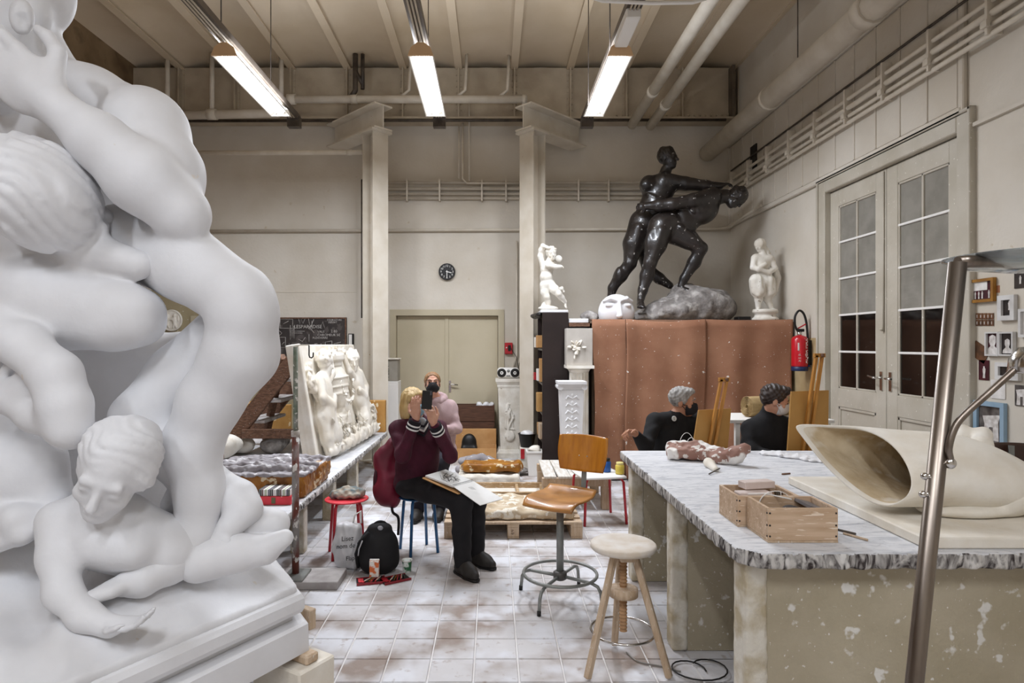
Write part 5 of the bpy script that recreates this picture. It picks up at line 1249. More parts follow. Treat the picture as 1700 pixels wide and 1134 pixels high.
# ================================================================== LEFT BENCH AND WHAT STANDS ON IT
BZ = .47
bn = empty('stone_bench', (-2.2, 6, 0), 'long low bench with chipped grey edge along the left side', 'bench')
S = SDF(.014); S.box((-2.42, 6.32, BZ - .03), (.97, 2.32, .03), rd=.01, k=.01)
def chip2(f, G):
    X = G[0][:, None, None]; Y = G[1][None, :, None]; Z = G[2][None, None, :]
    w = np.clip(1 - np.abs(X + 1.45) / .05, 0, 1); return f + .006 * w * (np.sin(Y * 43 + 3 * np.sin(Z * 90)) * np.sin(Y * 71 + 2) + .6 * np.sin(Y * 120 + Z * 80))
two_mat(S.mesh('bench_top', 'dusty', bn, post=chip2), 'dusty', 'dusty_edge')
for y in (4.15, 5.06, 6.0, 7.0, 8.5): MB().box((-1.62, y - .05, 0), (-1.51, y + .05, BZ - .06), .006).build('post', 'masonry_post', bn)
MB().box((-2.55, 4.2, 0), (-2.45, 8.2, BZ - .06)).build('rear_wall', 'masonry', bn)
# boat-shaped amber mould with clay rolls
e = empty('clay_mould', (-1.95, 5.2, BZ), 'amber-coloured mould filled with grey clay rolls on the bench', 'mould')
S = SDF(.012); S.box((-1.88, 5.25, BZ + .095), (.41, .36, .092), rd=.02, k=.02); S.box((-1.50, 5.42, BZ + .12), (.05, .18, .06), rd=.03, k=.05)
S.mesh('mould_body', 'amber', e, post=rough, clip=((-4, 4, BZ + .002), (0, 8, 2)))
S = SDF(.010); rnd = random.Random(5)
for i in range(9):
    y = 4.98 + .065 * i; x0 = -2.26 + rnd.uniform(-.02, .1); x1 = -1.56 + rnd.uniform(-.1, .12); z = BZ + .195 + rnd.uniform(-.005, .02)
    S.chain([(x0, y, z), ((x0 + x1) / 2 + rnd.uniform(-.1, .1), y + rnd.uniform(-.03, .03), z + .012), (x1, y + rnd.uniform(-.05, .05), z)], [rnd.uniform(.022, .034), rnd.uniform(.026, .04), rnd.uniform(.014, .03)], .008)
S.box((-1.88, 5.25, BZ + .182), (.42, .37, .014), rd=.01, k=.01)
S.mesh('clay_rolls', 'grey_clay', e, post=rough)
# red box with striped lid
e = empty('striped_box', (-1.64, 4.74, BZ), 'red box with a black-and-white striped upper part on the bench', 'box')
MB().box((-1.775, 4.70, BZ + .001), (-1.515, 4.93, BZ + .065), .003).build('box_body', 'pinkred', e)
MB().box((-1.765, 4.715, BZ + .065), (-1.525, 4.92, BZ + .112), .002).build('lid', 'white', e)
cols = ['#1c1a1a', '#efece8', '#3b2f55', '#efece8', '#1c1a1a', '#b8c4a0', '#1c1a1a', '#efece8', '#5a2c30', '#efece8', '#1c1a1a']
for i in range(19):
    x = -1.762 + i * .0125; MB().box((x, 4.711, BZ + .067), (x + .007, 4.922, BZ + .114)).build('stripe', pm('stripe_' + cols[(i * 4) % 11], cols[(i * 4) % 11], rough=.6), e)
text_mesh('studio', .022, (-1.70, 4.698, BZ + .035), (1, 0, 0), (0, 0, 1), 'black', 'print', e) if False else None
MB().box((-1.66, 4.697, BZ + .012), (-1.63, 4.701, BZ + .058)).build('clasp', pm('olive_tape', '#6f6a4a', rough=.6), e)
for i, (x, y, z, sx_, sy_, sz_, a_, lab, mt) in enumerate(((-1.58, 5.28, BZ + .03, .05, .40, .026, .1, 'long whitish plank lying along the bench edge', 'wood_pale'), (-1.90, 4.62, BZ + .03, .10, .05, .03, .4, 'small plaster brick near the striped box', 'plaster_warm'))):
    if i == 0: x = -1.53
    MB().obox((x, y - .1, z + .001), (sx_, sy_, sz_), rotz(a_), .005).build('plank' if i == 0 else 'plaster_brick', mt, label=lab, cat='plank' if i == 0 else 'brick') if i else None
# rubble
for i, (px, py, D, r_, mt, lab) in enumerate(((360, 735, 6.5, .22, 'plaster_old', 'pale plaster rubble heap at the foot of the wooden stair'), (345, 760, 6.1, .16, 'amber', 'brownish rubble lump next to the pale rubble'), (398, 742, 6.9, .16, 'plaster_old', 'plaster chunk under the wooden stair'), (455, 745, 6.9, .15, 'rock', 'dark chunk under the wooden stair'))):
    p = W(px, py, D); p.z = BZ + r_ * .64
    lump('rubble', p, (r_, r_, r_ * .6), mt, lab, 'rubble', i + 20, .018, res=.014)
# wooden stair / trestle
e = empty('wooden_steps', (-2.4, 6.7, BZ), 'old brown wooden step trestle leaning behind the relief', 'steps')
p0, p1 = W(378, 737, 6.75), W(492, 592, 6.75)
for dy in (0, .75):
    off = Vector((0, dy, 0)); MB().bar(p0 + off, p1 + off + Vector((0, 0, 0)), .06, .16, up=(0, 1, 0) if False else (0, 0, 1), bev=.006).build('stringer', 'wood_dark', e)
for t in (.28, .52, .76):
    c = p0.lerp(p1, t) + Vector((.06, .375, -.03)); MB().obox(c, (.12, .35, .016), None, .003).build('tread', pm('dusty_tread', '#c9c6c4', '#8f8580', scale=6, rough=.8), e)
MB().bar(W(402, 720, 6.72), W(512, 720, 6.72), .05, .10, bev=.005).build('tie_beam', 'wood_dark', e)
MB().bar(W(470, 592, 6.8), W(440, 731, 7.35), .06, .10, bev=.005).build('rear_strut', 'wood_dark', e)
for i, (px0, px1, py0, py1, D, mt, lab) in enumerate(((385, 437, 669, 735, 8.0, 'card', 'tan cardboard box left behind the wooden steps'), (441, 482, 672, 735, 7.9, 'card', 'tan board leaning right behind the wooden steps'), (612, 646, 665, 735, 8.56, 'card', 'worn tan box at the far end of the bench'))):
    a_, b_ = W(px0, py0, D), W(px1, py1, D); b_.z = BZ + .001
    if i == 2: a_.x -= .06; b_.x = -1.47
    MB().box((a_.x, D, b_.z), (b_.x, D + ((.25, .06, .10)[i]), a_.z), .006).build('cardboard_box' if i != 1 else 'board', pm('tan_card', '#bd9152', '#a9793b', scale=4, rough=.7, spot='#dcc9a4', spot_scale=10, spot_th=.66), label=lab, cat='box' if i != 1 else 'board')
# pole stand with hook
e = empty('pole_stand', (-1.385, 4.4, 0), 'rusty upright metal pole with a top hook on a grey wooden foot', 'stand')
MB().box((-1.38, 4.27, 0), (-1.06, 4.55, .055), .004).build('foot_board', pm('grey_board', '#b9b4b1', '#9c9592', scale=9, rough=.8), e) if True else None
MB().box((-1.45, 4.27, .055), (-1.30, 4.5, .07), .004).build('foot_plate', 'grey_metal', e)
MB().tube([(-1.385, 4.4, .06), (-1.385, 4.4, 1.04)], .025, 12).build('lower_tube', pm('rusty_red', '#6d3a2e', '#8f8a86', scale=9, stretch=(1, 1, .5), lo=.45, hi=.6, rough=.7, bump=.3, spot='#d9d5cf', spot_scale=26, spot_th=.58), e)
MB().tube([(-1.385, 4.4, 1.03), (-1.385, 4.4, 1.07)], .03, 12).build('collar', pm('pole_collar', '#cfc8c0', '#8f8478', scale=20, rough=.7), e)
MB().tube([(-1.385, 4.4, 1.05), (-1.385, 4.4, 1.66)], .016, 10).build('upper_tube', pm('green_worn', '#5d6a55', '#8b8b80', scale=14, rough=.6, spot='#cfcac2', spot_scale=30, spot_th=.6), e)
MB().tube([(-1.385, 4.4, 1.65), (-1.36, 4.4, 1.672), (-1.29, 4.4, 1.672)], .004, 8).build('top_rod', 'pipe', e)
MB().tube([(-1.29, 4.4, 1.672), (-1.29, 4.4, 1.60), (-1.285, 4.4, 1.585), (-1.273, 4.4, 1.582), (-1.262, 4.4, 1.59), (-1.26, 4.4, 1.62)], .005, 8).build('hook', 'black', e)

# ================================================================== WALL THINGS, BACK
# chalkboard
D = 9.80; bx0, bx1, bz0, bz1 = W(418, 0, D).x, W(575, 0, D).x, W(0, 636, D).z, W(0, 527, D).z
e = empty('chalkboard', ((bx0 + bx1) / 2, D, bz0), 'black chalkboard covered in white chalk drawings and notes', 'chalkboard')
MB().box((bx0, D, bz0), (bx1, D + .04, bz1)).build('board', pm('slate', '#2b2523', '#3d3633', scale=3, rough=.7, spot='#4f4845', spot_scale=7, spot_th=.6), e)
m = MB(); 
for a_ in ((bx0, bx1, bz1 - .02, bz1), (bx0, bx1, bz0, bz0 + .02), (bx0, bx0 + .02, bz0 + .02, bz1 - .02), (bx1 - .02, bx1, bz0 + .02, bz1 - .02)): m.box((a_[0], D - .012, a_[2]), (a_[1], D, a_[3]))
m.build('frame', 'wood_dark', e)
MB().box((bx0, D - .06, bz0 - .025), (bx1, D + .03, bz0)).build('chalk_tray', 'black', e)
chalk = pm('chalk', '#cfcac4', '#9a948e', scale=60, rough=.9)
def bp(px, py): p = W(px, py, D); return Vector((p.x, D - .0015, p.z))
def chalkline(pts, r_=.004): 
    m = MB(); m.tube([bp(*p) for p in pts], r_, 4); return m.build('chalk_line', chalk, e)
for pts in ([(465, 530), (465, 545), (486, 545), (486, 530), (465, 530)], [(463, 560), (474, 560), (474, 577), (463, 577)], [(482, 540), (482, 564)], [(485, 545), (485, 561)], [(488, 541), (488, 562)], [(489, 550), (506, 550)], [(489, 553), (502, 553)], [(496, 530), (498, 538), (500, 530), (503, 537), (507, 528)],
            [(512, 528), (515, 545), (521, 530)], [(512, 545), (522, 553), (512, 541)], [(513, 555), (513, 568)], [(480, 570), (480, 575), (494, 574)], [(533, 570), (533, 581)], [(540, 568), (540, 581)], [(551, 566), (551, 582)], [(540, 568), (551, 566)], [(554, 571), (566, 568)], [(552, 578), (564, 572)], [(470, 538), (479, 533)], [(468, 572), (472, 568)], [(495, 563), (502, 567), (507, 560)],
            [(532, 545), (536, 534), (539, 545)], [(450, 590), (458, 583), (452, 597), (462, 592)], [(440, 610), (446, 602), (444, 618), (450, 612)], [(455, 560), (462, 552), (458, 566)], [(462, 548), (468, 553), (464, 557)], [(518, 533), (518, 547)]): chalkline(pts)
for t, px, py, sz in (('LESPARADISE', 488, 545, .075), ('FOURNITURE', 543, 532.5, .038), ('DEPART', 545, 536.5, .038), ('VALE', 527, 552.5, .05), ('2.80', 549, 552, .06), ('CHROMEUR 5€', 527, 558, .052), ('PLEXIVERRE', 519, 562.5, .045), ('M2', 522, 573, .04), ('B', 446, 617, .10)):
    text_mesh(t, sz, bp(px, py), (1, 0, 0), (0, 0, 1), chalk, 'chalk_writing', e)
# small framed gauge beside it
e = empty('wall_gauge', W(583, 568, 9.81), 'small black-framed white gauge right of the chalkboard', 'gauge')
a_, b_ = W(578, 554, 9.8), W(587, 576, 9.8)
MB().box((a_.x, 9.80, b_.z), (b_.x, 9.845, a_.z), .004).build('case', 'black', e); MB().box((a_.x + .01, 9.796, b_.z + .035), (b_.x - .025, 9.80, a_.z - .012)).build('face', 'white', e)
# clock
c = W(742, 451, 9.80); e = empty('wall_clock', c, 'round black wall clock above the khaki door', 'clock')
MB().lathe(c + Vector((0, .045, 0)), [(.125, 0), (.130, .01), (.130, .045), (.122, .050), (.120, .042)], 40, axis=(0, -1, 0)).build('case', 'black', e)
MB().lathe(c + Vector((0, .004, 0)), [(.119, 0), (.119, .002)], 40, axis=(0, -1, 0)).build('dial', pm('clock_dial', '#161312', rough=.5), e)
for h in range(1, 13):
    a_ = h * PI / 6; text_mesh(str(h), .045, c + Vector((math.sin(a_) * .092, -.0005, math.cos(a_) * .092 - .015)), (1, 0, 0), (0, 0, 1), 'white', 'numeral', e, align='CENTER')
MB().bar(c + Vector((0, -.006, .02)), c + Vector((.0, -.006, -.10)), .003, .010, up=(1, 0, 0)).build('minute_hand', 'white', e)
MB().bar(c + Vector((-.015, -.004, .004)), c + Vector((.07, -.004, -.019)), .003, .013, up=(0, 0, 1)).build('hour_hand', 'white', e)
# red wall box
a_, b_ = W(838, 569, 9.8), W(851, 588, 9.8); e = empty('alarm_box', W(844, 588, 9.8), 'small red alarm box on the wall right of the door', 'alarm box')
MB().box((a_.x, 9.79, b_.z), (b_.x, 9.848, a_.z), .008).build('case', 'red', e); MB().box((a_.x + .05, 9.782, b_.z + .05), (b_.x - .03, 9.79, a_.z - .04), .003).build('handset', 'black', e); MB().sphere((a_.x + .028, 9.788, b_.z + .1), .012).build('button', 'white', e)
# cabinet left of the door
e = empty('white_cabinet', (W(650, 0, 9.4).x, 9.5, 0), 'narrow white cabinet left of the khaki door', 'cabinet')
x0, x1 = W(636, 0, 9.4).x, W(661, 0, 9.4).x; zt = W(0, 633, 9.4).z
MB().box((x0, 9.4, 0), (x1, 9.7, zt), .006).build('body', 'white', e)
MB().box((x0 + .02, 9.39, .05), (x1 - .02, 9.4, zt - .05), .003).build('door', 'white', e)
e = empty('stencilled_box', (W(648, 0, 9.4).x, 9.5, zt), 'grey box with dark stencilled letters on the white cabinet', 'box'); zt2 = W(0, 597, 9.4).z
MB().box((x0, 9.41, zt + .001), (x1 - .01, 9.66, zt2), .004).build('body', pm('grey_card', '#a09a8e', '#948e82', scale=5, rough=.8), e)
text_mesh('FLEX', .085, (x0 + .085, 9.408, zt + .05), (0, 0, 1), (-1, 0, 0), 'black', 'stencil', e)
MB().box((x0 - .01, 9.38, zt2 + .001), (x1 + .01, 9.66, zt2 + .02), .004).build('paper_sheet', 'plaster_warm', label='curled pale sheet lying on the stencilled box', cat='paper')
# crate and boxes by the door
e = empty('dark_crate', (W(793, 0, 9.5).x, 9.65, 0), 'dark brown wooden crate in front of the khaki door', 'crate')
x0, x1 = W(752, 0, 9.5).x, W(821, 0, 9.5).x; zt = W(0, 673, 9.5).z; dk = pm('dark_crate_wood', '#5b3b2a', '#412818', scale=6, stretch=(1, 6, 9), rough=.6)
for i in range(3): MB().box((x0, 9.50, zt * i / 3 + .006), (x1, 9.525, zt * (i + 1) / 3 - .004), .003).build('plank', dk, e)
for i in range(3): MB().box((x0, 9.80, zt * i / 3 + .006), (x1, 9.82, zt * (i + 1) / 3 - .004), .003).build('plank', dk, e)
for x in (x0, x1 - .022): MB().box((x, 9.525, .006), (x + .022, 9.80, zt), .003).build('end_panel', dk, e)
MB().box((x0 + .02, 9.53, .01), (x1 - .02, 9.80, zt - .06)).build('filling', pm('crate_dark', '#2a1c14', rough=.8), e)
for i, (px, w_) in enumerate(((796, .05), (807, .06), (816, .035))): lump('plaster_scrap', (W(px, 0, 9.6).x, 9.64, zt - .02), (w_, .05, .06), 'plaster', ('left', 'middle', 'right')[i] + ' white plaster scrap sticking out of the dark crate', 'scrap', 40 + i, .01, res=.01)
def openbox(x0, x1, y0, y1, z0, z1, label, mat='card', name='cardboard_box', t=.008):
    e = empty(name, ((x0 + x1) / 2, (y0 + y1) / 2, z0), label, 'box')
    MB().box((x0, y0, z0), (x1, y1, z0 + t)).build('bottom', mat, e)
    for nm, a_, b_ in (('front_side', (x0, y0), (x1, y0 + t)), ('back_side', (x0, y1 - t), (x1, y1)), ('end_side', (x0, y0 + t), (x0 + t, y1 - t)), ('end_side', (x1 - t, y0 + t), (x1, y1 - t))): MB().box((*a_, z0 + t), (*b_, z1)).build(nm, mat, e)
    return e
x0, x1 = W(754, 0, 9.1).x, W(824, 0, 9.1).x
openbox(x0, x1, 9.05, 9.42, .001, .17, 'low open cardboard box before the dark crate')
openbox(x0 + .02, x1 - .02, 9.27, 9.46, .18, .40, 'taller cardboard box behind the low one, by the dark crate') if False else MB().box((x0, 9.43, .001), (x1, 9.48, .40), .003).build('cardboard_sheet', 'card', label='upright cardboard panel behind the low open box', cat='cardboard')
S = SDF(.01); cxb = W(779, 0, 9.25).x; S.ell((cxb, 9.22, .22), (.11, .08, .14), k=.04); S.box((cxb, 9.22, .10), (.12, .09, .09), rd=.04, k=.04)
S.mesh('dark_bag', 'black', clip=((-2, 8, .011), (2, 10, 1)), label='dark bag standing in the low open cardboard box', cat='bag')
# speaker pedestal
cx, cy = W(846, 0, 9.35).x, 9.40; zt = W(0, 629, 9.25).z
e = empty('tapered_pedestal', (cx, cy, 0), 'weathered white tapered pedestal carrying the stereo', 'pedestal')
def sq(m, c, prof): return m.lathe(c, [(r_ * 1.414, z) for r_, z in prof], 4, False, square=True)
sq(MB(), (cx, cy, 0), [(.20, 0), (.20, .07), (.18, .09), (.165, .12)]).build('base', 'plaster_old', e)
sq(MB(), (cx, cy, 0), [(.135, .12), (.145, .3), (.175, zt - .14)]).build('shaft', 'plaster_old', e)
sq(MB(), (cx, cy, 0), [(.175, zt - .14), (.185, zt - .11), (.185, zt - .09), (.205, zt - .05), (.21, zt - .04), (.21, zt)]).build('cap', 'plaster_old', e)
S = SDF(.009); rnd = random.Random(8)
for i in range(16): S.cap((cx + rnd.uniform(-.07, .07), cy - .15 - .002 * i, rnd.uniform(.3, zt - .3)), (cx + rnd.uniform(-.07, .07), cy - .155, rnd.uniform(.3, zt - .3)), .012, .01, .01)
S.ell((cx, cy - .15, .32), (.08, .03, .08), k=.02)
S.mesh('shaft_ornament', 'plaster_old', e)
e = empty('stereo', (cx - .02, cy, zt), 'small white stereo with two black round speakers on the tapered pedestal', 'stereo')
S = SDF(.008); S.box((cx - .02, cy, zt + .082), (.165, .09, .08), rd=.05, k=.01); S.mesh('case', 'white', e)
for s_ in (-1, 1):
    p = Vector((cx - .02 + s_ * .098, cy - .085, zt + .085)); MB().lathe(p, [(.062, 0), (.066, .008), (.058, .012), (.02, .004), (.001, .006)], 28, axis=(0, -1, 0)).build('speaker_cone', 'black', e)
MB().lathe((cx - .02, cy - .087, zt + .115), [(.022, 0), (.022, .008), (.002, .009)], 20, axis=(0, -1, 0)).build('dial', 'grey_metal', e)
MB().box((cx - .05, cy - .093, zt + .03), (cx + .01, cy - .088, zt + .05)).build('display', 'grey_metal', e)
MB().tube([(cx + .14, cy + .1, zt + .1), (cx + .12, cy + .2, zt + .3), (cx + .03, 9.78, zt + .45)], .005, 6).build('cord', 'black', e)

# ================================================================== BOOKCASE AND ITS CONTENTS
bx0, bx1, by0, by1, bh = .625, .955, 7.9, 8.72, 2.075
e = empty('dark_bookcase', ((bx0 + bx1) / 2, (by0 + by1) / 2, 0), 'tall dark bookcase seen from its splattered side panel', 'bookcase')
MB().box((bx0, by0, 0), (bx1, by0 + .03, bh), .003).build('side_panel', 'dark_panel', e)
MB().box((bx0, by1 - .03, 0), (bx1, by1, bh), .003).build('side_panel', 'dark_panel', e)
MB().box((bx1 - .012, by0 + .03, .03), (bx1, by1 - .03, bh - .01)).build('back_panel', 'dark_panel', e)
SHZ = (.06, .45, .80, 1.18, 1.62, 2.05)
for z in SHZ: MB().box((bx0, by0 + .03, z - .025), (bx1 - .012, by1 - .03, z)).build('shelf', 'dark_panel', e)
MB().box((bx0 - .02, by0 + .02, bh + .001), (bx1, by1, bh + .035), .006).build('stone_slab', 'plaster', label='white slab under the cherub on top of the bookcase', cat='slab')
S = SDF(.012)
for i in range(5): S.ell((bx0 - .03 - .01 * i, by0 + .12 + .1 * i, bh - .02 - .015 * (i % 2)), (.05, .09, .03), k=.03)
S.mesh('draped_rag', 'black', label='black rag drooping over the bookcase top edge', cat='rag')
rnd = random.Random(12); matsb = ['card', 'wood_pale', 'white', 'card', 'tan', 'plaster_warm', 'dark_panel']
M['tan'] = pm('tan_box', '#b98f58', '#a67c45', scale=5, rough=.7)
items = [(1.63, .16, 'card', 'upper shelf brown carton with a lid', .15), (1.63, .14, 'plaster_warm', 'white bundle beside the carton on the upper shelf', .40), (1.19, .30, 'card', 'tall carton on the middle shelf', .08), (1.19, .16, 'white', 'white paper pack on the middle shelf', .30), (1.19, .10, 'red', 'small red pack on the middle shelf', .52), (.81, .24, 'tan', 'brown file box below the middle shelf', .06), (.81, .10, 'white', 'flat white tray beside the brown file box', .42), (.46, .20, 'wood_pale', 'pale wooden drawer box on the lower shelf', .05), (.46, .16, 'card', 'short carton on the lower shelf', .38), (.07, .18, 'card', 'carton on the bottom shelf', .40)]
for z, h, mt, lab, dy in items:
    out = rnd.uniform(.0, .07); MB().obox((bx0 + .10 - out, by0 + .14 + dy, z + h / 2 + .001), (.12, .085 if mt != 'white' else .07, h / 2), rotz(rnd.uniform(-.06, .06)), .004).build('carton' if mt in ('card', 'tan') else 'shelf_box', mt, label=lab + ' of the bookcase', cat='box')
# drawer box sticking out
openbox(bx0 - .10, bx0 + .16, by0 + .05 - .0, by0 + .03, .9, 1.0, 'x') if False else None
# floor bins by the bookcase
e = empty('plastic_bin', (.54, 8.05, 0), 'white plastic bin on the floor left of the bookcase', 'bin')
m = MB(); sq(m, (.53, 8.02, 0), [(.075, .002), (.095, .30), (.105, .30), (.105, .32), (.09, .32), (.07, .02)]); m.build('bin_body', 'white', e)
lump('bin_filling', (.53, 8.02, .33), (.08, .08, .05), 'plaster_warm', 'whitish rags filling the plastic bin', 'rags', 60, .012, res=.008)
e = empty('black_bucket', (.46, 8.4, 0), 'black bucket standing on a box left of the bookcase', 'bucket')
MB().box((.36, 8.3, 0), (.56, 8.5, .30), .004).build('box_under_bucket', 'plaster_old', label='pale box under the black bucket', cat='box')
MB().lathe((.46, 8.4, .301), [(.085, 0), (.115, .17), (.122, .17), (.122, .18), (.108, .18), (.08, .02)], 24).build('bucket_body', 'black', e)
lump('bucket_filling', (.46, 8.4, .475), (.09, .09, .045), 'plaster', 'white plaster pieces heaped in the black bucket', 'plaster pieces', 61, .014, res=.008)
MB().box((.37, 8.285, .16), (.42, 8.295, .29)).build('red_label', 'red', label='red label on the pale box under the bucket', cat='label')
# columns and flower block between bookcase and platform
cx, cy = W(949, 0, 7.3).x, 7.37; zt = W(0, 633, 7.3).z
e = empty('ornate_pedestal', (cx, cy, 0), 'white tapered pedestal with scrolled capital and raised ornament', 'pedestal')
sq(MB(), (cx, cy, 0), [(.14, 0), (.14, .06), (.12, .09), (.115, .10)]).build('base', 'plaster', e)
sq(MB(), (cx, cy, 0), [(.10, .10), (.135, zt - .10)]).build('shaft', 'plaster', e)
m = MB(); sq(m, (cx, cy, 0), [(.13, zt - .10), (.14, zt - .085), (.145, zt - .035), (.165, zt - .03), (.165, zt)]); 
for s_ in (-1, 1): m.tube([(cx + s_ * .14, cy - .15, zt - .065), (cx + s_ * .14, cy + .12, zt - .065)], .034, 14)
m.build('scroll_capital', 'plaster', e)
S = SDF(.007); rnd = random.Random(4)
for i in range(9):
    z = zt - .2 - i * .085
    for s_ in (-1, 1): S.chain([(cx, cy - .128 + .003 * i, z), (cx + s_ * .05, cy - .132 + .003 * i, z + .03), (cx + s_ * .07, cy - .128 + .003 * i, z)], [.008, .010, .012], .006)
    S.ell((cx, cy - .128 + .003 * i, z + .04), (.018, .012, .028), k=.008)
S.mesh('carved_ornament', 'plaster', e)
cx, cy = W(963, 0, 7.62).x, 7.725; zt = W(0, 607, 7.6).z
e = empty('fluted_column', (cx, cy, 0), 'short white fluted column behind the ornate pedestal', 'column')
n = 32; m = MB(); prof = []
for k in range(96): prof.append(.118 - .010 * (0.5 + .5 * math.cos(2 * PI * k / 96 * 16)))
vs = [(cx + prof[k] * math.cos(2 * PI * k / 96), cy + prof[k] * math.sin(2 * PI * k / 96), z) for z in (.1, zt - .09) for k in range(96)]
m.add(vs, [(k, (k + 1) % 96, 96 + (k + 1) % 96, 96 + k) for k in range(96)], False); m.build('fluted_shaft', 'plaster_warm', e)
MB().lathe((cx, cy, 0), [(.15, 0), (.15, .05), (.135, .08), (.125, .10)], 32).build('base', 'plaster_warm', e)
m = MB(); m.lathe((cx, cy, 0), [(.118, zt - .09), (.125, zt - .07), (.15, zt - .035)], 32); sq(m, (cx, cy, 0), [(.165, zt - .035), (.165, zt)]); m.build('capital', 'plaster_warm', e)
e = empty('flower_relief_block', (cx, cy, zt), 'grey plaster block with a raised flower bunch on the fluted column', 'relief')
zb = W(0, 545, 7.6).z; MB().box((cx - .165, cy - .09, zt + .001), (cx + .155, cy + .10, zb), .004).build('block', pm('grey_plaster', '#c3bdb5', '#b3aca3', scale=5, rough=.8), e)
S = SDF(.006); rnd = random.Random(9); fc = Vector((cx - .04, cy - .10, (zt + zb) / 2))
for i in range(26):
    a_ = rnd.uniform(0, 2 * PI); r_ = rnd.uniform(.02, .11); p = fc + Vector((math.cos(a_) * r_ * .8, 0, math.sin(a_) * r_ * 1.2)); u = nrmz((math.cos(a_), rnd.uniform(-.8, 0), math.sin(a_))); v = u.orthogonal().normalized()
    S.ell(p, (.035, .018, .009), (u, v, u.cross(v)), k=.004)
S.mesh('flower_bunch', 'plaster_warm', e)
MB().box((cx - .2, 7.92, 1.94), (PXL - .03, 8.6, 1.99), .004).build('shelf_board', 'wood_dark', label='brown board beside the bookcase top', cat='board') if False else None
e = empty('side_shelf', (1.08, 8.2, 0), 'narrow dark shelf unit squeezed between bookcase and platform', 'shelf')
MB().box((.962, 7.92, 0), (1.225, 8.6, 1.90)).build('body', 'dark_panel', e); MB().box((.962, 7.90, 1.90), (1.225, 8.6, 1.945)).build('top', 'wood_dark', e)
MB().box((.962, 7.91, 1.946), (1.21, 8.5, 2.0), .006).build('stone_slab', 'plaster', label='white slab on the narrow shelf between bookcase and platform', cat='slab')

# ================================================================== PALLET AND MOULDS ON THE FLOOR
e = empty('pallet', (.25, 5.9, 0), 'wooden pallet carrying a rough plaster mould', 'pallet')
px0, px1, py0, py1 = -.42, .775, 5.40, 6.30
for i in range(6):
    y = py0 + (py1 - py0 - .1) * i / 5; MB().box((px0, y, .122), (px1, y + .1, .144), .003).build('deck_board', 'wood_pale', e)
for x in (px0, (px0 + px1) / 2 - .05, px1 - .1):
    MB().box((x, py0, .1), (x + .1, py1, .122), .002).build('stringer_board', 'wood_pale', e)
    MB().box((x, py0, 0), (x + .1, py1, .02), .002).build('bottom_board', 'wood_pale', e)
    for y in (py0, (py0 + py1) / 2 - .07, py1 - .14): MB().box((x, y, .02), (x + .1, y + .14, .1), .003).build('block', 'wood_pale', e)
xb = (px0 + px1) / 2
for t, z in (('IP', .062), ('4F', .038)): text_mesh(t, .03, (xb - .02, py0 - .001, z - .004), (1, 0, 0), (0, 0, 1), 'wood_dark', 'stamp', e)
S = SDF(.014); S.box((.20, 5.78, .185), (.50, .33, .036), rd=.03, k=.03); S.ell((.0, 5.75, .20), (.30, .28, .045), k=.06); S.ell((.5, 5.7, .2), (.22, .25, .04), k=.06); S.ell((.15, 5.75, .262), (.34, .20, .03), k=.03, sub=True)
def rough2(f, G):
    X = G[0][:, None, None]; Y = G[1][None, :, None]; Z = G[2][None, None, :]
    return f + .012 * np.sin(X * 17 + 2 * np.sin(Y * 13)) * np.sin(Y * 15 + X * 5) + .005 * np.sin(X * 43 + Y * 31) * np.sin(Y * 51 + Z * 40)
S.mesh('rough_mould', pm('tan_plaster', '#cdbda4', '#b39c7d', scale=8, rough=.8, spot='#e2dacb', spot_scale=14, spot_th=.55), clip=((-2, 4, .146), (2, 8, 1)), post=rough2, label='rough tan plaster mould lying on the pallet', cat='mould')
e = empty('wooden_trough', (.15, 6.85, 0), 'long low wooden trough behind the pallet', 'trough')
tp = pm('trough_wood', '#bb9d76', '#9d7d56', scale=6, stretch=(1, 5, 9), rough=.7, spot='#ded4c4', spot_scale=16, spot_th=.6)
for y in (6.55, 7.0): MB().box((-.40, y, 0), (.55, y + .03, .13), .004).build('long_board', tp, e)
for x in (-.40, .25, .52): MB().box((x, 6.58, 0), (x + .03, 7.0, .12), .004).build('end_board', tp, e)
MB().box((-.38, 6.58, .0), (.53, 7.0, .07)).build('plaster_filling', 'plaster_old', e)
S = SDF(.012); S.box((-.05, 7.5, .10), (.36, .24, .05), rd=.03, k=.02); S.mesh('plaster_board', 'plaster_old', post=rough2, clip=((-2, 4, .002), (2, 9, 1)), label='pale plaster board under the amber mould half', cat='mould')
S = SDF(.012); S.chain([(-.36, 7.55, .20), (.0, 7.5, .21), (.30, 7.52, .21)], [.05, .075, .06], .05); S.box((-.02, 7.5, .22), (.34, .15, .05), rd=.03, k=.04); S.ell((-.02, 7.5, .285), (.3, .12, .03), k=.02, sub=True)
S.mesh('amber_mould', 'amber', clip=((-2, 4, .152), (2, 9, 1)), post=rough2, label='amber-brown mould half behind the wooden trough', cat='mould')
S = SDF(.011); rnd = random.Random(2)
for i in range(7): 
    y = 8.0 + rnd.uniform(-.12, .12); x = -.1 + rnd.uniform(-.2, .2); S.chain([(x - .16, y, .08 + .02 * i), (x, y + .05, .10 + .02 * i), (x + .18, y - .03, .08 + .012 * i)], [.05, .055, .04], .02)
S.mesh('grey_cloth_heap', 'grey_clay', clip=((-2, 4, .002), (2, 9, 1)), label='crumpled grey cloth heap on the floor before the cardboard box', cat='cloth')
S = SDF(.011); S.ell((.22, 8.05, .06), (.25, .16, .05), k=.03); S.mesh('plaster_heap', 'rock', clip=((-2, 4, .002), (2, 9, 1)), post=rough2, label='flat grey rubble patch right of the cloth heap', cat='rubble')

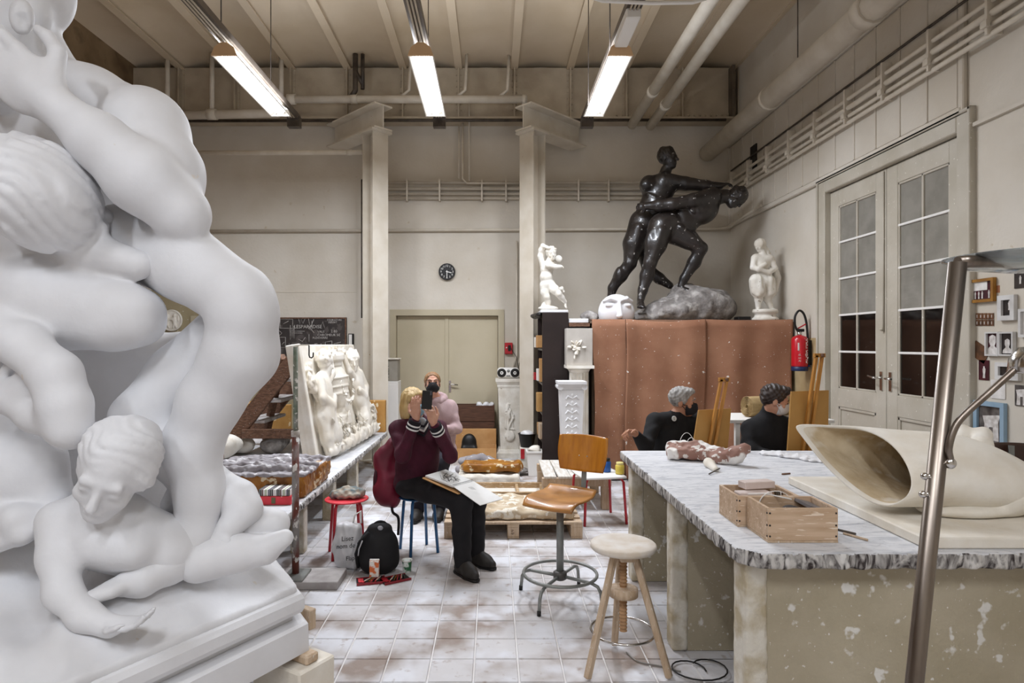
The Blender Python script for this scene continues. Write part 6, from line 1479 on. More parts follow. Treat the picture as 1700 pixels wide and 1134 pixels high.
# ================================================================== RIGHT WALL: PHOTOS, EXTINGUISHER
def WD(px): return XR * F / (px - VX)
def wz(px, py): return HC - (py - VY) / F * WD(px)
pnoise = lambda n, a_, b_: pm(n, a_, b_, scale=14, rough=.35)
PH = dict(dark=pnoise('photo_dark', '#1d1918', '#3a302c'), red=pnoise('photo_red', '#4a1420', '#36101a'), warm=pnoise('photo_warm', '#7a5236', '#4a3222'), grey=pnoise('photo_grey', '#6d6763', '#36312f'), light=pnoise('photo_light', '#e9e6e2', '#cfcac4'))
figm = pm('photo_white', '#e2deda', '#b9b2ab', scale=30, rough=.4)
def rect(x_out, y0, y1, z0, z1, t): return MB().box((XR - x_out - t, y0, z0), (XR - x_out, y1, z1))
def sil(e, yc, z0, h, kind, xo):
    """flat printed figure on a photo; right is -Y"""
    pts = {'figure': [(-.16, 0), (.16, 0), (.13, .35), (.17, .55), (.20, .78), (.09, .84), (.10, .97), (0, 1.0), (-.10, .97), (-.09, .84), (-.20, .76), (-.15, .5), (-.12, .3)],
           'bust': [(-.45, 0), (.45, 0), (.40, .22), (.14, .42), (.24, .62), (.22, .9), (0, 1), (-.22, .9), (-.24, .62), (-.14, .42), (-.40, .22)],
           'blocks': [(-.4, 0), (-.1, 0), (-.1, .5), (.1, .5), (.1, 0), (.4, 0), (.38, .7), (.5, 1), (-.45, .9), (-.35, .6)],
           'arch': [(-.5, 0), (-.3, 0), (-.25, .5), (0, .75), (.25, .5), (.3, 0), (.5, 0), (.45, .8), (0, 1), (-.45, .8)]}[kind]
    MB().prism([(XR - xo, yc - a_ * h * (.9 if kind != 'figure' else .8), z0 + b_ * h) for a_, b_ in pts], (-.0012, 0, 0)).build('printed_figure', figm if kind != 'arch' else PH['warm'], e)
def photo(px0, px1, py0, py1, frame, pic, figs, label, name='framed_photo', fw=.03, mount=None, tilt=0):
    y0, y1 = WD(px1), WD(px0); pc = (px0 + px1) / 2; z0, z1 = wz(pc, py1), wz(pc, py0); yc = (y0 + y1) / 2
    e = empty(name, (XR, yc, z0), label, 'picture')
    d = .004
    if frame:
        for a_ in ((y0, y0 + fw, z0, z1), (y1 - fw, y1, z0, z1), (y0 + fw, y1 - fw, z1 - fw, z1), (y0 + fw, y1 - fw, z0, z0 + fw)): rect(.003, a_[0], a_[1], a_[2], a_[3], .028).build('frame_bar', frame, e)
        y0, y1, z0, z1 = y0 + fw, y1 - fw, z0 + fw, z1 - fw; d = .012
    if mount:
        rect(.002, y0, y1, z0, z1, d - .002).build('mount', 'white', e); a_ = mount; y0, y1, z0, z1 = y0 + a_, y1 - a_, z0 + a_, z1 - a_; d += .001
    rect(.002, y0, y1, z0, z1, d).build('print', PH[pic], e)
    for (u, v, h, kd) in figs: sil(e, y1 - (y1 - y0) * u, z0 + (z1 - z0) * v, (z1 - z0) * h, kd, d + .003)
    if tilt: e.rotation_euler = (tilt, 0, 0)
    return e
wf = pm('whitewashed_frame', '#d5d3d0', '#c2bfbb', scale=9, rough=.6); bf = pm('pale_blue_frame', '#93abbd', '#84a0b4', scale=6, rough=.5); of = pm('ochre_frame', '#a5752c', '#8a5d1e', scale=8, rough=.5)
e = photo(1612, 1655, 463, 502, of, 'red', [(.2, .05, .42, 'figure'), (.37, .05, .42, 'figure'), (.53, .05, .42, 'figure'), (.84, .05, .45, 'figure')], 'ochre-framed shadow box with four small white figures on dark red', 'shadow_box', .022)
y0, y1 = WD(1648), WD(1619); rect(.016, y0 + .03, y1, wz(1634, 482), wz(1634, 466), .002).build('note_paper', PH['light'], e)
for r_ in range(2):
    for c_ in range(5):
        px = 1621 + c_ * 6.1; py = 520 + r_ * 11
        photo(px, px + 5.2, py, py + 10, None, 'warm', [(.5, .25, .5, 'figure')], '%s print of the %s row in the ten small portrait prints' % (('first', 'second', 'third', 'fourth', 'fifth')[c_], ('upper', 'lower')[r_]), 'portrait_print')
photo(1662, 1690, 490, 532, wf, 'dark', [(.72, .35, .6, 'figure')], 'whitewashed frame with a photo of a white standing statue', fw=.035)
photo(1641, 1663.5, 551, 591, wf, 'red', [(.45, 0, .95, 'bust')], 'white-framed photo of a plaster bust on dark red', fw=.012)
photo(1664, 1688, 551, 591, wf, 'dark', [(.5, .05, .7, 'bust')], 'white-framed photo of a plaster head on black', fw=.012)
photo(1610, 1636, 570, 596, None, 'warm', [], 'dark tilted postcard left of the white-framed bust photos', 'postcard', tilt=.5)
photo(1626, 1643, 598, 631, None, 'red', [(.55, .1, .6, 'figure')], 'small dark red photo print below the tilted postcard', 'photo_print')
photo(1658, 1697, 602, 631, wf, 'dark', [(.5, .1, .6, 'arch')], 'white frame with a brown rock arch photo', fw=.03)
photo(1646, 1670, 631, 662, None, 'light', [], 'white sheet with a faint pencil drawing below the rock photo', 'drawing_sheet')
photo(1686, 1716, 640, 675, None, 'grey', [(.4, .05, .8, 'blocks')], 'black-and-white photo print cut by the right picture edge', 'photo_print')
photo(1622, 1673, 667, 745, bf, 'grey', [(.55, .1, .7, 'blocks')], 'pale blue frame with a grey photo of white plaster blocks', fw=.035)
photo(1685, 1712, 450, 478, None, 'dark', [(.4, .25, .5, 'figure')], 'dark photo print high on the wall, cut by the right picture edge', 'photo_print')
photo(1697, 1730, 512, 560, wf, 'light', [], 'white-framed sheet cut by the right edge beside the statue photo', fw=.02)
rect(.0, WD(1660), WD(1654), wz(1657, 486), wz(1657, 474), .002).build('torn_patch', pm('rust_patch', '#a06a4a', rough=.8), wall_right)
# extinguisher
ex, ey = 3.605, 7.36; z0, z1 = HC - (613 - VY) / F * ey, HC - (558 - VY) / F * ey
e = empty('fire_extinguisher', (ex, ey, z0), 'red fire extinguisher with black hose on the wall beside the platform', 'fire extinguisher')
er = pm('extinguisher_red', '#c01022', '#b00e1e', scale=3, rough=.3, coat=.4)
MB().lathe((ex, ey, z0), [(.088, .03), (.090, .05), (.090, z1 - z0 - .04), (.075, z1 - z0 - .01), (.03, z1 - z0 + .01)], 32).build('cylinder', er, e)
MB().lathe((ex, ey, z0), [(.088, -.02), (.092, -.015), (.092, .03), (.088, .032)], 32).build('base_ring', pm('navy_plastic', '#1c2b52', rough=.4), e)
MB().tube([(ex, ey, z1), (ex, ey, z1 + .05)], .025, 14).build('neck', 'chrome', e)
MB().box((ex - .03, ey - .02, z1 + .05), (ex + .05, ey + .02, z1 + .085), .005).build('valve', 'black', e)
MB().bar((ex - .02, ey, z1 + .09), (ex + .07, ey, z1 + .14), .02, .012).build('lever', 'red', e)
MB().tube(smooth([(ex - .03, ey, z1 + .07), (ex - .055, ey, z1 + .14), (ex - .05, ey, z1 + .24), (ex, ey, z1 + .30), (ex + .055, ey, z1 + .25), (ex + .085, ey, z1 + .12), (ex + .10, ey, z1 - .1), (ex + .105, ey, z1 - .30)]), .013, 10).build('hose', 'black', e)
MB().tube([(ex + .105, ey, z1 - .30), (ex + .105, ey, z1 - .36)], .018, 10).build('nozzle', pm('blue_plastic', '#1f4fa0', rough=.4), e)
MB().box((ex + .085, ey - .03, z0 + .05), (XR - .003, ey + .03, z1 - .05)).build('wall_bracket', 'black', e)
yf = ey - .0915
MB().box((ex - .055, yf + .012, z0 + .22), (ex - .01, yf + .024, z0 + .31)).build('label_panel', 'white', e)
for t, dx in (('AQUA MAX', .045),): text_mesh(t, .055, (ex + .055, yf + .008, z0 + .07), (0, 0, 1), (-1, 0, 0), 'white', 'lettering', e)
for i, (t, sz) in enumerate((('6L. A B', .032), ('EAU', .022), ('ABF 6', .03))): text_mesh(t, sz, (ex - .055, yf + .006, z0 + .16 - .035 * i), (1, 0, 0), (0, 0, 1), 'white', 'lettering', e)

# ================================================================== FLOOR ITEMS BESIDE THE SEATED WOMAN
# white tote bag
e = empty('tote_bag', W(578, 950, 4.62), 'white printed carrier bag standing under the red stool', 'bag')
c = Vector(((578 - VX) / F * 4.68, 4.70, 0))
S = SDF(.008); S.box(c + Vector((0, 0, .17)), (.10, .05, .17), (nrmz((.97, -.25, 0)), nrmz((.25, .97, 0)), (0, 0, 1)), rd=.04, k=.02); S.ell(c + Vector((-.01, -.02, .15)), (.11, .06, .13), k=.03); S.ell(c + Vector((.02, 0, .37)), (.06, .03, .03), k=.02, sub=True)
S.mesh('bag_body', pm('white_plastic', '#e6e6e8', '#d3d3d6', scale=9, rough=.35), e, post=lambda f, G: f + .005 * np.sin(G[2][None, None, :] * 34 + 3 * np.sin(G[0][:, None, None] * 40)) * np.sin(G[0][:, None, None] * 38), clip=((-3, 3, .002), (2, 8, .345)))
m = MB(); m.tube([c + Vector((.03, 0, .33)), c + Vector((.05, -.01, .40)), c + Vector((.085, .02, .42)), c + Vector((.09, .02, .33))], .008, 6); m.build('handle', 'white', e)
xd = nrmz((.97, -.25, .16))
for t, sz, dx, dz in (('Lisez', .05, -.035, .225), ('nom de l', .05, -.075, .165), ('Flap', .045, .0, .085)):
    o_ = c + Vector((dx, -.092 - .25 * dx, dz)); text_mesh(t, sz, o_, xd, (0, 0.02, 1), 'black', 'lettering', e)
# black round backpack
c = Vector(((628 - VX) / F * 4.6, 4.62, 0)); e = empty('black_backpack', c, 'round black backpack standing on the floor by the white bag', 'backpack')
fab = pm('black_fabric', '#131214', '#1c1b1d', scale=9, rough=.8)
S = SDF(.008); S.ell(c + Vector((0, 0, .165)), (.152, .11, .17), k=.03); S.ell(c + Vector((0, -.01, .08)), (.14, .105, .085), k=.05); S.ell(c + Vector((.01, 0, .325)), (.085, .06, .04), k=.03)
S.mesh('body', fab, e, clip=((-3, 3, .003), (2, 8, 1)), post=lambda f, G: f + .004 * np.sin(G[2][None, None, :] * 26) * np.sin(G[0][:, None, None] * 30 + 1))
MB().tube(arc(c + Vector((.01, 0, .33)), .05, 0, PI, 12, (1, .2, 0), (0, 0, .8)), .010, 8).build('top_handle', fab, e)
MB().tube([c + Vector((-.06, -.07, .31)), c + Vector((-.12, -.09, .25)), c + Vector((-.155, -.06, .15)), c + Vector((-.14, -.06, .05))], .012, 8).build('strap', fab, e)
MB().tube([c + Vector((-.10, -.10, .26)), c + Vector((-.125, -.098, .20)), c + Vector((-.132, -.093, .15))], .005, 6).build('reflective_piping', pm('reflective', '#c9c9cc', rough=.3), e)
MB().sphere(c + Vector((.02, -.05, .335)), (.022, .012, .018), 10, 6).build('buckle', pm('grey_buckle', '#9a9aa0', rough=.4), e)
# marker tins
def tin(c, a_, label, lidcol):
    e = empty('pencil_tin', c, label, 'tin'); r_ = rotz(a_)
    MB().obox(c + Vector((0, 0, .006)), (.10, .055, .005), r_, .002).build('tray', 'black', e)
    for s_ in (-1, 1): MB().obox(c + r_ @ Vector((0, s_ * .054, .010)), (.10, .002, .008), r_).build('rim', pm('tin_rim', '#8a2028', rough=.4), e)
    MB().obox(c + r_ @ Vector((-.07, .01, .013)), (.018, .035, .002), r_).build('sleeve', lidcol, e)
    for i in range(9):
        MB().bar(c + r_ @ Vector((-.06 + .014 * i, -.045 + .02 * (i % 2), .017 + .003 * (i % 3))), c + r_ @ Vector((.0 + .010 * i, .045, .017)), .006, .006).build('pencil', pm('pencil_%d' % (i % 6), ('#c43a3a', '#d8cbb8', '#2a2522', '#b8742a', '#b5363c', '#7b2a2f')[i % 6], rough=.5), e)
tin(Vector((W(615, 968, 4.40).x, 4.42, 0)), .25, 'left open pencil tin on the floor before the black backpack', pm('red_print', '#d0323c', rough=.5))
tin(Vector((W(655, 966, 4.42).x, 4.45, 0)), .55, 'right open pencil tin on the floor before the black backpack', pm('dark_red_print', '#b2242f', rough=.5))
c = Vector((W(623, 0, 4.50).x, 4.47, .022)); e = empty('juice_carton', c, 'small orange-and-white carton standing on the pencil tins', 'carton')
MB().box(c + Vector((-.033, -.02, 0)), c + Vector((.033, .02, .115)), .002).build('carton_body', pm('carton_print', '#e8e2d8', '#d8703a', scale=22, lo=.48, hi=.56, rough=.5), e)
MB().box(c + Vector((-.033, -.008, .115)), c + Vector((.033, .008, .122))).build('top_seam', 'white', e)
c = Vector((W(675, 0, 4.6).x, 4.62, 0)); e = empty('yoghurt_cup', c, 'small green and white cup on the floor before the blue stool', 'cup')
MB().lathe(c, [(.028, 0), (.030, .004), (.036, .085)], 24).build('cup_body', pm('cup_print', '#2e6a45', '#dfe3dd', scale=16, lo=.5, hi=.56, rough=.4), e); MB().lathe(c, [(.036, .082), (.041, .084), (.041, .09), (.034, .088), (.031, .075), (.001, .074)], 24).build('rim', 'white', e)
# pouch on the red stool
c = Vector((-1.165, 5.0, .452)); S = SDF(.006); S.chain([c + Vector((-.09, -.02, .035)), c + Vector((0, 0, .045)), c + Vector((.11, .02, .04))], [.034, .046, .036], .03); S.ell(c + Vector((0, -.03, .03)), (.12, .05, .03), k=.03)
S.mesh('cloth_pouch', pm('patterned_cloth', '#b7ab9b', '#6f7f82', scale=18, lo=.45, hi=.6, rough=.85, spot='#4f4a46', spot_scale=30, spot_th=.66), post=rough, clip=((-3, 3, .4525), (2, 8, 1)), label='small patterned cloth pouch on the red stool', cat='pouch')
# cable on the floor
m = MB(); pts = [W(1040, 1075, 3.4), W(1060, 1098, 3.3), W(1100, 1108, 3.25), W(1130, 1115, 3.2)]
pts = [Vector((p.x, p.y, .006)) for p in pts]; m.tube(smooth(pts), .004, 6); m.build('floor_cable', pm('grey_cable', '#8a857f', rough=.5), label='grey cable lying under the screw stool', cat='cable')
c = Vector((.98, 3.2, .007)); m = MB(); m.tube([c + Vector((.11 * math.cos(t * .35) + .02 * t * .3, .10 * math.sin(t * .35), .002 + .0004 * t)) for t in range(26)], .004, 6); m.build('floor_cable', 'black', label='black coiled cable beside the screw stool leg', cat='cable')
# roll of corrugated card on a small white table behind
e = empty('side_table', (2.15, 5.55, 0), 'small white side table behind the seated visitors', 'table')
zt = W(0, 697, 5.4).z; x0, x1 = W(1212, 0, 5.4).x, 2.95
MB().box((x0, 5.40, zt - .03), (x1, 5.95, zt), .004).build('top', 'white', e)
for x in (x0 + .08, x1 - .08):
    for y in (5.45, 5.9): MB().box((x - .02, y - .02, 0), (x + .02, y + .02, zt - .03)).build('leg', 'white', e)
c = Vector((W(1243, 0, 5.55).x, 5.6, zt + .098)); e = empty('cardboard_roll', c, 'roll of tan corrugated cardboard on the white side table', 'roll')
cr = pm('corrugated', '#a98f62', '#8f764c', scale=40, stretch=(.2, 1, 1), rough=.8)
dx = Vector((.97, .24, 0)); ay = Vector((-.24, .97, 0))
pts = []; 
for i in range(150):
    a_ = i * .25; r_ = .018 + .078 * i / 150; pts.append((math.cos(a_) * r_, math.sin(a_) * r_))
m = MB(); vs = [c + ay * u + Vector((0, 0, v)) for u, v in pts] + [c + dx * .42 + ay * u + Vector((0, 0, v)) for u, v in pts]; n = len(pts)
m.add(vs, [(i, i + 1, n + i + 1, n + i) for i in range(n - 1)], True); o = m.build('rolled_sheet', cr, e); md_ = o.modifiers.new('s', 'SOLIDIFY'); md_.thickness = .004
# ================================================================== PEOPLE
skin = pm('skin', '#cf9f86', '#c08c73', scale=14, rough=.5, bump=.03, bscale=90)
skin2 = pm('skin_tan', '#bd8b70', '#a97659', scale=14, rough=.5, bump=.03, bscale=90)
def folds(amp, f_):
    def d(X, Y, Z): return amp * (np.sin(X * f_ + 2.2 * np.sin(Z * f_ * .6 + Y * f_ * .3)) * np.sin(Z * f_ * .8 + Y * f_ * .5 + 1.3 * np.sin(X * f_ * .4)))
    return d
def person(label, J, top, trousers, shoes, sk, hair, hands, base, h=.235, sleeve=.93, shoe_dirs=None, bulk=1.0, name='person'):
    e = empty(name, base, label, 'person')
    pel, che, nek = Vector(J['pelvis']), Vector(J['chest']), Vector(J['neck'])
    r = (Vector(J['shR']) - Vector(J['shL'])).normalized(); up = (nek - pel).normalized(); f = up.cross(r).normalized(); r = f.cross(up)
    if 'fwd' in J and f.dot(Vector(J['fwd'])) < 0: f = -f
    ax = (r, f, up)
    # body: one continuous skin mesh under the clothes
    S = SDF(.0062); k = .02
    S.ell(pel, (.13, .10, .11), ax, .04); S.chain([pel, che, nek], [.09, .10, .055], .04); S.ell(che, (.14, .085, .16), ax, .04)
    S.chain([J['shL'], nek, J['shR']], [.045, .05, .045], .03)
    for s_ in 'LR':
        S.chain([J['sh' + s_], J['el' + s_], J['wr' + s_]], [.042, .036, .025], k)
        S.chain([J['hip' + s_], J['kn' + s_], J['an' + s_]], [.07, .05, .035], .03)
        d = Vector(shoe_dirs[0 if s_ == 'L' else 1]).normalized(); a_ = Vector(J['an' + s_]); S.cap(a_, Vector((a_.x, a_.y, .05)) + d * .08, .033, .026, .02)
    P = head(S, J['head'], J['look'], J.get('hup', (0, 0, 1)), h, k=.008, neck=nek + up * .01)
    for s_, (d, nn, side, curl) in hands.items():
        w = Vector(J['wr' + s_]); hand(S, w, d, nn, .178, side, curl, .005)
    S.mesh('body', sk, e)
    # top
    T = SDF(.008); dsp = folds(.005, 34)
    T.ell(che, (.185 * bulk, .125 * bulk, .19), ax, .06); T.ell(pel.lerp(che, .45), (.175 * bulk, .135 * bulk, .17), ax, .06); T.ell(pel, (.185 * bulk, .145 * bulk, .12), ax, .05)
    T.chain([J['shL'], nek - up * .035, J['shR']], [.066, .075, .066], .05); T.cap(nek - up * .03, nek + up * .015, .075, .062, .02)
    for s_ in 'LR':
        w = Vector(J['el' + s_]).lerp(Vector(J['wr' + s_]), sleeve)
        T.chain([J['sh' + s_], J['el' + s_], w], [.062 * bulk, .053 * bulk, .040], .03, disp=dsp)
    T.cap(nek + up * .0, nek + up * .08, .052, .05, .008, sub=True)
    T.mesh('sweater', top, e, post=lambda f_, G: f_ + .0035 * np.sin(G[2][None, None, :] * 31 + 2 * np.sin(G[0][:, None, None] * 23)) * np.sin(G[0][:, None, None] * 29 + G[1][None, :, None] * 24))
    T = SDF(.009); T.ell(pel - up * .02, (.175, .14, .11), ax, .05)
    for s_ in 'LR': T.chain([J['hip' + s_], J['kn' + s_], Vector((J['an' + s_][0], J['an' + s_][1], .095))], [.098, .078, .066], .035, disp=folds(.006, 30))
    T.mesh('trousers', trousers, e)
    for i, s_ in enumerate('LR'):
        a = Vector(J['an' + s_]); d = Vector(shoe_dirs[i]).normalized(); t = d.cross(Vector((0, 0, 1))).normalized()
        T = SDF(.006); T.chain([Vector((a.x, a.y, .10)), Vector((a.x, a.y, .055))], [.048, .048], .02); T.cap(Vector((a.x, a.y, .085)) + d * .02, Vector((a.x, a.y, .055)) + d * .11, .046, .038, .02); T.chain([Vector((a.x, a.y, .05)) - d * .03, Vector((a.x, a.y, .045)) + d * .10, Vector((a.x, a.y, .038)) + d * .165], [.046, .045, .032], .03)
        so = T.mesh('shoe', shoes, e, clip=((-5, 0, .018), (5, 9, 1)))
        T = SDF(.006); b_ = Vector((a.x, a.y, .012)); T.chain([b_ - d * .045, b_ + d * .09, b_ + d * .165], [.046, .047, .036], .02); T.mesh('sole', 'black', so, clip=((-5, 0, .001), (5, 9, .022)))
        for j in range(3):
            c_ = Vector((a.x, a.y, .085 - .012 * j)) + d * (.055 + .03 * j); MB().tube([c_ - t * .025, c_ + Vector((0, 0, .006)), c_ + t * .025], .003, 6).build('lace', pm('lace_grey', '#56524f', rough=.7), so)
    return e, P, ax
def hair_mesh(P_, J, h, mat, e, ops, res=.006, disp=None, face=True, front=.30):
    r, f, u = basis(J['look'], J.get('hup', (0, 0, 1))); ax = (r, f, u); S = SDF(res)
    S.ell(P_(0, -.06, .16), (.372 * h, .44 * h, .385 * h), ax, .01, disp=disp)
    for c, rr in ops: S.ell(P_(*c), tuple(x * h for x in rr), ax, .02, disp=disp)
    if face: S.ell(P_(0, .50, -.12), (.38 * h, .46 * h, .46 * h), ax, .012, sub=True)
    return S.mesh('hair', mat, e)
def mask_mesh(P_, J, h, mat, e, straps=True):
    r, f, u = basis(J['look'], J.get('hup', (0, 0, 1))); ax = (r, f, u); S = SDF(.005)
    S.ell(P_(0, .165, -.22), (.285 * h, .285 * h, .26 * h), ax, .02); S.ell(P_(0, .41, -.16), (.09 * h, .09 * h, .16 * h), ax, .05)
    S.box(P_(0, -.06, -.2), (.5 * h, .2 * h, .6 * h), ax, rd=.01, k=.005, sub=True); S.box(P_(0, .3, .28), (.5 * h, .5 * h, .28 * h), ax, rd=.01, k=.01, sub=True)
    o = S.mesh('face_mask', mat, e)
    for s_ in (-1, 1):
        for dz in (-.10, -.33): MB().tube([P_(s_ * .27, .22, dz), P_(s_ * .325, .08, -.10 + (dz + .2) * .3), P_(s_ * .335, -.07, -.03)], .003, 6).build('ear_loop', mat, o)
    return o
def eyes(P_, h, e, col='#2a1f1a', brow='#6b5848'):
    for s_ in (-1, 1):
        MB().sphere(P_(s_ * .145, .378, -.005), .035 * h, 10, 6).build('eye', pm('eye_' + col, col, rough=.2), e)
        MB().tube([P_(s_ * .07, .405, .10), P_(s_ * .15, .405, .115), P_(s_ * .24, .36, .085)], .013 * h, 6).build('eyebrow', pm('brow_' + brow, brow, rough=.8), e)

# ---- woman taking a photo
maroon = pm('maroon_knit', '#4a1026', '#3c0c1e', scale=8, rough=.85, bump=.15, bscale=120)
jeans = pm('black_trousers', '#131114', '#1b181b', scale=8, rough=.85)
boots = pm('black_boots', '#26221f', '#34302c', scale=12, rough=.6)
J = dict(pelvis=(-.615, 5.03, .575), chest=W(694, 742, 4.97), neck=W(692, 697, 4.97), shL=W(660, 713, 4.88), shR=W(728, 711, 5.03), head=W(686, 669, 4.95), look=(.62, -.78, -.02), hup=(-.05, 0, 1),
         elL=W(668, 757, 4.70), wrL=W(691, 694, 4.64), elR=W(748, 757, 4.80), wrR=W(720, 703, 4.62), hipL=(-.66, 4.96, .56), hipR=(-.53, 5.08, .56),
         knL=W(766, 832, 4.60), knR=W(790, 832, 4.76), anL=W(768, 921, 4.56), anR=W(790, 909, 4.77), fwd=(.5, -.8, 0))
hl = (W(689, 655, 4.66) - Vector(J['wrL'])); hr = (W(712, 672, 4.60) - Vector(J['wrR']))
w1, P, ax = person('blonde woman in a maroon sweater sitting and holding up a phone', J, maroon, jeans, boots, skin, None,
    {'L': (hl, (.3, .9, .1), 1, .22), 'R': (hr, (-.35, .2, .6), -1, .55)}, (-.6, 5.0, 0), h=.232, shoe_dirs=[(.55, -.8, 0), (.72, -.65, 0)], sleeve=.90)
blond = pm('blond_hair', '#d8bd86', '#b8945a', scale=30, stretch=(1, 1, .2), rough=.5)
hair_mesh(P, J, .232, blond, w1, [((-.27, -.10, -.22), (.15, .28, .42)), ((.27, -.10, -.22), (.15, .28, .42)), ((0, -.30, -.22), (.32, .2, .42)), ((-.22, .24, .20), (.16, .16, .20)), ((.22, .24, .20), (.16, .16, .20))], disp=strand_disp((0, 0, 1), 190, .003))
mask_mesh(P, J, .232, pm('blue_mask', '#9cc4d6', '#8ab5ca', scale=20, rough=.7), w1); eyes(P, .232, w1, brow='#a58a60')
wt_ = pm('white_knit', '#e3dfdb', rough=.9); bk_ = pm('black_knit', '#17131a', rough=.9)
for s_ in 'LR':                                                     # striped cuffs
    a, b = Vector(J['el' + s_]), Vector(J['wr' + s_])
    for t0, t1, mt, rr in ((.72, .76, wt_, .0505), (.76, .81, bk_, .0505), (.81, .85, wt_, .050), (.85, .95, bk_, .048)): MB().tube([a.lerp(b, t0), a.lerp(b, t1)], rr, 18).build('cuff_band', mt, w1)
# V neck bands following the chest
def on_chest(px, py, D): return W(px, py, D)
for off, mt, rr in ((0, wt_, .009), (6, bk_, .010), (-6, bk_, .011)):
    MB().tube([W(686 - off * .2, 702 - off * .4, 4.885), W(691, 711 - off, 4.84), W(704, 716 - off * 1.3, 4.82), W(709, 707 - off, 4.85), W(710 + off * .2, 697 - off * .4, 4.90)], rr, 8).build('neck_band', mt, w1)
S = SDF(.006); S.ell(W(699, 704, 4.90), (.05, .03, .055), k=.01); S.mesh('shirt', pm('grey_shirt', '#b9bcc0', '#a6a9ad', scale=20, rough=.9), w1)
S = SDF(.006)
ph = W(709, 664, 4.56); r_, f_, u_ = basis((.12, -.98, .10), (.06, .1, 1))
e = empty('phone', ph, 'black phone held upright by the blonde woman', 'phone'); rot = Matrix((r_, f_, u_)).transposed()
MB().obox(ph, (.038, .0045, .068), rot, .003).build('phone_body', pm('phone_black', '#121012', rough=.25), e)
MB().obox(ph + f_ * .0055 - r_ * .025 + u_ * .05, (.007, .0015, .014), rot, .001).build('camera_lens', pm('lens_grey', '#4a4a50', rough=.2), e)
# maroon backpack slung on her back
e = empty('maroon_backpack', W(640, 845, 5.15), 'maroon backpack hanging behind the seated blonde woman', 'backpack')
mr = pm('maroon_nylon', '#7c1730', '#5e1024', scale=5, rough=.55)
S = SDF(.009); S.ell(W(644, 790, 5.12), (.105, .10, .24), (nrmz((1, 0, .25)), (0, 1, 0), nrmz((-.25, 0, 1))), k=.04); S.ell(W(640, 812, 5.06), (.10, .10, .13), k=.05); S.ell(W(652, 745, 5.15), (.07, .08, .10), k=.05); S.ell(W(651, 822, 5.08), (.07, .08, .10), k=.05)
S.mesh('body', mr, e, post=lambda f, G: f + .007 * np.sin(G[2][None, None, :] * 24 + 2 * np.sin(G[0][:, None, None] * 20)) * np.sin(G[0][:, None, None] * 26 + G[1][None, :, None] * 20))
MB().tube(smooth([W(650, 832, 5.06), W(652, 850, 5.03), W(660, 857, 5.03), W(662, 868, 5.03), W(661, 888, 5.03)]), .011, 8).build('strap', pm('dark_strap', '#191316', rough=.8), e)
MB().tube([W(664, 715, 5.02), W(650, 740, 5.10), W(648, 770, 5.10)], .018, 8).build('shoulder_strap', mr, e)
S = SDF(.008); S.ell(W(626, 800, 5.08), (.03, .07, .12), k=.03); S.mesh('side_pocket', pm('dark_maroon', '#3c0d1b', rough=.7), e)
# drawing board and spiral sketchbook on her lap
A, B, C, Dd, E, Fq = W(740, 781, 4.86), W(706, 791, 4.70), W(785, 803, 4.74), W(752, 812, 4.58), W(835, 836, 4.58), W(797, 847, 4.42)
C.z += .022; Dd.z += .022; E.z += .035; Fq.z += .035; A.z += .008; B.z += .008
e = empty('drawing_board', (A + Dd) / 2, 'tan board under the sketchbook on the woman’s lap', 'board')
off = Vector((0, 0, -.014)); MB().prism([B + off + Vector((-.02, -.02, 0)), Dd + off + Vector((.04, -.05, -.03)), C + off + Vector((.08, .0, -.05)), A + off + Vector((.0, .03, 0))], (0, 0, -.006)).build('board', 'card', e)
e = empty('sketchbook', (C + Dd) / 2, 'open spiral sketchbook with charcoal drawing on the woman’s lap', 'sketchbook')
pg = pm('sketch_paper', '#e4e3e0', '#d8d6d2', scale=5, rough=.8)
MB().prism([B, Dd, C, A], (0, 0, -.012)).build('left_pages', pg, e); MB().prism([Dd, Fq, E, C], (0, 0, -.004)).build('right_page', pg, e)
for i in range(16):
    p = Dd.lerp(C, (i + .5) / 16); d = (Fq - Dd).normalized(); MB().tube(arc(p, .009, 0, 2 * PI, 10, d, (0, 0, 1)), .0012, 5).build('spiral_ring', 'black', e)
ink = pm('charcoal', '#4a4644', '#7a7573', scale=40, rough=.9); rnd = random.Random(6)
def pgp(u, v, z=.0012): return A.lerp(C, u).lerp(B.lerp(Dd, u), v) + Vector((0, 0, z))
for pts in ([(.2, .2), (.3, .5), (.5, .55), (.7, .75)], [(.35, .1), (.4, .35), (.55, .3), (.75, .5)], [(.25, .6), (.45, .8), (.7, .85)], [(.5, .15), (.6, .4), (.8, .35)], [(.15, .35), (.3, .3), (.45, .6)], [(.6, .6), (.72, .55), (.8, .7)], [(.22, .25), (.34, .52), (.52, .6), (.72, .8)], [(.38, .14), (.44, .38), (.58, .34), (.78, .55)], [(.3, .45), (.36, .62), (.5, .7)], [(.55, .45), (.65, .62), (.62, .75)], [(.42, .5), (.5, .42), (.6, .5)], [(.66, .3), (.7, .45), (.85, .5)]):
    MB().tube([pgp(*p) for p in pts], .0014, 4).build('charcoal_stroke', ink, e)
for i in range(5): MB().tube([Dd.lerp(Fq, .22 + .03 * i).lerp(C.lerp(E, .22 + .03 * i), .45) + Vector((0, 0, .001)), Dd.lerp(Fq, .25 + .03 * i).lerp(C.lerp(E, .25 + .03 * i), .62) + Vector((0, 0, .001))], .0009, 4).build('charcoal_stroke', ink, e)

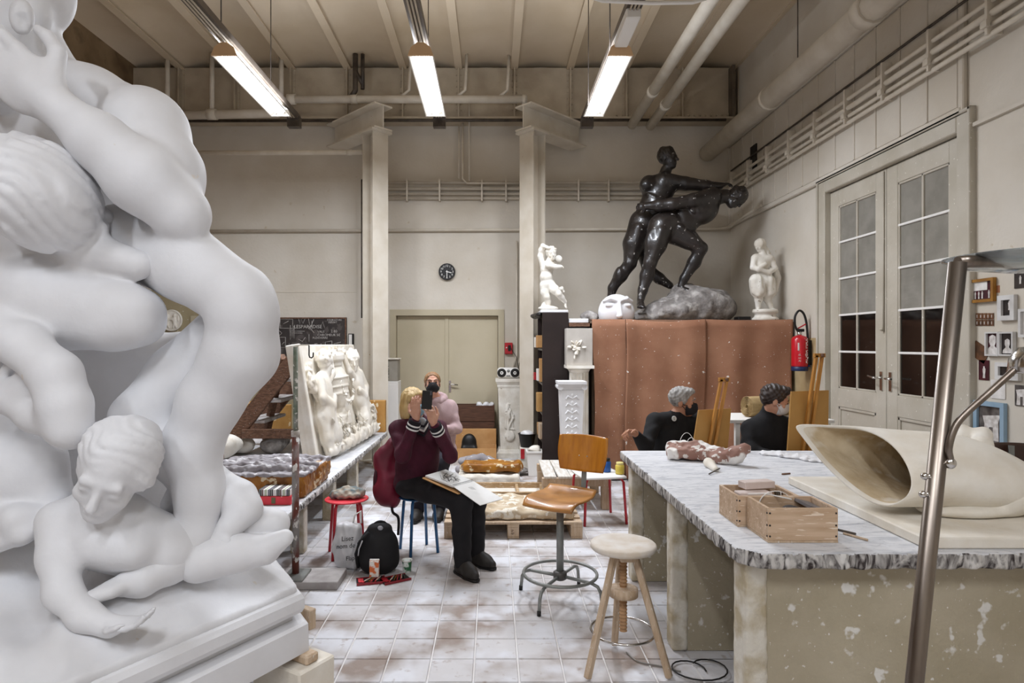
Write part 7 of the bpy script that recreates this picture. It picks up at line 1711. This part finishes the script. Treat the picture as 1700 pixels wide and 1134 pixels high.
# ---- woman in pink hooded top
D = 6.35
J = dict(pelvis=(-.56, 6.52, .575), chest=W(731, 692, 6.46), neck=W(723, 664, 6.44), shL=W(706, 673, 6.44), shR=W(747, 675, 6.50), head=W(718, 637, 6.38), look=(.12, -.94, .22), hup=(-.05, .25, 1),
         elL=W(703, 715, 6.36), wrL=W(722, 715, 6.24), elR=W(758, 712, 6.42), wrR=W(740, 712, 6.24), hipL=(-.64, 6.46, .56), hipR=(-.48, 6.50, .56), knL=(-.66, 6.02, .53), knR=(-.50, 6.06, .53), anL=(-.72, 6.02, .11), anR=(-.52, 6.06, .11), fwd=(0, -1, 0))
w2, P, ax = person('woman in a pale pink hooded top and black mask by the door', J, pm('pink_fleece', '#b9a0a0', '#a98f90', scale=8, rough=.9, bump=.1, bscale=80), pm('dark_jeans', '#22202a', '#1a1820', scale=8, rough=.85), boots, skin, None,
    {'L': (( 1, -.3, .05), (0, .3, -1), -1, .6), 'R': ((-1, -.3, .05), (0, .3, -1), 1, .6)}, (-.55, 6.5, 0), h=.228, shoe_dirs=[(-.1, -1, 0), (0, -1, 0)], bulk=1.0)
hair_mesh(P, J, .228, pm('light_brown_hair', '#8f6a45', '#6d4c2e', scale=30, stretch=(1, 1, .3), rough=.6), w2, [((0, -.3, 0), (.26, .14, .22))], disp=strand_disp((0, 1, .4), 190, .003))
mask_mesh(P, J, .228, pm('black_mask', '#141214', rough=.8), w2); eyes(P, .228, w2, brow='#7c6248')
gm = MB()
for s_ in (-1, 1): gm.tube(arc(P(s_ * .155, .45, -.01), .12 * .228 * 1.1, 0, 2 * PI, 16, ax[0], (0, 0, 1)), .0016, 5); gm.tube([P(s_ * .28, .42, 0), P(s_ * .34, 0, 0)], .0016, 5)
gm.build('eyeglasses', pm('glasses_frame', '#6f6a66', rough=.3), w2)
S = SDF(.007); nk = Vector(J['neck']); 
for i in range(12):
    a_ = 2 * PI * i / 12; a2 = 2 * PI * (i + 1) / 12; S.cap(nk + Vector((.09 * math.cos(a_), .08 * math.sin(a_) + .02, .012 + .028 * math.sin(a_))), nk + Vector((.09 * math.cos(a2), .08 * math.sin(a2) + .02, .012 + .028 * math.sin(a2))), .034, None, .02)
S.mesh('hood', _M['pink_fleece'], w2)

# ---- grey-haired visitor drawing behind the table
black_knit = pm('black_sweater', '#121113', '#191819', scale=8, rough=.9)
J = dict(pelvis=W(1112, 800, 5.3), chest=W(1117, 730, 5.24), neck=W(1125, 690, 5.20), shL=W(1087, 700, 5.14), shR=W(1158, 698, 5.30), head=W(1133, 667, 5.17), look=(.90, -.42, -.04), hup=(-.04, 0, 1),
         elL=W(1072, 742, 4.98), wrL=W(1054, 719, 4.88), elR=W(1172, 755, 5.12), wrR=W(1168, 742, 4.95), hipL=W(1098, 812, 5.24), hipR=W(1130, 812, 5.32), knL=W(1130, 826, 4.86), knR=W(1165, 826, 4.95), anL=W(1130, 905, 4.95), anR=W(1165, 905, 5.0), fwd=(.5, -.8, 0))
for q_ in ('anL', 'anR'): J[q_] = Vector((J[q_].x, J[q_].y, .11))
zt = .68
J['pelvis'].z = zt; J['hipL'].z = J['hipR'].z = zt - .01; J['knL'].z = J['knR'].z = .60
p3, P, ax = person('grey-haired visitor in black sweater and dark mask, drawing behind the table', J, black_knit, jeans, boots, skin2, None,
    {'L': ((-.7, -.35, .12), (.3, -.4, -.8), 1, .75), 'R': ((.3, -.8, .1), (-.6, .2, -.6), -1, .5)}, (1.5, 5.3, 0), h=.236, shoe_dirs=[(.4, -.9, 0), (.5, -.85, 0)], bulk=1.05, sleeve=.78)
hair_mesh(P, J, .236, pm('grey_hair', '#a9a6a2', '#7d7975', scale=36, stretch=(1, 1, .4), rough=.6), p3, [((0, .22, .36), (.26, .2, .14))], disp=strand_disp((0, 1, .5), 200, .004), front=.3)
mask_mesh(P, J, .236, pm('dark_mask', '#1b1a1d', '#242226', scale=20, rough=.8), p3); eyes(P, .236, p3, brow='#8a8783')
c = W(1119, 695, 5.065); bdg = MB().lathe(c, [(.020, 0), (.022, .002), (.020, .005)], 20, axis=(.25, -1, .15)).build('badge', pm('badge_grey', '#c9cbc9', rough=.4), p3)
text_mesh('S', .03, c + Vector((-.008, -.008, -.010)), (1, .2, 0), (0, .15, 1), pm('badge_green', '#33594a', rough=.5), 'badge_print', bdg)
w_ = Vector(J['wrL']); MB().tube([w_ + Vector((-.12, -.04, -.045)), w_ + Vector((-.075, -.07, .03))], .004, 8).build('pencil', 'wood', label='pencil held in the grey-haired visitor’s raised hand', cat='pencil')
# ---- dark-haired visitor, seen from behind
J = dict(pelvis=W(1268, 800, 5.14), chest=W(1272, 730, 5.06), neck=W(1276, 690, 5.04), shL=W(1247, 712, 5.06), shR=W(1302, 706, 5.04), head=W(1286, 664, 4.99), look=(.88, -.22, -.22), hup=(.16, -.1, 1),
         elL=W(1250, 752, 4.94), wrL=W(1285, 758, 4.85), elR=W(1318, 752, 5.05), wrR=W(1322, 738, 4.97), hipL=W(1255, 812, 5.1), hipR=W(1285, 812, 5.16), knL=W(1300, 826, 4.88), knR=W(1325, 826, 5.0), anL=W(1300, 905, 4.98), anR=W(1325, 905, 5.05), fwd=(.9, -.4, 0))
for q_ in ('anL', 'anR'): J[q_] = Vector((J[q_].x, J[q_].y, .11))
J['pelvis'].z = zt; J['hipL'].z = J['hipR'].z = zt - .01; J['knL'].z = J['knR'].z = .60
p4, P, ax = person('dark-haired visitor in black with a white mask, bent towards an easel', J, black_knit, jeans, boots, skin, None,
    {'L': ((.8, -.3, .1), (0, .3, -.8), -1, .5), 'R': ((.8, -.2, .2), (0, .4, -.8), 1, .5)}, (2.2, 5.1, 0), h=.236, shoe_dirs=[(.7, -.7, 0), (.8, -.6, 0)], bulk=1.08, sleeve=.9)
T = SDF(.007); nk = Vector(J['neck']); T.cap(nk - Vector((0, 0, .03)), nk + Vector((.01, -.01, .045)), .075, .066, .02); T.mesh('turtleneck', black_knit, p4)
hair_mesh(P, J, .236, pm('dark_hair', '#2b211d', '#3d302a', scale=36, stretch=(1, 1, .4), rough=.5), p4, [((0, .24, .38), (.27, .2, .16)), ((0, -.3, .0), (.28, .14, .25))], disp=strand_disp((0, 1, .5), 170, .006))
mask_mesh(P, J, .236, pm('white_mask', '#dfe0e4', rough=.8), p4); eyes(P, .236, p4, brow='#2b211d')
for x, y, lab in ((W(1112, 0, 5.3).x, 5.32, 'plain wooden stool under the grey-haired visitor'), (W(1268, 0, 5.14).x, 5.16, 'plain wooden stool under the dark-haired visitor')):
    e = empty('wooden_stool', (x, y, 0), lab, 'stool'); MB().lathe((x, y, .535), [(.14, 0), (.15, .005), (.15, .025), (.14, .03)], 24).build('seat', 'wood_pale', e)
    for i in range(4):
        a_ = PI / 4 + i * PI / 2; MB().bar((x + .09 * math.cos(a_), y + .09 * math.sin(a_), .53), (x + .14 * math.cos(a_), y + .14 * math.sin(a_), .005), .03, .03).build('leg', 'wood_pale', e)
# ---- easels with boards
def easel(board, strut, D, label, zdrop=.0):
    tl, tr, br, bl = [W(x, y, D + d) for x, y, d in board]
    e = empty('easel', Vector(((bl.x + br.x) / 2, D, 0)), label, 'easel', 'wooden easels with boards')
    nrm = (tr - tl).cross(bl - tl).normalized(); nrm = nrm if nrm.y > 0 else -nrm
    b_ = MB().prism([tl, bl, br, tr], nrm * .012).build('drawing_board', pm('fibreboard', '#b88a4a', '#a87b3d', scale=3, rough=.6), e)
    oak = pm('easel_wood', '#b9813a', '#a06a28', scale=6, stretch=(5, 5, 1), rough=.5)
    (x0, y0), (x1, y1) = strut; a, b = W(x0, y0, D - .03), W(x1, y1, D - .03); d = (a - b).normalized(); a2 = b + d * ((b.z - .75) / -d.z) if d.z < 0 else a
    side = Vector((1, 0, 0))
    for s_ in (-1, 1): MB().bar(a2 + side * s_ * .022, b + side * s_ * .022, .018, .03, up=(0, 1, 0)).build('mast_rail', oak, e)
    MB().bar(b + side * -.04 + Vector((0, 0, .0)), b + side * .04, .03, .03).build('mast_head', oak, e)
    MB().sphere(b + Vector((.015, -.02, .0)), .014, 10, 6).build('knob', 'wood_dark', e)
    for dx, dy in ((-.22, -.02), (.22, -.02), (0, .38)): MB().bar(Vector((a2.x + dx * .4, D + .03 + dy * .1, a2.z + .03)), Vector((a2.x + dx, D + .05 + dy, .012)), .03, .025).build('leg', oak, e)
    MB().bar(Vector((bl.x, D - .01, a2.z + .02)), Vector((br.x, D - .01, a2.z + .02)), .03, .03).build('ledge', oak, e)
easel([(1160, 681, 0), (1214, 678, .06), (1206, 770, 0), (1146, 770, -.03)], ((1182, 735), (1202, 630)), 4.80, 'easel with tan board in front of the grey-haired visitor')
easel([(1314, 650, 0), (1376, 648, .06), (1374, 775, 0), (1306, 770, -.03)], ((1344, 700), (1360, 590)), 4.78, 'taller easel with tan board in front of the dark-haired visitor')
